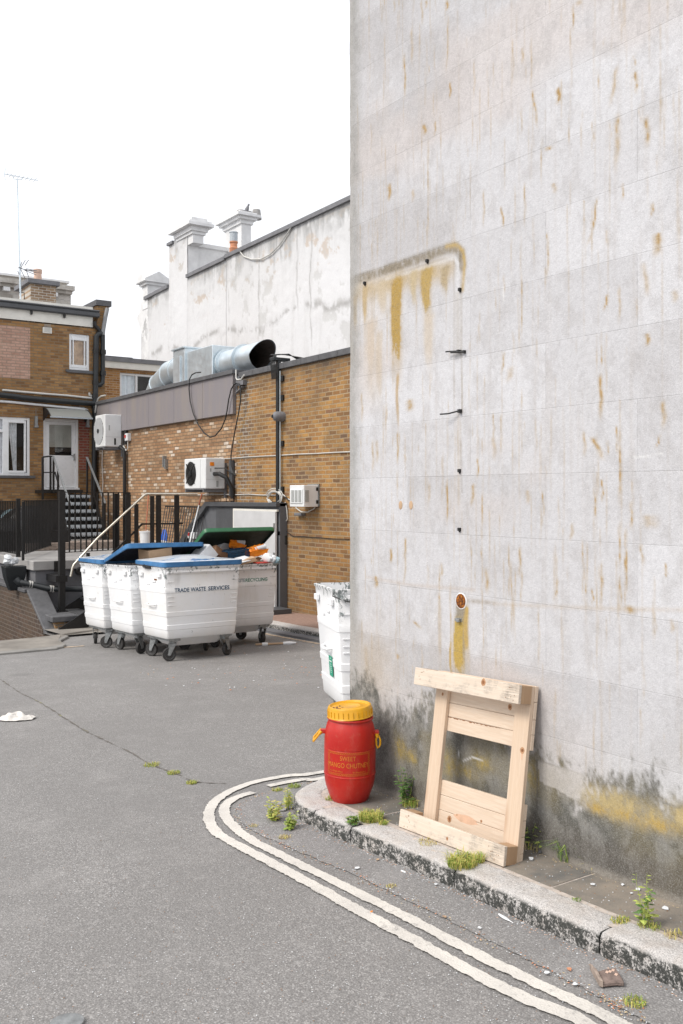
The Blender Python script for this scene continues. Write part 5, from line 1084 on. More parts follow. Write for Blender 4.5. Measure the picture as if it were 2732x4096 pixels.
# chimney on house
cf = lambda x, y: onY(x / 3.793, 640 + y / 3.793, 27.2)
a, b = cf(465, 1870), cf(848, 2350); ch2 = thing('brick_chimney', (a.x, 27.2, zg), 'square brick chimney with slab cap and one clay pot on the brick house', 'chimney')
mb = MB(); mb.box((a.x, 27.2, zg - .3), (b.x, 28.4, a.z)); mb.build('stack', M['brick_chim'], ch2)
mb = MB(); mb.box((a.x - .11, 27.08, a.z), (b.x + .08, 28.52, a.z + .12)); mb.build('cap', M['lead'], ch2)
p = cf(605, 1830); mb = MB(); mb.lathe([(.12, a.z + .12), (.105, a.z + .42), (.12, a.z + .44), (.12, a.z + .54), (.09, a.z + .55), (.085, a.z + .3)], 20, Matrix.Translation((p.x + .1, 27.75, 0))); mb.build('chimney_pot', M['terracotta_pk'], ch2, True)
# aerial
am = thing('tv_aerial', cf(315, 2300), 'very tall thin aerial mast strapped beside the brick chimney', 'aerial')
mb = MB(); mb.tube([cf(318, 2340), cf(300, 1640), cf(262, 290)], [.026, .024, .017], 8); mb.build('mast', M['galv'], am, True)
mb = MB()
e = lambda *pts, r=.010: mb.tube([cf(*p) for p in pts], r, 5)
e((68,212),(580,312)); e((82,125),(68,212),(80,305)); e((110,205),(122,222)); e((190,240),(215,290),(260,292),(335,302),(345,268), r=.008)
for k in range(7): p = cf(160 + k * 62, 231 + k * 12); mb.tube([p + Vector((0, -.18, 0)), p + Vector((0, .18, 0))], .007, 4)
mb.build('upper_antenna', M['galv'], am)
mb = MB(); e((280,1632),(400,1672),(555,1680), r=.012); e((400,1650),(560,1680)); e((410,1670),(555,1710)); e((415,1690),(555,1748)); e((330,1550),(300,1640)); e((385,1520),(312,1640)); e((435,1515),(378,1600)); e((310,1650),(385,1808)); e((400,1680),(437,1780)); e((268,1680),(322,1820)); e((285,1630),(325,1650), r=.03); e((375,1668),(412,1675), r=.03); mb.build('lower_antenna', M['lead'], am)
mb = MB(); e((285,2008),(365,2015),(370,2100),(360,2180),(290,2145), r=.014); mb.build('strap', M['black'], am)
# weathered stone parapet behind
sf = lambda x, y: onY(x / 3.793, 640 + y / 3.793, 38)
a, b = sf(0, 1890), sf(1075, 2350); so_ = thing('stone_building', (a.x, 38, 0), 'weathered pale stone parapet of a building beyond the brick house roof', 'building')
mb = MB(); mb.box((a.x - 6, 38, 0), (b.x, 46, sf(1075, 2050).z)); mb.build('wall', M['stone_old'], so_)
z_ = sf(1075, 2050).z; mb = MB(); mb.box((a.x - 6, 37.8, z_), (b.x + .0, 46, z_ + .12)); mb.box((a.x - 6, 37.65, z_ + .12), (b.x + .05, 46, z_ + .3)); mb.build('cornice', M['stone_old'], so_)
mb = MB(); a2 = sf(1000, 1950); mb.box((a.x - 6, 37.95, z_ + .3), (a2.x, 46, z_ + .44)); mb.build('parapet', M['stone_old'], so_)
mb = MB(); k_ = a.x - 5.5
while k_ < a2.x - .3: mb.box((k_, 37.78, z_ - .16), (k_ + .25, 37.99, z_ - .01)); k_ += .62
mb.box((a.x - 6, 37.85, z_ + .44), (a2.x + .1, 46, z_ + .52)); mb.build('dentil_course', M['dirtwhite'], so_)
# second brick building in the gap
YS = 29.5; gf = lambda x, y: onY(*c1(x, y), YS)
inner_house = thing('low_brick_house', (gf(1200, 1200).x, YS, 0), 'lower orange brick house with cream fascia seen in the gap above the grey fascia', 'house')
a, b = gf(900, 1045), gf(1530, 1090); ww = (gf(1075, 1098), gf(1380, 1290))
mb = MB(); rectwall(mb, a.x, b.x + .6, 1, a.z, [(ww[0].x, ww[1].x, ww[1].z - .5, ww[0].z)], YS, YS + .3); mb.build('wall', M['brick_back'], inner_house)
mb = MB(); mb.box((a.x, YS - .15, a.z - .03), (b.x + .6, YS + 3, a.z + .18)); mb.build('fascia_board', M['cream'], inner_house)
mb = MB(); mb.box((a.x, YS - .2, a.z + .18), (b.x + .6, YS + 4, a.z + .32)); mb.build('roof_edge', M['lead'], inner_house)
c_, d_ = gf(945, 990), gf(1215, 990); mb = MB(); mb.box((c_.x, YS + .6, c_.z - .2), (d_.x, YS + 2, c_.z + .12)); mb.box((c_.x - .1, YS + .5, c_.z + .12), (d_.x + .1, YS + 2.1, c_.z + .24)); mb.build('roof_lantern', M['capgrey'], inner_house)
x0, x1, z0, z1 = ww[0].x, ww[1].x, ww[1].z - .5, ww[0].z; xm = gf(1225, 0).x; zm = gf(0, 1205).z
def c_gap(wo): drape(wo, x0, xm, z0, z1, plain('blue_white_curtain', (.74,.82,.88), .8, .1), 'curtain', 4, Y=YS)
window(x0, x1, z0, z1, [((xm - .03, YS + .03, z0), (xm + .04, YS + .12, z1)), ((xm, YS + .03, zm - .03), (x1, YS + .12, zm + .03))], M['glass'], c_gap, 'white framed window with pale curtain', False, Y=YS)
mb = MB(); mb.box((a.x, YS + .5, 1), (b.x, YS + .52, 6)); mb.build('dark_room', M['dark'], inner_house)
# ================================================================== RAISED DECK, PIT WALL, STEPS
ZDK = .57; YD = 17.0; XDK = 4.82
dk = thing('raised_platform', (XDK, YD, gz(YD)), 'raised concrete platform with grey rendered sides in front of the brick house', 'platform')
mb = MB(); mb.prism([(XDK, YD, ZDK - .17), (8.90, YD, ZDK - .17), (8.90, 25.38, ZDK - .17), (XDK - .05, 25.38, ZDK - .17)], (0, 0, .17)); mb.build('slab', M['concrete'], dk, bev=.012)
mb = MB(); mb.box((XDK + .06, YD + .06, -3), (8.6, 25.3, ZDK - .17)); mb.build('side_wall', M['render_grey'], dk)
p = onY(*l1(740, 830), YD)
mb = MB(); mb.box((p.x - .02, YD - .02, ZDK - .20), (p.x + .06, YD, ZDK - .01)); mb.build('broken_patch', M['black'], dk)
mb = MB(); p = onY(*l1(1060, 950), YD + .04); mb.tube([p + Vector((0, .1, 0)), p - Vector((0, .14, 0))], .075, 14); mb.build('pipe_stub', M['black'], dk, True)
# brick pit wall with sloped end
XP = 4.70
pw = thing('retaining_wall', (XP, 17, -1), 'dark old brick retaining wall with sloping grey coping at the far left', 'wall')
def pp(x, y): return onX(*l1(x, y), XP)
t0, t1, t2 = pp(345, 1225), pp(560, 1700), pp(615, 1760)
top = [Vector((XP, 25.4, t0.z - .03)), Vector((XP, t0.y, t0.z - .03)), Vector((XP, t1.y, t1.z - .05)), Vector((XP, t2.y, gz(15) - .3)), Vector((XP, t2.y, -3)), Vector((XP, 25.4, -3))]
mb = MB(); mb.prism(top, (.30, 0, 0)); mb.build('brickwork', M['brick_ramp'], pw)
mb = MB(); mb.box((XP - .03, t0.y, t0.z - .03), (XP + .38, 25.4, t0.z + .04)); mb.prism([(XP + .02, t0.y + .02, t0.z + .04), (XP + .02, t1.y, t1.z), (XP + .02, t2.y, t2.z - .06), (XP + .02, t1.y, t1.z - .12), (XP + .02, t0.y + .02, t0.z - .10)], (.34, 0, 0)); mb.build('coping', M['capgrey'], pw, bev=.012)
mb = MB(); mb.box((-2, YF - .012, -3), (fy2(820, 0).x, YF - .002, 1.35)); mb.build('wall_shade_sheet', M['black'], hs_)  # black sheet over the lower house wall, standing in for shade there
# black rainwater hopper in the corner
hp_ = thing('rainwater_hopper', at(*l1(190, 1000), 17.2), 'black plastic hopper and sloping waste pipe fixed under the platform edge', 'hopper')
q = at(*l1(190, 930), 17.15)
mb = MB(); mb.loft([[q + Vector((sx * .20, sy * .14, .06)) for sx, sy in ((-1,-1),(1,-1),(1,1),(-1,1))], [q + Vector((sx * .17, sy * .12, -.14)) for sx, sy in ((-1,-1),(1,-1),(1,1),(-1,1))], [q + Vector((sx * .09, sy * .08, -.38)) for sx, sy in ((-1,-1),(1,-1),(1,1),(-1,1))]]); mb.build('hopper', M['blackplastic'], hp_, bev=.01)
mb = MB(); mb.tube([at(*l1(x, y), 16.9) for x, y in ((265, 1105), (450, 1140), (640, 1185), (720, 1195), (1150, 1195))], .052, 10); mb.tube([at(*l1(x, y), 16.9) for x, y in ((215, 1060), (250, 1100), (270, 1105))], .06, 10); mb.build('waste_pipe', M['blackplastic'], hp_, True)
mb = MB()
for x, y in ((400, 1128), (430, 1135), (680, 1190), (712, 1195)): c_ = at(*l1(x, y), 16.9); mb.tube([c_ - Vector((.012, 0, 0)), c_ + Vector((.012, 0, 0))], .060, 12)
mb.build('pipe_joint', M['cable_w'], hp_, True)
mb = MB(); q = at(*l1(175, 850), 17.1); r_ = random.Random(8)
for i in range(7): c_ = q + Vector((r_.uniform(-.12, .12), r_.uniform(-.05, .05), r_.uniform(0, .10))); mb.lathe([(.01, -.05), (.06, -.02), (.07, .03), (.02, .06)], 7, Matrix.Translation(c_) @ Matrix.Rotation(r_.uniform(0, 3), 4, 'X'))
mb.build('crumpled_rag', M['curtain'], smooth=True, label='crumpled grey rag heaped on the black hopper at the platform corner', cat='rag')
# brick pier with concrete pad
TP = 15.9
def pz_(x, y, z): return onZ(*l1(x, y), z)
ztp = -.30; A = [pz_(720, 1568, ztp), pz_(620, 1512, ztp)]
x0 = A[0].x; y0 = A[0].y; 
pi_ = thing('brick_pier', (x0 + .3, y0 + .3, gz(y0)), 'short brick pier with a grey concrete pad carrying the tall black railing post', 'pier')
mb = MB(); mb.box((x0 - .03, y0 - .02, ztp - .10), (x0 + .75, YD + .05, ztp)); mb.build('pad', M['capgrey'], pi_, bev=.012)
mb = MB(); mb.box((x0 + .04, y0 + .04, gz(y0) - .3), (x0 + .66, YD + .05, ztp - .10)); mb.build('brickwork', M['brick_pier'], pi_)
# ------------------------------------------------------------------ railings
def rail_thing(name, lb, cat, base, group=None): return thing(name, base, lb, cat, group)
BK = M['black']
def fence_run(t_, p, q, n, z0, z1, bar=.022, rw=.045, nobot=False):
    p = Vector(p); q = Vector(q); f0 = lambda s, z: Vector((p.x + (q.x - p.x) * s, p.y + (q.y - p.y) * s, z))
    mb = MB(); mb.bar(f0(0, z1), f0(1, z1), rw, .012); mb.build('top_rail', BK, t_)
    mb = MB(); mb.bar(f0(0, z0), f0(1, z0), .035, .012); mb.build('bottom_rail', BK, t_)
    for i in range(1, n):
        m = MB(); m.bar(f0(i / n, z0), f0(i / n, z1), bar); m.build('baluster', BK, t_)
P1 = onX(73, 2354, XP + .22); TPO = onY(247, 2447, 16.2)
yP2 = 16.55
P2 = onY(247, 2447, yP2); P2.z = ztp
Pp3 = onY(508, 2100, YD + .1); 
zr = H + (1980 - 1969) / FPX * 16.6
# side fence along platform's left edge
f1_ = rail_thing('platform_railing', 'black railing along the left edge of the platform out to the picture edge', 'railing', (P1.x, P1.y, ZDK))
zl = P1.z; ztop1 = onX(73, 2005, P1.x).z
mb = MB(); mb.box((P1.x - .035, P1.y - .035, t0.z + .04), (P1.x + .035, P1.y + .035, ztop1 + .05)); mb.build('post', BK, f1_)
fence_run(f1_, (P1.x, P1.y + .04, 0), (P1.x - .02, P1.y + 3.2, 0), 26, ztop1 - 1.00, ztop1)
# diagonal part
ga_ = at(92, 2222, 17.0); gb_ = at(232, 2173, 21.0); gz0 = .66
f2_ = rail_thing('platform_railing', 'black railing running back at an angle from the left corner post towards the house stairs', 'railing', ga_)
fence_run(f2_, (ga_.x, ga_.y, 0), (gb_.x, gb_.y, 0), 24, gz0 + .02, ztop1 + .02)
mb = MB(); mb.box((ga_.x - .02, ga_.y - .02, ZDK), (ga_.x + .02, ga_.y + .02, ztop1)); mb.box((gb_.x - .03, gb_.y - .03, ZDK), (gb_.x + .03, gb_.y + .03, ztop1 + .02)); mb.build('post', BK, f2_)
# front railing from tall post
f3_ = rail_thing('platform_railing', 'black front railing of the platform with a very tall post on the pier', 'railing', (P2.x, P2.y, ztp))
mb = MB(); mb.box((P2.x - .05, P2.y - .05, ztp), (P2.x + .05, P2.y + .05, zr + .02)); mb.box((P2.x - .10, P2.y - .10, ztp), (P2.x + .10, P2.y + .10, ztp + .012)); mb.build('tall_post', BK, f3_)
q = onY(*l1(800, 1030), YD - .1); mb = MB(); mb.box((P2.x - .12, P2.y - .07, q.z - .06), (P2.x + .08, YD + .05, q.z + .05)); mb.build('wall_bracket', BK, f3_)
fence_run(f3_, (P2.x + .05, P2.y + .05, 0), (Pp3.x, Pp3.y - .1, 0), 12, H - 226 / FPX * 17.0, zr)
for uu, nm in ((508, 'wide_post'), (462, 'post')):
    p = onY(uu, 2100, YD); w_ = .055 if nm == 'wide_post' else .03; mb = MB(); mb.box((p.x - w_, p.y - .04, ZDK), (p.x + w_, p.y + .04, zr - (.02 if nm == 'post' else 0))); mb.build(nm, BK, f3_)
# handrail of the steel steps: landing + slope
hr = rail_thing('step_handrail', 'steel handrail on black posts sloping down beside the platform steps behind the bins', 'handrail', onY(560, 2200, 16.3))
YH = 16.35
fh = lambda f, x, y, Y=YH: onY(*f(x, y), Y)
mb = MB(); mb.tube([fh(c5, 700, 106), fh(c5, 420, 105), fh(c5, 408, 112), fh(c5, 150, 350), fh(c5, 22, 492), fh(c5, 14, 510), fh(c5, 4, 558)], .021, 10); mb.build('handrail', M['steel'], hr, True)
for x_, yt, w_ in ((322, 105, .045), (368, 155, .032), (455, 112, .032), (490, 108, .042), (590, 108, .042), (102, 425, .026)):
    p, b_ = fh(c5, x_, yt), fh(c5, x_, 470 if x_ == 102 else 440); mb = MB(); mb.box((p.x - w_, p.y - .02 + .02, min(b_.z, ZDK)), (p.x + w_, p.y + .05, p.z - .012)); mb.build('post', BK, hr)
mb = MB(); mb.bar(fh(c5, 620, 266, YH + .03), fh(c5, 395, 270, YH + .03), .03, .03); mb.bar(fh(c5, 395, 270, YH + .03), fh(c5, 375, 292, YH + .03), .03, .03); mb.bar(fh(c5, 357, 310, YH + .03), fh(c5, 200, 465, YH + .03), .03, .03); mb.build('mid_rail', BK, hr)
# black open steps going down behind the bins
st = thing('steel_steps', (5.6, 16.4, gz(16.4)), 'black open tread steel steps half hidden behind the leftmost bin', 'steps')
s0 = onY(*l1(960, 1740), 15.75); s1 = Vector((s0.x + 1.55, 0, ZDK - .1)); ns = 5
for i in range(ns):
    xx = s0.x + (s1.x - s0.x) * i / ns; zz = s0.z + (s1.z - s0.z) * i / ns; mb = MB(); mb.box((xx - .14, 15.82, zz), (xx + .14, 16.75, zz + .03)); mb.build('tread', M['midgrey'] if i == -1 else plain('chequer_tread', (.07, .07, .072), .5, .3, 40, .4) if i == 0 else bpy.data.materials['chequer_tread'], st)
for yy in (15.78, 16.75):
    mb = MB(); mb.prism([(s0.x - .22, yy, s0.z - .14), (s0.x + .02, yy, s0.z - .16), (s1.x + .1, yy, s1.z - .12), (s1.x + .1, yy, s1.z + .12), (s0.x - .2, yy, s0.z + .02)], (0, .03, 0)); mb.build('stringer', BK, st)
mb = MB(); mb.box((s1.x - .1, 15.9, ZDK - .08), (8.8, 16.95, ZDK - .02)); mb.build('landing', M['darkgrey'], st)
# steel stairs up to the house door
fs = lambda x, y, Y: onY(*c2(x, y), Y)
hs2 = thing('door_stairs', (8, 24, ZDK), 'steep black steel stairs with pale ribbed treads up to the white back door', 'stairs')
tr = [(510, 772, 826), (528, 797, 888), (545, 820, 952), (565, 845, 1020), (580, 870, 1090), (592, 885, 1160)]
zD_ = D1[1].z
for i, (xa, xb, yy) in enumerate(tr):
    Y_ = 24.35 - i * .27; a, b = fs(xa, yy, Y_), fs(xb, yy, Y_)
    z_ = zD_ - .17 - i * (zD_ - .17 - ZDK - .12) / 5.6; w0, w1 = a.x, b.x
    mb = MB(); mb.box((w0, Y_, z_ - .035), (w1, Y_ + .24, z_)); mb.box((w0, Y_ - .005, z_ - .06), (w1, Y_, z_ - .004)); k = w0 + .01
    while k < w1 - .02: mb.box((k, Y_ - .008, z_ - .085), (k + .022, Y_ - .003, z_ - .06)); k += .045
    mb.build('tread', M['alupvc'], hs2)
mb = MB(); mb.box((fs(362, 760, 24.7).x, 24.62, zD_ - .12), (fs(700, 760, 24.7).x, 25.38, zD_ - .04)); mb.build('landing', BK, hs2)
for xa, xb in ((500, 590), (790, 905)):
    a, b = fs(xa, 800, 24.5), fs(xb, 1190, 22.9); a.z = zD_ - .15; b.z = ZDK; mb = MB(); mb.prism([a + Vector((0, 0, .05)), b + Vector((0, -.1, 0)), b + Vector((0, .15, 0)), a - Vector((0, -.05, .2))], (.04, 0, 0)); mb.build('stringer', BK, hs2)
mb = MB(); mb.box((fs(600, 0, 24).x, 24.9, ZDK), (fs(860, 0, 24).x, 24.95, zD_ - .15)); mb.build('back_plate', M['dark'], hs2)
for xa, ya_, xb, yb_, nm in ((455, 480, 598, 880, 'left'), (742, 488, 900, 882, 'right')):
    a, b = fs(xa, ya_, 24.6), fs(xb, yb_, 22.9); mb = MB(); mb.bar(a, b, .05, .018); mb.build('handrail', M['zinc'], hs2)
    for f_ in (0.02, .30, .97):
        c_ = a.lerp(b, f_); mb = MB(); zb_ = (zD_ - .1) + (ZDK - zD_) * f_; mb.bar((c_.x, c_.y, zb_), (c_.x, c_.y, c_.z - .01), .045); mb.build('post', BK, hs2)
a = fs(365, 488, 24.65); b = fs(432, 480, 24.62)
mb = MB(); mb.bar(a, b, .04); mb.bar(b, fs(455, 482, 24.6), .03); c_ = fs(365, 620, 24.65); d_ = fs(470, 618, 24.6); mb.bar(c_, d_, .03); mb.bar(d_, fs(505, 740, 24.2), .03); mb.build('landing_rail', BK, hs2)
mb = MB(); mb.bar((a.x, a.y, zD_ - .9), a, .05); mb.bar((b.x, b.y, zD_ - .1), b, .045); mb.build('post', BK, hs2)
# things on the platform
def pt(f, x, y, z=ZDK): return onZ(*f(x, y), z)
bk = lambda rt, rb, h: [(rb, 0), (rt, h), (rt + .008, h), (rt + .008, h - .02), (rt - .006, h - .015), (rb - .006, .01)]
p = pt(c5, 416, 390)
wb = thing('bucket', p, 'dirty white plastic bucket standing on the platform by the brick wall', 'bucket')
mb = MB(); mb.lathe([(.115, 0), (.14, .30), (.15, .31), (.15, .34), (.135, .34), (.11, .02), (.001, .02)], 24, Matrix.Translation(p)); mb.build('body', M['whiteplas'], wb, True)
mb = MB(); mb.tube([p + Vector((.145 * math.cos(a_), -.01, .30 + .02 - .12 * math.sin(a_) * .3)) for a_ in [i * math.pi / 10 for i in range(11)]], .004, 5); mb.build('handle', M['zinc'], wb)
p2 = pt(c5, 525, 385)
bb = thing('bucket', p2, 'tilted blue plastic bucket with white rim at the bottom on the platform', 'bucket')
Mx = Matrix.Translation(p2 + Vector((0, 0, .02))) @ Matrix.Rotation(R(12), 4, 'Y')
mb = MB(); mb.lathe([(.15, .07), (.145, .09), (.12, .33), (.10, .33), (.001, .33)], 24, Mx); mb.build('body', M['blue'], bb, True)
mb = MB(); mb.lathe([(.155, 0), (.165, .02), (.165, .07), (.14, .07)], 24, Mx); mb.build('rim', M['whiteplas'], bb, True)
a, b = pt(c5, 400, 350), onY(*c5(432, 120), 20.4); a = Vector((b.x - .15, 19.9, ZDK + .1))
mb = MB(); mb.tube([p + Vector((-.02, 0, .05)), onX(*c5(432, 105), XB - .1)], .012, 8); mb.build('broom_handle', M['mopred'], smooth=True, label='brown broom handle leaning out of the white bucket against the brick', cat='broom handle')
a, b = onX(*c5(690, 245), XB - .35), onX(*c5(725, 105), XB - .05); d = (a - b); 
mp = thing('mop', (a + d * .9), 'mop with red and white handle leaning against the brick behind the enclosure', 'mop')
mb = MB(); mb.tube([b.lerp(a, .45), a + d * .9], .014, 8); mb.build('handle', M['whiteplas'], mp, True)
mb = MB(); mb.tube([b, b.lerp(a, .45)], .018, 8); mb.build('grip', M['mopred'], mp, True)
# metal fence panel leaning on the wall
pg = thing('fence_panel', onX(*c5(620, 395), XB - .3), 'spare black metal bar panel leaning against the pale brick wall', 'fence panel')
qa, qb = onX(*c5(525, 172), XB - .08), onX(*c5(745, 172), XB - .08); qc, qd = onX(*c5(490, 400), XB - .55), onX(*c5(700, 400), XB - .55)
qb.z = qa.z; qd.z = qc.z = ZDK + .02
mb = MB(); mb.bar(qa, qb, .03); mb.bar(qc, qd, .03); mb.build('rail', BK, pg)
for i in range(17):
    m = MB(); m.bar(qa.lerp(qb, i / 16), qc.lerp(qd, i / 16), .016); m.build('bar', BK, pg)
# rubbish behind the left railing
def bag_mesh(c_, rx, ry, rz, seed, n=18):
    r = random.Random(seed); mb = MB(); rings = []
    for i in range(1, 12):
        ph = math.pi * i / 12 - math.pi / 2; ring = []
        for k in range(n):
            th = 2 * math.pi * k / n; w = 1 + .10 * math.sin(3 * th + seed) + .08 * math.sin(7 * th + i) + r.uniform(-.05, .05); cr = math.cos(ph) ** .7
            ring.append(Vector(c_) + Vector((rx * cr * w * math.cos(th), ry * cr * w * math.sin(th), rz * (1 + math.sin(ph)) * (1 + .04 * math.sin(5 * th)))))
        rings.append(ring)
    mb.loft(rings); return mb
bag_mesh(at(*l1(390, 480), 21.4) * 1 - Vector((0, 0, at(*l1(390, 480), 21.4).z - ZDK)), .62, .45, .46, 2).build('rubbish_bag', M['bag'], smooth=True, label='big rounded black rubbish bag behind the platform railing', cat='rubbish bag')
q = at(*l1(90, 460), 20.8); q.z = ZDK; bag_mesh(q, .55, .5, .33, 5).build('rubbish_bag', M['bag'], smooth=True, label='lower black rubbish bag beside the left picture edge behind the railing', cat='rubbish bag')
q = at(*l1(240, 250), 22.3); q.z = ZDK; bag_mesh(q, .5, .4, .42, 9).build('blue_sheet', M['tarp'], smooth=True, label='pale blue plastic sheet bundled behind the black rubbish bags', cat='plastic sheet')
q = at(*l1(700, 430), 21.8); q.z = ZDK; bag_mesh(q, .25, .22, .36, 14).build('orange_sack', M['orangebag'], smooth=True, label='orange plastic sack standing behind the railing left of the stairs', cat='sack')
a, b = pt(c2, 235, 1300), pt(c2, 720, 1235); mb = MB(); mb.box((a.x + .05, a.y + .3, ZDK), (b.x + .2, a.y + .95, ZDK + .16)); mb.build('timber_board', M['wood_old'], label='thick weathered board lying on the platform in front of the stairs', cat='board', bev=.01)
mb = MB(); mb.box((a.x - 1.2, 20.2, ZDK), (a.x + 1.0, 20.3, ZDK + .42)); mb.build('planter_trough', BK, label='long low dark trough behind the platform railing', cat='trough')

# ================================================================== WHEELED BINS
LR, DRm, LB, DB = 1.10, .93, .985, .80
Z0, Z1 = .295, 1.22
def rrect(L, D, z, r=.06, n=4, x0=0, y0=0):
    out = []
    for cx_, cy_, a0 in ((L/2-r, D/2-r, 0), (-L/2+r, D/2-r, 90), (-L/2+r, -D/2+r, 180), (L/2-r, -D/2+r, 270)):
        for k in range(n + 1):
            a_ = R(a0 + 90 * k / n); out.append(Vector((x0 + cx_ + r * math.cos(a_), y0 + cy_ + r * math.sin(a_), z)))
    return out
def dims(z): s = (z - Z0) / (Z1 - Z0); return LB + (LR - LB) * s, DB + (DRm - DB) * s
def make_caster(root, x, y, yaw, nm='caster'):
    c_ = bpy.data.objects.new(nm, None); COL.objects.link(c_); c_.parent = root; c_.location = (x, y, 0); c_.rotation_euler = (0, 0, yaw)
    def bl(mb, n_, m_, sm=False):
        me = bpy.data.meshes.new(n_); me.from_pydata(mb.v, [], mb.f); bm = bmesh.new(); bm.from_mesh(me); bmesh.ops.recalc_face_normals(bm, faces=bm.faces); bm.to_mesh(me); bm.free()
        if sm:
            for f in me.polygons: f.use_smooth = True
            me.set_sharp_from_angle(angle=R(38))
        me.materials.append(m_); o = bpy.data.objects.new(n_, me); COL.objects.link(o); o.parent = c_; return o
    # swivel offset: wheel trails in +x
    mb = MB(); mb.box((-.065, -.05, .262), (.065, .05, .275)); mb.box((-.05, -.04, .245), (.05, .04, .262)); mb.lathe([(.035, .23), (.035, .246)], 14)
    for s_ in (-1, 1): mb.prism([(-.045, s_ * .034 - .003, .235), (.05, s_ * .034 - .003, .235), (.068, s_ * .034 - .003, .10), (.060, s_ * .034 - .003, .075), (.035, s_ * .034 - .003, .08)], (0, .006, 0))
    mb.box((-.045, -.037, .225), (.05, .037, .235)); bl(mb, 'fork', M['zinc'])
    Mx = Matrix.Translation((.05, 0, .088)) @ Matrix.Rotation(R(90), 4, 'X')
    mb = MB(); mb.lathe([(.058, -.020), (.082, -.022), (.088, -.012), (.088, .012), (.082, .022), (.058, .020)], 28, Mx); bl(mb, 'tyre', M['wheel'], True)
    mb = MB(); mb.lathe([(.012, -.028), (.020, -.020), (.052, -.014), (.060, -.021), (.060, .021), (.052, .014), (.020, .020), (.012, .028)], 24, Mx); bl(mb, 'hub', M['zinc'], True)
    return c_
def make_bin(label, mat, group='wheeled waste bins in the yard', yaws=(1.2, -.6, 2.4, .4), lip=True):
    root = thing('waste_bin', (0, 0, 0), label, 'waste bin', group)
    hs = [.295, .315, .408, .412, .470, .476, .583, .587, .640, .646, .885, .889, .943, .949, 1.13, 1.19, 1.205, 1.22]
    off = [-.012, 0, 0, .006, .006, 0, 0, .006, .006, 0, 0, .004, .004, 0, 0, 0, .010, .010]
    rings = []
    for z_, o_ in zip(hs, off): L, D = dims(z_); rings.append(rrect(L + 2 * o_, D + 2 * o_, z_, .04, 2))
    L, D = dims(1.22); rings.append(rrect(L - .02, D - .02, 1.222, .04, 2)); L, D = dims(1.0); rings.append(rrect(L - .03, D - .03, 1.0, .04, 2)); rings.append(rrect(LB, DB - .03, .45, .04, 2))
    mb = MB(); mb.loft(rings, True, True); mb.build('body', mat, root, True)
    mb = MB(); mb.loft([rrect(LB - .16, DB - .14, .296, .07), rrect(LB - .20, DB - .20, .26, .07), rrect(LB - .34, DB - .32, .185, .08)], False, True); mb.build('lower_tub', mat, root, True)
    if lip:
        for s_ in (-1, 1):
            L, D = dims(1.15); mb = MB(); mb.box((-L/2 + .03, s_ * (D/2 - .01), 1.145), (L/2 - .03, s_ * (D/2 + .030), 1.158)); mb.box((-L/2 + .03, s_ * (D/2 - .01), 1.132), (L/2 - .03, s_ * (D/2 + .022), 1.140)); mb.box((-L/2 + .03, s_ * (D/2 + .018), 1.14), (L/2 - .03, s_ * (D/2 + .026), 1.178)); mb.build('lifting_lip', mat, root, bev=.003)
    # scuff plates at the upright edges
    mb = MB()
    for sx in (-1, 1):
        for sy in (-1, 1):
            for z_ in (.72, .77, .83, 1.02):
                L, D = dims(z_); mb.box((sx * (L/2 - .12), sy * (D/2 - .004), z_), (sx * (L/2 - .03), sy * (D/2 + .006), z_ + .012))
    mb.build('corner_ridges', mat, root, bev=.002)
    for sx in (-1, 1):
        L, D = dims(.72); x_ = sx * L / 2
        mb = MB(); mb.tube([(x_ - sx * .01, -.15, .735), (x_ + sx * .035, -.12, .722), (x_ + sx * .042, 0, .715), (x_ + sx * .035, .12, .722), (x_ - sx * .01, .15, .735)], .011, 8); mb.build('handle', mat, root, True)
        L, D = dims(1.03); x_ = sx * L / 2; mb = MB(); mb.box((x_ - .005, -.16, 1.02), (x_ + .012 * sx, -.04, 1.035)); mb.box((x_ - .005, .05, .98), (x_ + .006 * sx, .17, 1.0)); mb.build('bracket', mat, root)
        L, D = dims(1.12); x_ = sx * L / 2; mb = MB(); mb.box((x_ - .005, -.36, 1.09), (x_ + .03 * sx, -.24, 1.14)); mb.box((x_ - .005, .24, 1.09), (x_ + .03 * sx, .36, 1.14)); mb.build('trunnion', mat, root, bev=.004)
    mb = MB()
    for sx in (-1, 1):
        mb = MB(); mb.box((sx * (LB/2 - .20), -DB/2 + .04, .262), (sx * (LB/2 - .04), DB/2 - .04, .292)); mb.build('wheel_frame', M['zinc'], root)
    k = 0
    for sx in (-1, 1):
        for sy in (-1, 1):
            make_caster(root, sx * (LB/2 - .12), sy * (DB/2 - .10), yaws[k]); k += 1
    return root
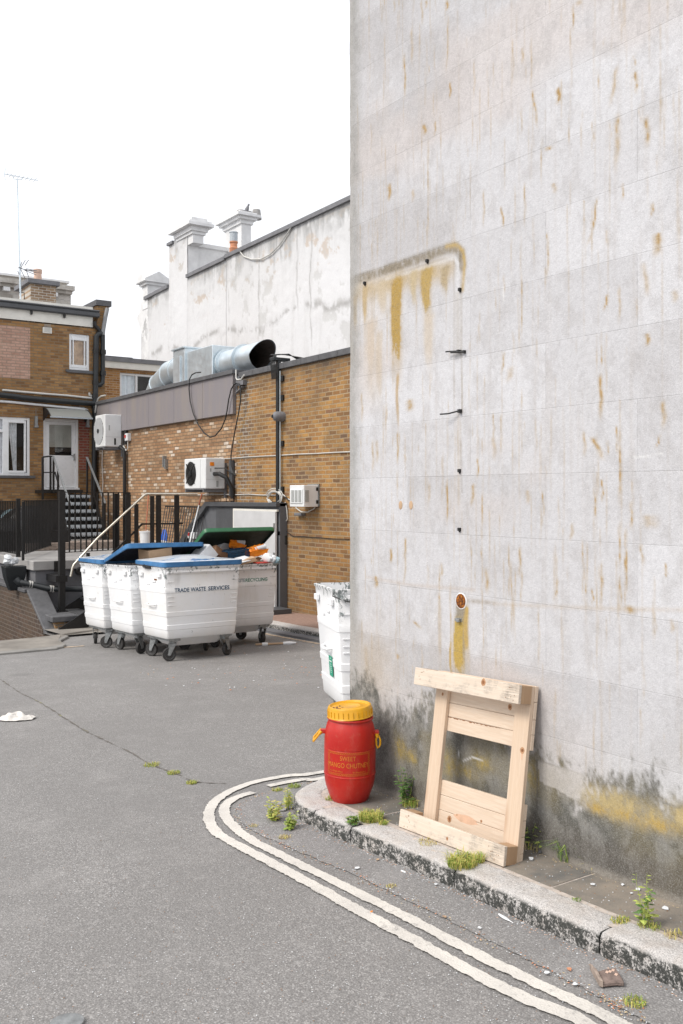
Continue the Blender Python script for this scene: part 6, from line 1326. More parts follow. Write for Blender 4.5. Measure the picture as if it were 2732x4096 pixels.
def lid_mesh(L, D, seed=1, warp=.012, thick=.03):
    # local: hinge along x at y=0, lid extends to -y
    mb = MB(); r = .07; n = 5; nx, ny = 20, 14; r_ = random.Random(seed); ph = r_.uniform(0, 6)
    def top(x, y): return thick + warp * math.sin(x * 5 + ph) * math.cos(y * 4 + ph) + .050 * max(0, 1 - (2 * x / L) ** 2) * max(0, 1 - ((y + D / 2) * 2 / D) ** 2)
    outer = rrect(L, D, 0, r, n, 0, -D / 2); inn = rrect(L - .025, D - .025, 0, r - .01, n, 0, -D / 2); c_ = Vector((0, -D / 2, 0))
    rings = [[Vector((p.x, p.y, -.020)) for p in outer], [Vector((p.x, p.y, top(p.x, p.y) - .008)) for p in outer], [Vector((p.x * .995, p.y, top(p.x, p.y))) for p in outer], [Vector((p.x, p.y, top(p.x, p.y))) for p in inn], [Vector((p.x * .98, c_.y + (p.y - c_.y) * .97, top(p.x, p.y) + .006)) for p in inn]]
    for s_ in (.75, .5, .25): rings.append([Vector((c_.x + (p.x - c_.x) * s_, c_.y + (p.y - c_.y) * s_, top(p.x * s_, c_.y + (p.y - c_.y) * s_) + .010 + warp * .6 * math.sin(p.x * 14 * s_ + ph) * math.sin(p.y * 11 * s_))) for p in inn])
    mb.loft(rings[:4], False, False); tb = MB(); tb.loft(rings[3:], False, True)
    ri = [[Vector((p.x * .985, c_.y + (p.y - c_.y) * .98, -.028)) for p in outer], [Vector((p.x * .98, c_.y + (p.y - c_.y) * .975, top(p.x, p.y) - .028)) for p in outer], [Vector((p.x * .4, c_.y + (p.y - c_.y) * .4, top(p.x * .4, p.y) - .026)) for p in outer]]
    ub = MB(); ub.loft(ri, False, True)
    n_ = len(outer); mb.add(rings[0] + ri[0], [(k, (k + 1) % n_, n_ + (k + 1) % n_, n_ + k) for k in range(n_)])
    return mb, ub, tb
def add_lid(root, ang, mat, under=None, seed=1, D=None):
    mb, ub, tb = lid_mesh(LR + .06, (D or DRm) + .05, seed)
    lo = bpy.data.objects.new('lid', None)
    def bl(m, n_, mt):
        me = bpy.data.meshes.new(n_); me.from_pydata(m.v, [], m.f); bm = bmesh.new(); bm.from_mesh(me); bmesh.ops.recalc_face_normals(bm, faces=bm.faces); bm.to_mesh(me); bm.free()
        for f in me.polygons: f.use_smooth = True
        me.set_sharp_from_angle(angle=R(35)); me.materials.append(mt); o = bpy.data.objects.new(n_, me); COL.objects.link(o); return o
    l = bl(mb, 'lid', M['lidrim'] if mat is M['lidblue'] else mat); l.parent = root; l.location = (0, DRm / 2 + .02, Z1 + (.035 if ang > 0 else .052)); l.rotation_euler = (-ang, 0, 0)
    u = bl(ub, 'lid_underside_shade', under or M['lidshade']); u.parent = l; u = bl(tb, 'lid_top', mat); u.parent = l  # underside gets its shade from a darker copy of the lid colour
    h = MB()
    for x_ in (-.35, .35): h.tube([(x_ - .05, 0, -.02), (x_ + .05, 0, -.02)], .022, 10)
    ho = bl(h, 'hinge', M['zinc']); ho.parent = l
    return l
def add_text(root, txt, x, z, wdt, hgt, mat, bold=0.0, nm='lettering'):
    vs, fs = text_mb(txt, wdt, hgt, bold); mb = MB(); D = dims(z)[1]; slope = (DRm - DB) / 2 / (Z1 - Z0)
    mb.add([(x + a, -(D / 2 + b * slope) - .0085, z + b) for a, b, _ in vs], fs); return mb.build(nm, mat, root)
def place(root, x, y, rz=0):
    root.location = (x, y, gz(y)); root.rotation_euler = (R(-2.04) * math.cos(rz), R(0), rz)
M['text_blue'] = plain('blue_lettering', (.008, .06, .13), .5, .1, 20); M['text_grey'] = plain('grey_lettering', (.16, .22, .26), .5, .1, 20); M['text_green'] = plain('green_lettering', (.05, .25, .17), .5, .1, 20)
# front bin
bA = make_bin('white wheeled bin lettered TRADE WASTE SERVICES under a closed blue rimmed lid', binpaint('bin_paint_a', 1, .8, .55), yaws=(2.9, 2.2, .5, .9))
add_lid(bA, R(-1.6), M['lidblue'], seed=3); add_text(bA, 'TRADE WASTE', -.405, .892, .44, .054, M['text_blue'], .018); add_text(bA, 'SERVICES', .07, .892, .31, .054, M['text_blue'], .018)
o_ = MB(); o_.box((-LR/2 + .012, -.20, 1.045), (-LR/2 + .004, -.12, 1.065)); o_.build('rust_patch', M['rust'], bA)
AX, AY = 4.86 + LR / 2, 11.27 + DRm / 2
place(bA, AX, AY)
bB = make_bin('white bin with its blue lid propped open by rubbish behind the lettered bin', binpaint('bin_paint_b', 2, .4, .5), yaws=(.4, 1.9, 2.6, 1.1))
add_lid(bB, R(13.5), M['lidblue'], seed=5); place(bB, 4.76 + LR / 2, 12.21 + DRm / 2)
bC = make_bin('white bin with shut blue lid, leftmost and farthest in the row', binpaint('bin_paint_c', 3, .4, .5), yaws=(2.5, 1.3, .3, 2.0))
add_lid(bC, R(-1.4), M['lidblue'], seed=8); place(bC, 4.70 + LR / 2, 13.15 + DRm / 2)
bD = make_bin('white recycling bin with green lid tipped wide open over boxes and packaging', binpaint('bin_paint_d', 4, .6, .8), yaws=(1.9, .6, 1.5, 2.2))
add_lid(bD, R(30), M['green'], M['green_shade'], seed=6)
add_text(bD, 'WASTE', -.19, .960, .19, .052, M['text_grey'], .014); add_text(bD, 'RECYCLING', .01, .960, .36, .052, M['text_green'], .014)
bD.scale = (1, 1, .96); DX, DY = 5.90 + LR / 2, 12.08 + DRm / 2; place(bD, DX, DY)
bE = make_bin('white lidless bin with flaked paint and green sticker behind the rendered building corner', binpaint('bin_paint_e', 6, .2, .9), yaws=(.2, 1.0, 2.0, 3.0))
mb = MB(); mb.box((-LR/2 - .001 + .02, -.07, .60), (-LR/2 + .025, .055, .80))
Ls = dims(.7)[0] / 2 + .009
mb = MB(); sl = (LR - LB) / 2 / (Z1 - Z0)
qd = lambda y0, y1, z0, z1, o_: [(-(dims(z0)[0] / 2 + o_), y0, z0), (-(dims(z0)[0] / 2 + o_), y1, z0), (-(dims(z1)[0] / 2 + o_), y1, z1), (-(dims(z1)[0] / 2 + o_), y0, z1)]
mb.add(qd(-.16, -.02, .50, .665, .010), [(0, 1, 2, 3)]); sk = mb.build('sticker', M['sticker'], bE)
mb = MB()
for i, (z_, w_) in enumerate([(.64, .02), (.617, .09), (.595, .06), (.578, .07), (.562, .05), (.546, .065), (.53, .05)]): mb.add(qd(-.09 - w_ / 2, -.09 + w_ / 2, z_, z_ + (.010 if i < 2 else .004), .0112), [(0, 1, 2, 3)])
mb.build('print', M['ink'], sk)
mb = MB(); 
for k in range(1): mb.tube([(-LR/2 - .003, -.40, 1.2), (-LR/2 - .02, -.42, 1.17), (-LR/2 + .08, -.49, 1.13), (-LR/2 + .3, -.492, 1.10)], .005, 5)
mb.build('wire', M['black'], bE)
ang = math.atan2(-.37, .93)
ux = Vector((.93, -.37, 0)).normalized(); uy = Vector((.37, .93, 0)).normalized(); corner = Vector((4.02, 6.05, 0))
c_ = corner + ux * (LR / 2) + uy * (DRm / 2 + .02); bE.location = (c_.x, c_.y, gz(c_.y)); bE.rotation_euler = (R(-2.04) * .93, 0, ang)

# rubbish in the bins ----------------------------------------------------
def obox(name, c_, size, rot, mat, lb, cat, **kw):
    Mx = Matrix.Translation(c_) @ Matrix.Rotation(R(rot[2]), 4, 'Z') @ Matrix.Rotation(R(rot[1]), 4, 'Y') @ Matrix.Rotation(R(rot[0]), 4, 'X'); s = Vector(size) / 2
    mb = MB(); mb.box(-s, s, Mx); return mb.build(name, mat, bev=kw.get('bev', .002), label=lb, cat=cat, group=kw.get('group'))
cc = lambda x, y: (700 + x / 3.484, 2050 + y / 3.484)
atD = lambda x, y, t_: at(*cc(x, y), t_)
mb = MB(); L, D = dims(1.1); mb.box((-L/2 + .10, -D/2 + .10, 1.02), (L/2 - .10, D/2 - .10, 1.10)); 
fill = mb
o_ = fill.build('waste_fill', M['cardbrown']); o_['label'] = 'brown mass of flattened card filling the green lidded bin'; o_['category'] = 'cardboard'; o_.location = Vector((DX, DY, gz(DY) + .96))
mb = MB(); mb.box((-L/2 + .10, -D/2 + .10, 1.00), (L/2 - .10, D/2 - .10, 1.06)); o_ = mb.build('waste_fill', M['cardbrown']); o_['label'] = 'dark mass of rubbish filling the bin under the propped blue lid'; o_['category'] = 'rubbish'; o_.location = Vector((4.76 + LR/2, 12.21 + DRm/2, gz(12.7) + .98))
obox('cardboard_box', at(*c5(470, 452), 13.25), (.36, .30, .26), (3, -6, 6), M['cardboard'], 'tan cardboard box wedged under the propped blue lid', 'cardboard box')
obox('white_box', atD(600, 470, 14.1), (.42, .26, .15), (14, -33, 10), M['cardwhite'], 'white printed carton tilted steeply under the green lid', 'carton')
obox('white_box', atD(745, 480, 14.2), (.10, .24, .13), (10, -33, 10), M['bag'], 'black end of a carton tucked behind the tilted white one', 'carton')
obox('brown_box', atD(550, 600, 13.75), (.30, .26, .13), (-20, 28, 25), M['cardbrown'], 'torn brown cardboard box left of the blue crate', 'cardboard box')
obox('white_box', atD(400, 595, 13.6), (.26, .28, .20), (0, -42, 0), M['cardwhite'], 'pale grey carton leaning in the gap between the blue and green lids', 'carton')
def crate(c_, s, rz):
    t_ = thing('plastic_crate', c_, 'dark blue latticed plastic crate lying among the boxes', 'crate'); mb = MB(); Mx = Matrix.Translation(c_) @ Matrix.Rotation(R(rz), 4, 'Z') @ Matrix.Rotation(R(-4), 4, 'Y'); L, D, h = s
    for z_ in (0, h - .02): mb.box((-L/2, -D/2, z_), (L/2, -D/2 + .012, z_ + .02), Mx); mb.box((-L/2, D/2 - .012, z_), (L/2, D/2, z_ + .02), Mx); mb.box((-L/2, -D/2, z_), (-L/2 + .012, D/2, z_ + .02), Mx); mb.box((L/2 - .012, -D/2, z_), (L/2, D/2, z_ + .02), Mx)
    k = -L/2
    while k < L/2 - .01:
        mb.box((k, -D/2, 0), (k + .008, -D/2 + .008, h), Mx); mb.box((k, D/2 - .008, 0), (k + .008, D/2, h), Mx); k += .024
    for z_ in (.035, .065, .095): mb.box((-L/2, -D/2, z_), (L/2, -D/2 + .006, z_ + .007), Mx)
    mb.box((-L/2, -D/2, 0), (L/2, D/2, .006), Mx); mb.build('lattice', M['bluecrate'], t_)
crate(atD(850, 635, 13.8), (.40, .28, .13), 4)
def wrapper(c_, rz, tilt, lb, seed):
    t_ = thing('orange_packaging', c_, lb, 'packaging', 'orange packets with white rolls'); Mx = Matrix.Translation(c_) @ Matrix.Rotation(R(rz), 4, 'Z') @ Matrix.Rotation(R(tilt), 4, 'Y')
    r = random.Random(seed); mb = MB(); nx, ny = 14, 10; vs = []
    for i in range(nx):
        for j in range(ny): a_ = j / (ny - 1) * 4.6 - .6; rr = .075 + r.uniform(-.012, .012) + (.03 if j in (0, ny - 1) else 0); vs.append((-.14 + i * .28 / (nx - 1), rr * math.cos(a_), rr * math.sin(a_)))
    mb.add(vs, [(i*ny+j, i*ny+j+1, (i+1)*ny+j+1, (i+1)*ny+j) for i in range(nx-1) for j in range(ny-1)], Mx)
    mb.add([(-.16, -.09, -.06), (.12, -.11, -.07), (.17, -.10, .0), (-.13, -.10, .015)], [(0, 1, 2, 3)], Mx); mb.build('wrapper', M['orangebag'], t_)
    mb = MB(); mb.tube([Mx @ Vector((-.03, -.03, .02)), Mx @ Vector((.13, -.06, .03))], .038, 16, False); mb.tube([Mx @ Vector((.12, -.058, .03)), Mx @ Vector((.14, -.062, .03))], [.046, .046], 16, False); mb.tube([Mx @ Vector((-.03, -.03, .02)), Mx @ Vector((.135, -.06, .03))], .026, 16, True); mb.build('roll', M['curtain'], t_, True)
wrapper(atD(820, 425, 14.1), 12, 12, 'orange packet with a white roll, upper one directly under the green lid', 3)
wrapper(atD(1120, 530, 13.9), 4, -10, 'orange packet with a white roll, right one sticking out beyond the green lid edge', 7)
obox('card_sheet', atD(920, 660, 13.4), (.34, .25, .012), (8, -8, 12), M['cardwhite'], 'white card sheet lying on the bin edge in front of the blue crate', 'card sheet')
obox('brown_box', atD(1000, 670, 13.45), (.22, .2, .06), (0, -14, -10), M['cardboard'], 'flattened tan box at the rim just right of the lettered bin', 'cardboard box')
obox('red_tray', atD(1240, 697, 13.5), (.28, .14, .014), (0, 0, 3), M['red'], 'flat red plastic piece on the rim of the recycling bin', 'plastic piece')
for k, (x_, y_, rt, mt, lb) in enumerate([(1290, 640, 12, 'cardwhite', 'grey white wad of folded film at the right rim, leftmost of three'), (1345, 645, 24, 'cardwhite', 'green edged folded film at the right rim, middle one of three'), (1395, 655, 30, 'tarp', 'pale green folded film at the far right rim, rightmost of three')]):
    bag_mesh(atD(x_, y_ + 55, 13.5), .05, .12, .065 - k * .008, 20 + k, 12).build('plastic_film', M[mt], smooth=True, label=lb, cat='plastic film')
r_ = random.Random(31)
for k in range(9):
    a_ = atD(640 + k * 75, 700 - r_.uniform(0, 40), 13.55 + r_.uniform(0, .4))
    obox('card_scrap', a_, (r_.uniform(.08, .2), r_.uniform(.08, .2), .01), (r_.uniform(-25, 25), r_.uniform(-25, 25), r_.uniform(0, 90)), M[['cardbrown', 'cardboard', 'cardwhite'][k % 3]], 'torn scrap of card heaped along the open recycling bin', 'card scrap', group='card scraps in the recycling bin')
p = at(*c5(425, 505), 12.55)
bag_mesh(p - Vector((0, 0, .03)), .03, .14, .035, 44, 14).build('bin_liner', M['bag'], smooth=True, label='shiny black bin liner poking out under the lid of the lettered bin', cat='bin liner')
# stick and bits on the ground
a, b = onR(1022, 2578, .02), onR(1184, 2571, .02)
sk_ = thing('wooden_stick', a, 'thin pale stick wrapped with tape lying on the road beside the recycling bin', 'stick')
mb = MB(); mb.tube([a, a.lerp(b, .8)], .015, 8); mb.build('stick', M['cardboard'], sk_, True)
mb = MB(); mb.tube([a.lerp(b, .16), a.lerp(b, .3)], .024, 8); mb.tube([a.lerp(b, .68), a.lerp(b, .84), b], [.022, .026, .012], 8); mb.build('tape_wrap', M['whiteplas'], sk_, True)

# ================================================================== RED DRUM
dr_ = onR(1408, 3168, .10); DXX, DYY = 3.190, 4.675; dz = gz(DYY) + .098
dm = thing('plastic_drum', (DXX, DYY, dz), 'red plastic chutney drum with yellow screw lid standing at the corner of the building', 'drum')
TM = Matrix.Translation((DXX, DYY, dz)) @ Matrix.Rotation(R(.8), 4, 'X')
HD = .505
prof = [(.004, .006), (.088, .004), (.104, 0), (.112, .008), (.126, .045), (.142, .09), (.150, .13), (.1525, .162), (.1545, .164), (.1545, .168), (.1525, .170), (.1535, .25), (.1535, .318), (.1515, .320), (.1515, .323), (.1535, .325), (.1525, .37), (.147, .42), (.138, .455), (.128, .474), (.126, .482), (.136, .484), (.138, .490), (.135, .496), (.124, .497), (.124, .53)]
t = NT('red_drum_plastic'); c = t.mix(t.ramp(t.noise(5, 4), [(.4, 0.), (.7, 1.)]), (.42, .010, .006), (.50, .018, .008)); c = t.mix(t.ramp(t.noise(30, 6, .75), [(.56, 0.), (.74, .4)]), c, (.45, .12, .07)); c = t.mix(t.math('MULTIPLY', t.ramp(t.noise(4, 6, .75, sc=(1, 1, .4)), [(.5, 0.), (.7, 1.)]), .25), c, (.55, .25, .18)); M['drum'] = t.out(c, .38, t.noise(120, 3), .06, .002)
M['yellow'] = plain('yellow_plastic', (.66, .33, .008), .35, .08, 14, .05); M['gold'] = plain('gold_print', (.62, .23, .02), .5, .05, 10)
mb = MB(); mb.lathe(prof, 64, TM); mb.build('body', M['drum'], dm, True)
LM = TM @ Matrix.Translation((0, 0, .498)) @ Matrix.Rotation(R(-4.0), 4, Vector((math.sin(AZ), math.cos(AZ), 0)))
mb = MB(); mb.lathe([(.136, .0), (.1375, .004), (.133, .010), (.131, .055), (.126, .064), (.118, .066), (.112, .060), (.108, .056), (.07, .057), (.068, .0585), (.062, .0585), (.06, .057), (.002, .058)], 64, LM)
lid = mb.build('lid', M['yellow'], dm, True)
mb = MB()
for k in range(28):
    a_ = 2 * math.pi * k / 28; mb.bar(LM @ Vector((.134 * math.cos(a_), .134 * math.sin(a_), .012)), LM @ Vector((.1325 * math.cos(a_), .1325 * math.sin(a_), .045)), .004)
mb.build('grip_rib', M['yellow'], lid)
mb = MB(); r_ = random.Random(2)
for k in range(14): a_ = r_.uniform(2.4, 3.4); rr = r_.uniform(.06, .105); mb.box(LM @ Vector((rr * math.cos(a_), rr * math.sin(a_), .058)), LM @ Vector((rr * math.cos(a_) + r_.uniform(.003, .012), rr * math.sin(a_) + r_.uniform(.002, .008), .061)))
mb.build('dirt', M['cardbrown'], lid)
# handles: left and right as seen
Rv = Vector((ca, -sa, 0)); Fv = Vector((sa, ca, 0)); C0 = Vector((DXX, DYY, dz))
for side, nm in ((-1, 'left'), (1, 'right')):
    base = C0 + Rv * side * .148 + Vector((0, 0, .405)) + Fv * (.0 if side < 0 else -.03)
    mb = MB(); ori = Matrix.Translation(base) @ Matrix.Rotation(-AZ, 4, 'Z')
    mb.box((-.004 if side > 0 else -.026, -.018, -.012), (.026 if side > 0 else .008, .018, .012), ori); mb.build('handle_lug', M['drum'], dm, bev=.003)
    mb = MB()
    if side < 0:
        a_ = ori @ Vector((-.020, -.01, .0)); b_ = ori @ Vector((-.066, -.03, -.052)); mb.tube([a_, a_.lerp(b_, .3)], [.012, .009], 10); mb.tube([a_.lerp(b_, .25), b_], [.0075, .007], 8); mb.tube([b_, b_ + Fv * .09], .007, 8); mb.tube([b_ + Fv * .09, a_ + Fv * .07], .0075, 8)
    else:
        a_ = ori @ Vector((.014, -.022, -.004)); mb.tube([a_, a_ + Vector((0, 0, -.02))], [.012, .010], 12)
        pts = [a_ + Rv * x_ + Vector((0, 0, z_)) for x_, z_ in ((0, -.015), (-.006, -.035), (-.004, -.065), (.004, -.085), (.012, -.078), (.019, -.062), (.019, -.035), (.010, -.014), (0, -.012))]; mb.tube(pts, .0055, 8)
    mb.build('handle', M['yellow'], dm, True)
# printed label wrapped round the drum
def wrap(vs, fs, cx_, z, r=.1545):
    # centre direction faces camera
    out = []
    th0 = math.atan2(-DYY, -DXX)
    for x, y, _ in vs: th = th0 + (x - cx_) / r; out.append(TM @ Vector((r * math.cos(th), r * math.sin(th), z + y)))
    return out, fs
def dense(vs, fs, step=.012): return vs, fs
pm_ = MB()
for txt, w_, h_, x_, z_ in (('SWEET', .094, .026, -.047 - .012, .270), ('MANGO CHUTNEY', .262, .028, -.131 - .012, .228), ('Net Weight: 40kg e', .082, .012, -.125, .199), ('Best Before End Dec. 2', .082, .009, .018, .199)):
    vs, fs = text_mb(txt, w_, h_, -.006)
    out, _ = wrap([(x + x_, y, 0) for x, y, _z in vs], fs, 0, z_); pm_.add(out, fs)
def arcbox(x0, x1, z0, z1, n=24, r=.1544):
    vs = [(x0 + (x1 - x0) * i / n, z) for i in range(n + 1) for z in (z0, z1)]; th0 = math.atan2(-DYY, -DXX)
    pm_.add([TM @ Vector((r * math.cos(th0 + x / r), r * math.sin(th0 + x / r), z)) for x, z in vs], [(2*i, 2*i+1, 2*i+3, 2*i+2) for i in range(n)])
xa, xb = -.148, .128
for z_ in (.182, .193, .305, .316): arcbox(xa, xb, z_, z_ + .0011)
for x_ in (xa, xa + .011, xb - .011, xb): arcbox(x_ - .0005, x_ + .0005, .182, .317, 1)
th0 = math.atan2(-DYY, -DXX)
def zig(x0, z0, x1, z1):
    r = .1544; pts = []
    d = Vector((x1 - x0, z1 - z0)).normalized() * .0005; n_ = (-d.y, d.x)
    pm_.add([TM @ Vector((r * math.cos(th0 + x / r), r * math.sin(th0 + x / r), z)) for x, z in ((x0 + n_[0], z0 + n_[1]), (x0 - n_[0], z0 - n_[1]), (x1 - n_[0], z1 - n_[1]), (x1 + n_[0], z1 + n_[1]))], [(0, 1, 2, 3)])
k = xa + .012
while k < xb - .02:
    for z0_, z1_ in ((.184, .192), (.307, .315)): zig(k, z0_, k + .0055, z1_); zig(k + .0055, z1_, k + .011, z0_)
    k += .0115
k = .196
while k < .30:
    for x0_, x1_ in ((xa + .001, xa + .010), (xb - .010, xb - .001)): zig(x0_, k, x1_, k + .005); zig(x1_, k + .005, x0_, k + .010)
    k += .0105
pm_.build('printed_label', M['gold'], dm)

# ================================================================== WOODEN PALLET
zp = lambda y: gz(y) + .102
BRp = Vector((3.131, 3.302, -.014)); wv_ = Vector((-.0407, 1, -.0354)).normalized()
hv = Vector((.143, .036, .838)); hv = (hv - wv_ * hv.dot(wv_)).normalized(); nv = wv_.cross(hv).normalized()
if nv.x > 0: nv = -nv
PM = Matrix((( -wv_.x, -nv.x, hv.x, BRp.x), (-wv_.y, -nv.y, hv.y, BRp.y), (-wv_.z, -nv.z, hv.z, BRp.z), (0, 0, 0, 1)))
# local frame: x = right along the wall, y = towards the wall, z = up the pallet; origin bottom right front
pa = bpy.data.objects.new('wooden_pallet', None); COL.objects.link(pa); pa.matrix_world = PM
tag(pa, 'pale pine pallet leaning against the stained rendered wall on the pavement', 'pallet')
WP_, HP_ = .775, .850
def pb(name, a, b, mat, bev=.002, parent=None, extra=None, label=None):
    mb = MB(); mb.box(a, b); 
    if extra: extra(mb)
    c_ = (Vector(a) + Vector(b)) / 2
    me = bpy.data.meshes.new(name); me.from_pydata([v_ - c_ for v_ in mb.v], [], mb.f); bm = bmesh.new(); bm.from_mesh(me); bmesh.ops.recalc_face_normals(bm, faces=bm.faces)
    bmesh.ops.bevel(bm, geom=list(bm.edges), offset=bev, segments=1, affect='EDGES', clamp_overlap=True); bm.to_mesh(me); bm.free()
    me.materials.append(mat); o = bpy.data.objects.new(name, me); COL.objects.link(o); o.parent = parent or pa; o.location = c_
    if label: o['label'] = label
    return o
W_ = WP_
pb('face_board', (-W_, 0, .0), (0, .019, .092), M['pine_d'], label='dirty lower front board')
pb('face_board', (-W_, 0, HP_ - .092), (0, .019, HP_), M['pine_d'], label='mould marked upper front board')
for zz in (0.002, HP_ - .090):
    pb('block', (-.075, .0195, zz), (-.001, .092, zz + .088), M['pine_end']); pb('block', (-W_ + .001, .0195, zz), (-W_ + .085, .092, zz + .088), M['pine_end'])
pb('upright', (-.104, .0925, .002), (-.004, .116, HP_ - .002), M['pine_v']); pb('upright', (-W_ + .085, .0925, .002), (-W_ + .178, .116, HP_ - .002), M['pine_v'])
for a_, b_ in ((.002, .050), (.0515, .127), (.1285, .204), (.2055, .281)): pb('slat', (-W_ + .09, .1165, a_), (-.006, .139, b_), M['pine_h'])
for a_, b_ in ((HP_ - .311, HP_ - .2365), (HP_ - .235, HP_ - .164), (HP_ - .1625, HP_ - .080), (HP_ - .0785, HP_ - .001)): pb('slat', (-W_ + .09, .1165, a_), (-.001, .139, b_), M['pine_h'])
# nail holes
nm = bpy.data.meshes.new('nail'); mb = MB(); r_ = random.Random(3)
for cx_, cz_, n_ in ((-.07, .045, 8), (-W_ + .06, .045, 9), (-.06, HP_ - .05, 5), (-W_ + .05, HP_ - .05, 5), (-.05, .4, 0)):
    for k in range(n_): x_ = cx_ + r_.uniform(-.035, .035); z_ = cz_ + r_.uniform(-.035, .035); mb.lathe([(.0028, -.0012), (.0020, -.0008)], 8, Matrix.Translation((x_, 0, z_)) @ Matrix.Rotation(R(90), 4, 'X') @ Matrix.Translation((0, 0, .0018)))
nm.from_pydata(mb.v, [], mb.f); nm.materials.append(M['cardbrown']); o = bpy.data.objects.new('nail_heads', nm); COL.objects.link(o); o.parent = pa

PI_ = PM.inverted()
def palpt(x, y, yp):
    o_ = PI_ @ Vector((0, 0, H)); d = PI_.to_3x3() @ Vector(ray(1550 + x / 2.24, 2600 + y / 2.24)); s = (yp - o_.y) / d.y; return o_ + d * s
def flat_patch(mb, cx_, cz_, yp, rx, rz, seed, n=18):
    r = random.Random(seed); mb.add([(cx_ + rx * (1 + r.uniform(-.12, .12)) * math.cos(6.283 * i / n), yp, cz_ + rz * (1 + r.uniform(-.12, .12)) * math.sin(6.283 * i / n)) for i in range(n)], [tuple(range(n))])
kA, kB, kC = MB(), MB(), MB()
for i, (x, y, yp, rr) in enumerate([(1208, 900, .0925, .014), (555, 1515, .1165, .016), (840, 1535, .1165, .007), (1098, 510, .1165, .014), (535, 1690, 0, .008), (622, 1478, .1165, .004), (860, 290, 0, .016), (495, 395, .0925, .008)]):
    q = palpt(x, y, yp); flat_patch(kA, q.x, q.z, yp - .0004, rr, rr * 1.15, i); flat_patch(kB, q.x, q.z, yp - .0007, rr * .5, rr * .6, i + 20)
q = palpt(700, 1525, .1165); flat_patch(kC, q.x, q.z + .004, .1162, .085, .020, 40, 26)
q = palpt(1205, 945, .0925); flat_patch(kC, q.x, q.z, .0922, .006, .022, 41)
sA, sB = palpt(505, 625, .1165), palpt(1010, 735, .1165); r_ = random.Random(5); vs = []; n_ = 40
for i in range(n_ + 1):
    f_ = i / n_; x_ = sA.x + (sB.x - sA.x) * f_; zt_ = HP_ - .237; vs += [(x_, .1162, zt_), (x_, .1162, zt_ - max(.001, .012 * (f_ ** .7) * (1.05 - f_) * r_.uniform(.1, 2.0)))]
kB.add(vs, [(2*i, 2*i+1, 2*i+3, 2*i+2) for i in range(n_)])
for mb, nm_, mt in ((kC, 'heartwood_patch', plain('pink_heartwood', (.62, .40, .27), .75, .12, 30)), (kA, 'knot_ring', plain('knot_ring_wood', (.42, .23, .12), .75, .3, 60)), (kB, 'knot', plain('dark_knot_wood', (.22, .09, .035), .75, .3, 60))):
    me = bpy.data.meshes.new(nm_); me.from_pydata([tuple(v_) for v_ in mb.v], [], mb.f); me.materials.append(mt); o = bpy.data.objects.new(nm_, me); COL.objects.link(o); o.parent = pa

# ================================================================== PLANTS AND LITTER
def grass_tuft(c_, rad, h, n, seed, mats=('grass', 'grass_y'), label='', group=None, lean=.6):
    r = random.Random(seed); t_ = thing('grass_tuft', c_, label, 'grass tuft', group); h *= 1.25; rad *= 1.2; n = int(n * 1.7); lean *= 1.5
    for mi, mt in enumerate(mats):
        mb = MB()
        for i in range(n // len(mats)):
            a_ = r.uniform(0, 6.28); rr = rad * math.sqrt(r.random()); b = Vector((c_.x + rr * math.cos(a_), c_.y + rr * math.sin(a_), c_.z - .004 - K * rr * math.sin(a_)))
            hh = h * r.uniform(.4, 1.1); an = r.uniform(0, 6.28); d = Vector((math.cos(an), math.sin(an), 0)) * hh * r.uniform(.2, 1) * lean; w = r.uniform(.0009, .0022); s = Vector((-math.sin(an), math.cos(an), 0)) * w
            m1 = b + d * .35 + Vector((0, 0, hh * .6)); m2 = b + d + Vector((0, 0, hh * max(.35, .95 - .35 * lean)))
            mb.add([b - s, b + s, m1 + s * .8, m1 - s * .8, m2], [(0, 1, 2, 3), (3, 2, 4)])
        mb.build('blades', M[mt], t_)
    return t_
def weed(c_, h, nst, seed, label, leaf=.03, mats=('leaf', 'leaf_y'), spread=.4, dens=9, group=None):
    r = random.Random(seed); t_ = thing('weed', c_, label, 'weed', group); ms = [MB(), MB()]; st_ = MB(); h *= 1.15; leaf *= 1.3; dens = int(dens * 1.3)
    for k in range(nst):
        an = r.uniform(0, 6.28); L = h * r.uniform(.55, 1.05); d = Vector((math.cos(an) * spread * r.random(), math.sin(an) * spread * r.random(), 1)).normalized()
        pts = [c_ + Vector((r.uniform(-.015, .015), r.uniform(-.015, .015), -.005))]
        for i in range(5): pts.append(pts[-1] + (d + Vector((r.uniform(-.15, .15), r.uniform(-.15, .15), 0))).normalized() * L / 5)
        st_.tube(pts, [.0022, .002, .0018, .0015, .0012, .0008], 4)
        for i in range(dens):
            s = .12 + .88 * (i + r.random() * .5) / dens; j = min(4, int(s * 5)); b = pts[j].lerp(pts[j + 1], s * 5 - j if s < 1 else 1); la = r.uniform(0, 6.28); ll = leaf * r.uniform(.6, 1.2) * (1.1 - .5 * s)
            dd = Vector((math.cos(la), math.sin(la), r.uniform(-.1, .6))).normalized(); sd_ = dd.cross(Vector((0, 0, 1))).normalized() * ll * .30; up = Vector((0, 0, -ll * .12))
            ms[0 if r.random() < .6 else 1].add([b, b + dd * ll * .45 + sd_, b + dd * ll + up, b + dd * ll * .45 - sd_, b + dd * ll * .5 + Vector((0, 0, ll * .06))], [(0, 1, 4), (1, 2, 4), (2, 3, 4), (3, 0, 4)])
    st_.build('stem', M['leaf_y'], t_)
    for m, mt in zip(ms, mats):
        if m.v: m.build('leaves', M[mt], t_)
    return t_
onP = lambda f, x, y: onR(*f(x, y), .100)
onG = lambda f, x, y: onR(*f(x, y), .006)
g2 = lambda x, y: (1000 + x / 2.24, 2950 + y / 2.24)
g3 = lambda x, y: (2100 + x / 2.481, 3250 + y / 2.481)
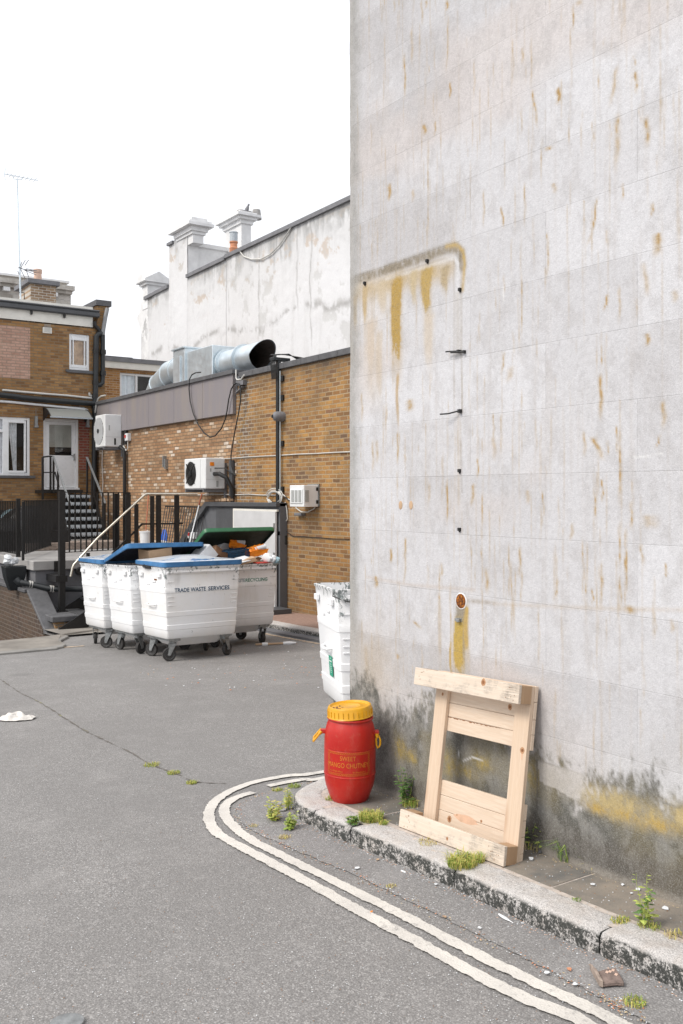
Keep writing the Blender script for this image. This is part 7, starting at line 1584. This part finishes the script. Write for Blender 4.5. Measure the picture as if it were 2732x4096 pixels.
g4 = lambda x, y: (1400 + x / 2.24, 3250 + y / 2.24)
grass_tuft(onP(g2, 1085, 735), .055, .055, 380, 1, label='low green grass tuft on the kerb between the drum and the pallet')
grass_tuft(onP(g2, 1195, 770), .022, .03, 60, 2, ('grass_y', 'grass'), label='small yellowish grass tuft right beside the bigger tuft near the pallet')
weed(onP(g2, 915, 770), .045, 6, 3, 'tiny leafy weed in the kerb joint left of the grass tuft', .03, ('leaf', 'grass'))
weed(onG(g2, 200, 735), .11, 10, 4, 'bushy yellow green weed on the road patch, leftmost by the rounded kerb', .032, ('leaf_y', 'grass_y'), .7, 10)
weed(onG(g2, 345, 640), .12, 8, 5, 'upright yellow green weed against the rounded kerb', .028, ('leaf_y', 'grass_y'), .4, 10)
weed(onG(g2, 365, 815), .085, 9, 6, 'bright green weed at the foot of the kerb below the others', .032, ('leaf_y', 'grass'), .7, 9)
grass_tuft(onG(g2, 245, 470), .03, .02, 70, 7, ('grass_y', 'grass'), label='flat moss tuft on the ragged line end near the kerb curve')
grass_tuft(onG(g2, 395, 440), .035, .025, 80, 8, ('grass', 'leaf_y'), label='flat green tuft between the white line and the rounded kerb')
grass_tuft(onG(g2, 310, 895), .03, .018, 70, 9, ('grass_y', 'straw'), label='brown and yellow tuft in the gutter joint below the weeds')
grass_tuft(onG(g2, 30, 790), .025, .012, 40, 10, ('grass_y', 'straw'), label='thin yellow tuft beside the inner white line at the bend')
grass_tuft(onP(g2, 715, 555), .025, .03, 40, 11, ('grass_y', 'grass'), label='sparse pale tuft at the foot of the red drum')
weed(onP(g2, 1395, 605), .20, 6, 12, 'tall dark green leafy weed between the drum and the pallet', .042, ('leaf', 'leaf'), .28, 10)
grass_tuft(onP(g2, 1440, 612), .04, .06, 60, 13, ('grass_y', 'grass'), label='thin grass behind the left foot of the pallet')
grass_tuft(onP(g4, 1010, 470), .060, .065, 300, 14, ('grass', 'grass_y'), label='yellow green grass tuft growing under the pallet at the kerb joint')
grass_tuft(onP(g4, 1130, 440), .035, .05, 90, 15, ('grass_y', 'grass'), label='short grass tuft under the right front of the pallet')
grass_tuft(onP(g4, 700, 270), .05, .02, 80, 16, ('straw', 'grass_y'), label='dry moss tuft in the shade under the pallet')
weed(onP(g3, 205, 370), .13, 7, 17, 'leafy green weed at the wall base just right of the pallet', .04, ('leaf', 'leaf_y'), .4, 9)
weed(onP(g3, 60, 340), .13, 6, 18, 'narrow leaved weed hugging the right edge of the pallet', .035, ('leaf_y', 'leaf'), .4, 9)
grass_tuft(onP(g3, 410, 470), .03, .13, 60, 19, ('grass', 'leaf'), label='tall bladed grass tuft at the wall base right of the leafy weed', lean=.8)
grass_tuft(onP(g3, 110, 360), .05, .05, 60, 20, ('straw', 'grass_y'), label='dead orange grass below the weeds beside the pallet')
grass_tuft(onP(g3, 690, 555), .03, .05, 26, 21, ('grass_y', 'straw'), label='sparse yellow grass at the wall base left of the single blade', lean=1.0)
grass_tuft(onP(g3, 825, 590), .01, .07, 10, 22, ('grass', 'leaf'), label='single upright grass sprig at the wall base')
grass_tuft(onP(g3, 1225, 725), .02, .08, 24, 23, ('leaf', 'grass'), label='dark thin grass at the wall base behind the tall yellow flowered weed')
grass_tuft(onP(g3, 1350, 770), .02, .03, 30, 24, ('leaf', 'grass'), label='low green tuft at the wall base near the right picture edge')
weed(onP(g3, 1185, 1125), .19, 4, 25, 'tall spindly weed with yellow buds growing behind the kerb at far right', .036, ('leaf_y', 'leaf'), .22, 10)
grass_tuft(onP(g3, 950, 1070), .035, .018, 90, 26, ('grass', 'grass_y'), label='flat mossy tuft in the kerb joint beside the spindly weed')
grass_tuft(onP(g3, 510, 870), .018, .014, 30, 27, ('leaf', 'grass'), label='tiny green sprig in the joint behind the granite kerb')
grass_tuft(onP(g3, 1230, 1140), .04, .03, 60, 28, ('grass_y', 'grass'), label='short grass at the foot of the spindly weed')
grass_tuft(onP(g3, 1480, 1230), .03, .03, 40, 29, ('grass_y', 'straw'), label='dry grass behind the kerb at the right picture edge')
grass_tuft(onG(g3, 1085, 1890), .035, .022, 90, 30, ('grass_y', 'grass'), label='flat yellow green tuft on the road near the bottom right')
grass_tuft(onG(g4, 370, 660), .022, .014, 40, 31, ('grass_y', 'straw'), label='tiny mossy tuft in the gutter joint below the pallet')
for k, (x, y, rx, lb) in enumerate([(348, 1756, .05, 'small bright grass tuft in the road crack, left one of two'), (398, 1774, .04, 'small bright grass tuft in the road crack, right one of two'), (440, 1797, .03, 'faint flat tuft at the end of the road crack')]):
    grass_tuft(onR(x * 1.7424, y * 1.7424, .005), rx, .022, 110, 40 + k, ('grass', 'grass_y'), label=lb)
# plastic bag on the road
c_ = onR(62, 2880, .0); bg_ = MB(); r_ = random.Random(6); n1, n2 = 26, 16; vs = []
nzv = [[r_.uniform(0, 1) for _ in range(9)] for _ in range(14)]
def nz2(a, b):
    i, j = int(a), int(b); f, g_ = a - i, b - j; return (nzv[i % 14][j % 9] * (1-f) + nzv[(i+1) % 14][j % 9] * f) * (1-g_) + (nzv[i % 14][(j+1) % 9] * (1-f) + nzv[(i+1) % 14][(j+1) % 9] * f) * g_
for i in range(n1):
    for j in range(n2):
        s, q_ = i / (n1 - 1) * 2 - 1, j / (n2 - 1) * 2 - 1; env = max(0, 1 - s * s * .9) * max(0, 1 - q_ * q_)
        x_ = c_ + Rv * (s * .165) + Fv * (q_ * .11 * (1 - .4 * abs(s)) + .03 * nz2(s * 3 + 4, 2)); vs.append(Vector((x_.x, x_.y, gz(x_.y) + .008 + env * .075 * nz2(s * 4 + 5, q_ * 3 + 4) + .006 * nz2(s * 6 + 7, q_ * 4 + 4))))
bg_.add(vs, [(i*n2+j, i*n2+j+1, (i+1)*n2+j+1, (i+1)*n2+j) for i in range(n1-1) for j in range(n2-1)])
bg_.build('plastic_bag', plain('translucent_white_film', (.66, .63, .59), .4, .15, 14, .4), label='crumpled dirty white plastic bag lying on the road at the left edge', cat='plastic bag')
# broken roof tile / bark piece
p = onG(g3, 800, 1690); sp_ = thing('rotten_wood_piece', p, 'broken piece of painted rotten wood lying on the gutter near the bottom right', 'wood piece')
pts = [onG(g3, *q) for q in ((640, 1560), (735, 1735), (780, 1750), (715, 1630))]
mb = MB(); mb.prism([q + Vector((0, 0, .002)) for q in pts], (.0, .0, .028)); mb.build('bark_strip', M['wood_old'], sp_, bev=.003)
pts = [onG(g3, *q) for q in ((720, 1625), (780, 1745), (900, 1730), (985, 1735), (965, 1690), (900, 1590), (800, 1600))]
mb = MB(); mb.prism([q + Vector((0, 0, .003)) for q in pts], (0, 0, .016)); mb.build('flat_fragment', plain('peeling_painted_wood', (.20, .15, .13), .8, .5, 22, .8), sp_, bev=.003)
r_ = random.Random(9)
mb = MB()
for k in range(4): q = onG(g3, 820 + k * 30, 1640 + r_.uniform(-20, 40)); q.z += .019; mb.add([q, q + Vector((.012, .004, .002)), q + Vector((.010, .014, .003)), q + Vector((-.003, .010, .001))], [(0, 1, 2, 3)])
mb.build('paint_flake', M['terracotta_pk'], sp_)
# feather
a, b = onG(g4, 1335, 915), onG(g4, 1462, 998); d = (b - a).normalized(); s = Vector((-d.y, d.x, 0))
mb = MB(); vs = []
for i in range(9): f_ = i / 8; w = .011 * math.sin(math.pi * min(1, f_ * 1.15 + .1)) ** .7 if f_ < .85 else .001; q = a.lerp(b, f_) + Vector((0, 0, .003)); vs += [q - s * w, q + Vector((0, 0, .003)), q + s * w]
mb.add(vs, [(3*i+j, 3*i+j+1, 3*i+j+4, 3*i+j+3) for i in range(8) for j in (0, 1)]); mb.build('feather', M['whiteplas'], label='white feather lying in the gutter below the pallet', cat='feather')
mb = MB(); mb.tube([onG(g4, 460, 528) + Vector((0,0,.004)), onG(g4, 500, 545) + Vector((0,0,.004))], .0042, 8); mb.build('cigarette_end', M['whiteplas'], smooth=True, label='white cigarette end in the gutter at the foot of the kerb', cat='cigarette end')
# paper scraps and leaves
sc = [(g4,60,505,.020,'cardwhite','torn white paper scrap beside the white line left of the cigarette end'),(g4,770,650,.016,'cardwhite','small white scrap at the foot of the kerb joint'),(g4,250,425,.017,'cardboard','dead brown leaf at the foot of the kerb'),(g4,195,895,.010,'orangebag','tiny orange scrap between the two white lines'),(g4,850,940,.014,'cardboard','curled dry leaf beside the inner white line'),(g4,1160,1040,.016,'cardwhite','wet white tissue scrap in the gutter joint'),(g3,215,1600,.018,'cardwhite','torn white scrap by the inner line near the bottom right'),(g3,495,1710,.016,'curtain','grey tissue scrap left of the rotten wood'),(g3,60,470,.024,'curtain','grey stone chip heap right of the pallet foot'),(g3,150,405,.016,'lead','dark stone chip at the wall base near the weeds'),(g3,675,725,.020,'cardwhite','white dropping patch in the middle of the paving slab'),(g3,970,725,.013,'cardwhite','white scrap on the slab near the wall'),(g3,1120,770,.020,'cardwhite','white streaked scrap on the slab left of the spindly weed'),(g3,1390,955,.026,'cardwhite','larger white splash scrap at the slab corner'),(g3,1055,808,.011,'cardwhite','tiny white fragment between scraps on the slab'),(g3,440,1565,.016,'terracotta','small orange brown leaf in the gutter joint'),(g2,425,785,.014,'terracotta_pk','pink brown dead leaf beside the green weed at the kerb'),(g2,265,600,.030,'concrete','flat pale stone behind the bushy weed'),(g2,290,655,.032,'concrete','second flat pale stone beside the upright weed')]
for f, x, y, s_, mt, lb in sc:
    p = (onP if (f is g3 and y < 1200) else onG)(f, x, y) + Vector((0, 0, .002)); r = random.Random(int(x * 7 + y)); n_ = 7; pts = [p + Vector((s_ * .75 * r.uniform(.5, 1.1) * math.cos(6.28 * i / n_), s_ * .75 * r.uniform(.5, 1.1) * math.sin(6.28 * i / n_), r.uniform(0, .004))) for i in range(n_)]
    mb = MB(); mb.prism(pts, (0, 0, .006 if 'stone' in lb else .0018)); mb.build('stone_chip' if 'stone' in lb else ('dead_leaf' if 'leaf' in lb else 'paper_scrap'), M[mt], label=lb, cat='stone' if 'stone' in lb else ('leaf' if 'leaf' in lb else 'scrap'))
# loose grit and leaf litter along the gutter and yard
def litter(name, pts, mats, seed, smin, smax):
    r = random.Random(seed)
    for mi, (mt, fr) in enumerate(mats):
        mb = MB()
        for p in pts[mi::len(mats)]:
            s_ = r.uniform(smin, smax); a_ = r.uniform(0, 6.28); c1_, s1_ = math.cos(a_) * s_, math.sin(a_) * s_; z_ = r.uniform(.001, .5 * s_)
            b = [p + Vector((c1_, s1_, 0)), p + Vector((-s1_ * .7, c1_ * .7, 0)), p + Vector((-c1_, -s1_, 0)), p + Vector((s1_ * .7, -c1_ * .7, 0)), p + Vector((0, 0, z_))]
            mb.add(b, [(0, 1, 4), (1, 2, 4), (2, 3, 4), (3, 0, 4)])
        mb.build(name, M[mt], kind='stuff')
r_ = random.Random(77); pts = []
for k in range(1500):
    p = r_.choice(gi); q = Vector((p.x + r_.gauss(0, .022), p.y + r_.uniform(-.02, .02), 0)); 
    if q.y > 1: q.z = gz(q.y) + .005; pts.append(q)
litter('leaf_litter', pts, [('cardbrown', 1), ('terracotta', 1), ('curtain', 1), ('straw', 1)], 5, .002, .0065)
pts = []
for k in range(900):
    s = r_.uniform(cuts[3], cuts[9]); p, q = kpos(s); e = p - q * abs(r_.gauss(.0, .03)); e.z = gz(e.y) + .005; pts.append(e)
litter('leaf_litter', pts, [('cardbrown', 1), ('terracotta_pk', 1), ('curtain', 1)], 6, .002, .006)
pts = []
for k in range(1700):
    v_ = r_.uniform(0, 1) ** .6; q = onR(r_.uniform(0, 2600), 2600 + v_ * 1490, .004)
    if q.x < 2.9 and abs(q.x) < 8: pts.append(q)
litter('road_grit', pts, [('cardwhite', 1), ('curtain', 1), ('cardbrown', 1)], 8, .0015, .0042)
pts = [onR(r_.uniform(560, 1400), r_.uniform(2560, 2760), .004) for k in range(130)]
litter('road_grit', pts, [('cardwhite', 1), ('terracotta', 1), ('cardboard', 1)], 9, .006, .018)
pts = []
for k in range(700):
    q = Vector((r_.uniform(3.12, 3.40), r_.uniform(.8, 4.9), 0)); q.z = gz(q.y) + .100; pts.append(q)
    if k % 2: q = Vector((3.41 - abs(r_.gauss(0, .015)), r_.uniform(.8, 4.9), 0)); q.z = gz(q.y) + .100; pts.append(q)
litter('pavement_grit', pts, [('curtain', 1), ('cardbrown', 1), ('straw', 1)], 10, .0015, .005)
# manhole at the bottom edge
p = onR(268, 4092, .006); mb = MB(); mb.lathe([(.06, 0), (.058, .006), (.045, .008), (.002, .008)], 24, Matrix.Translation((p.x, p.y, p.z)) @ Matrix.Rotation(R(-2), 4, 'X')); mb.build('stopcock_cover', M['zinc'], smooth=True, label='small round grey cover in the road at the bottom left edge', cat='cover')
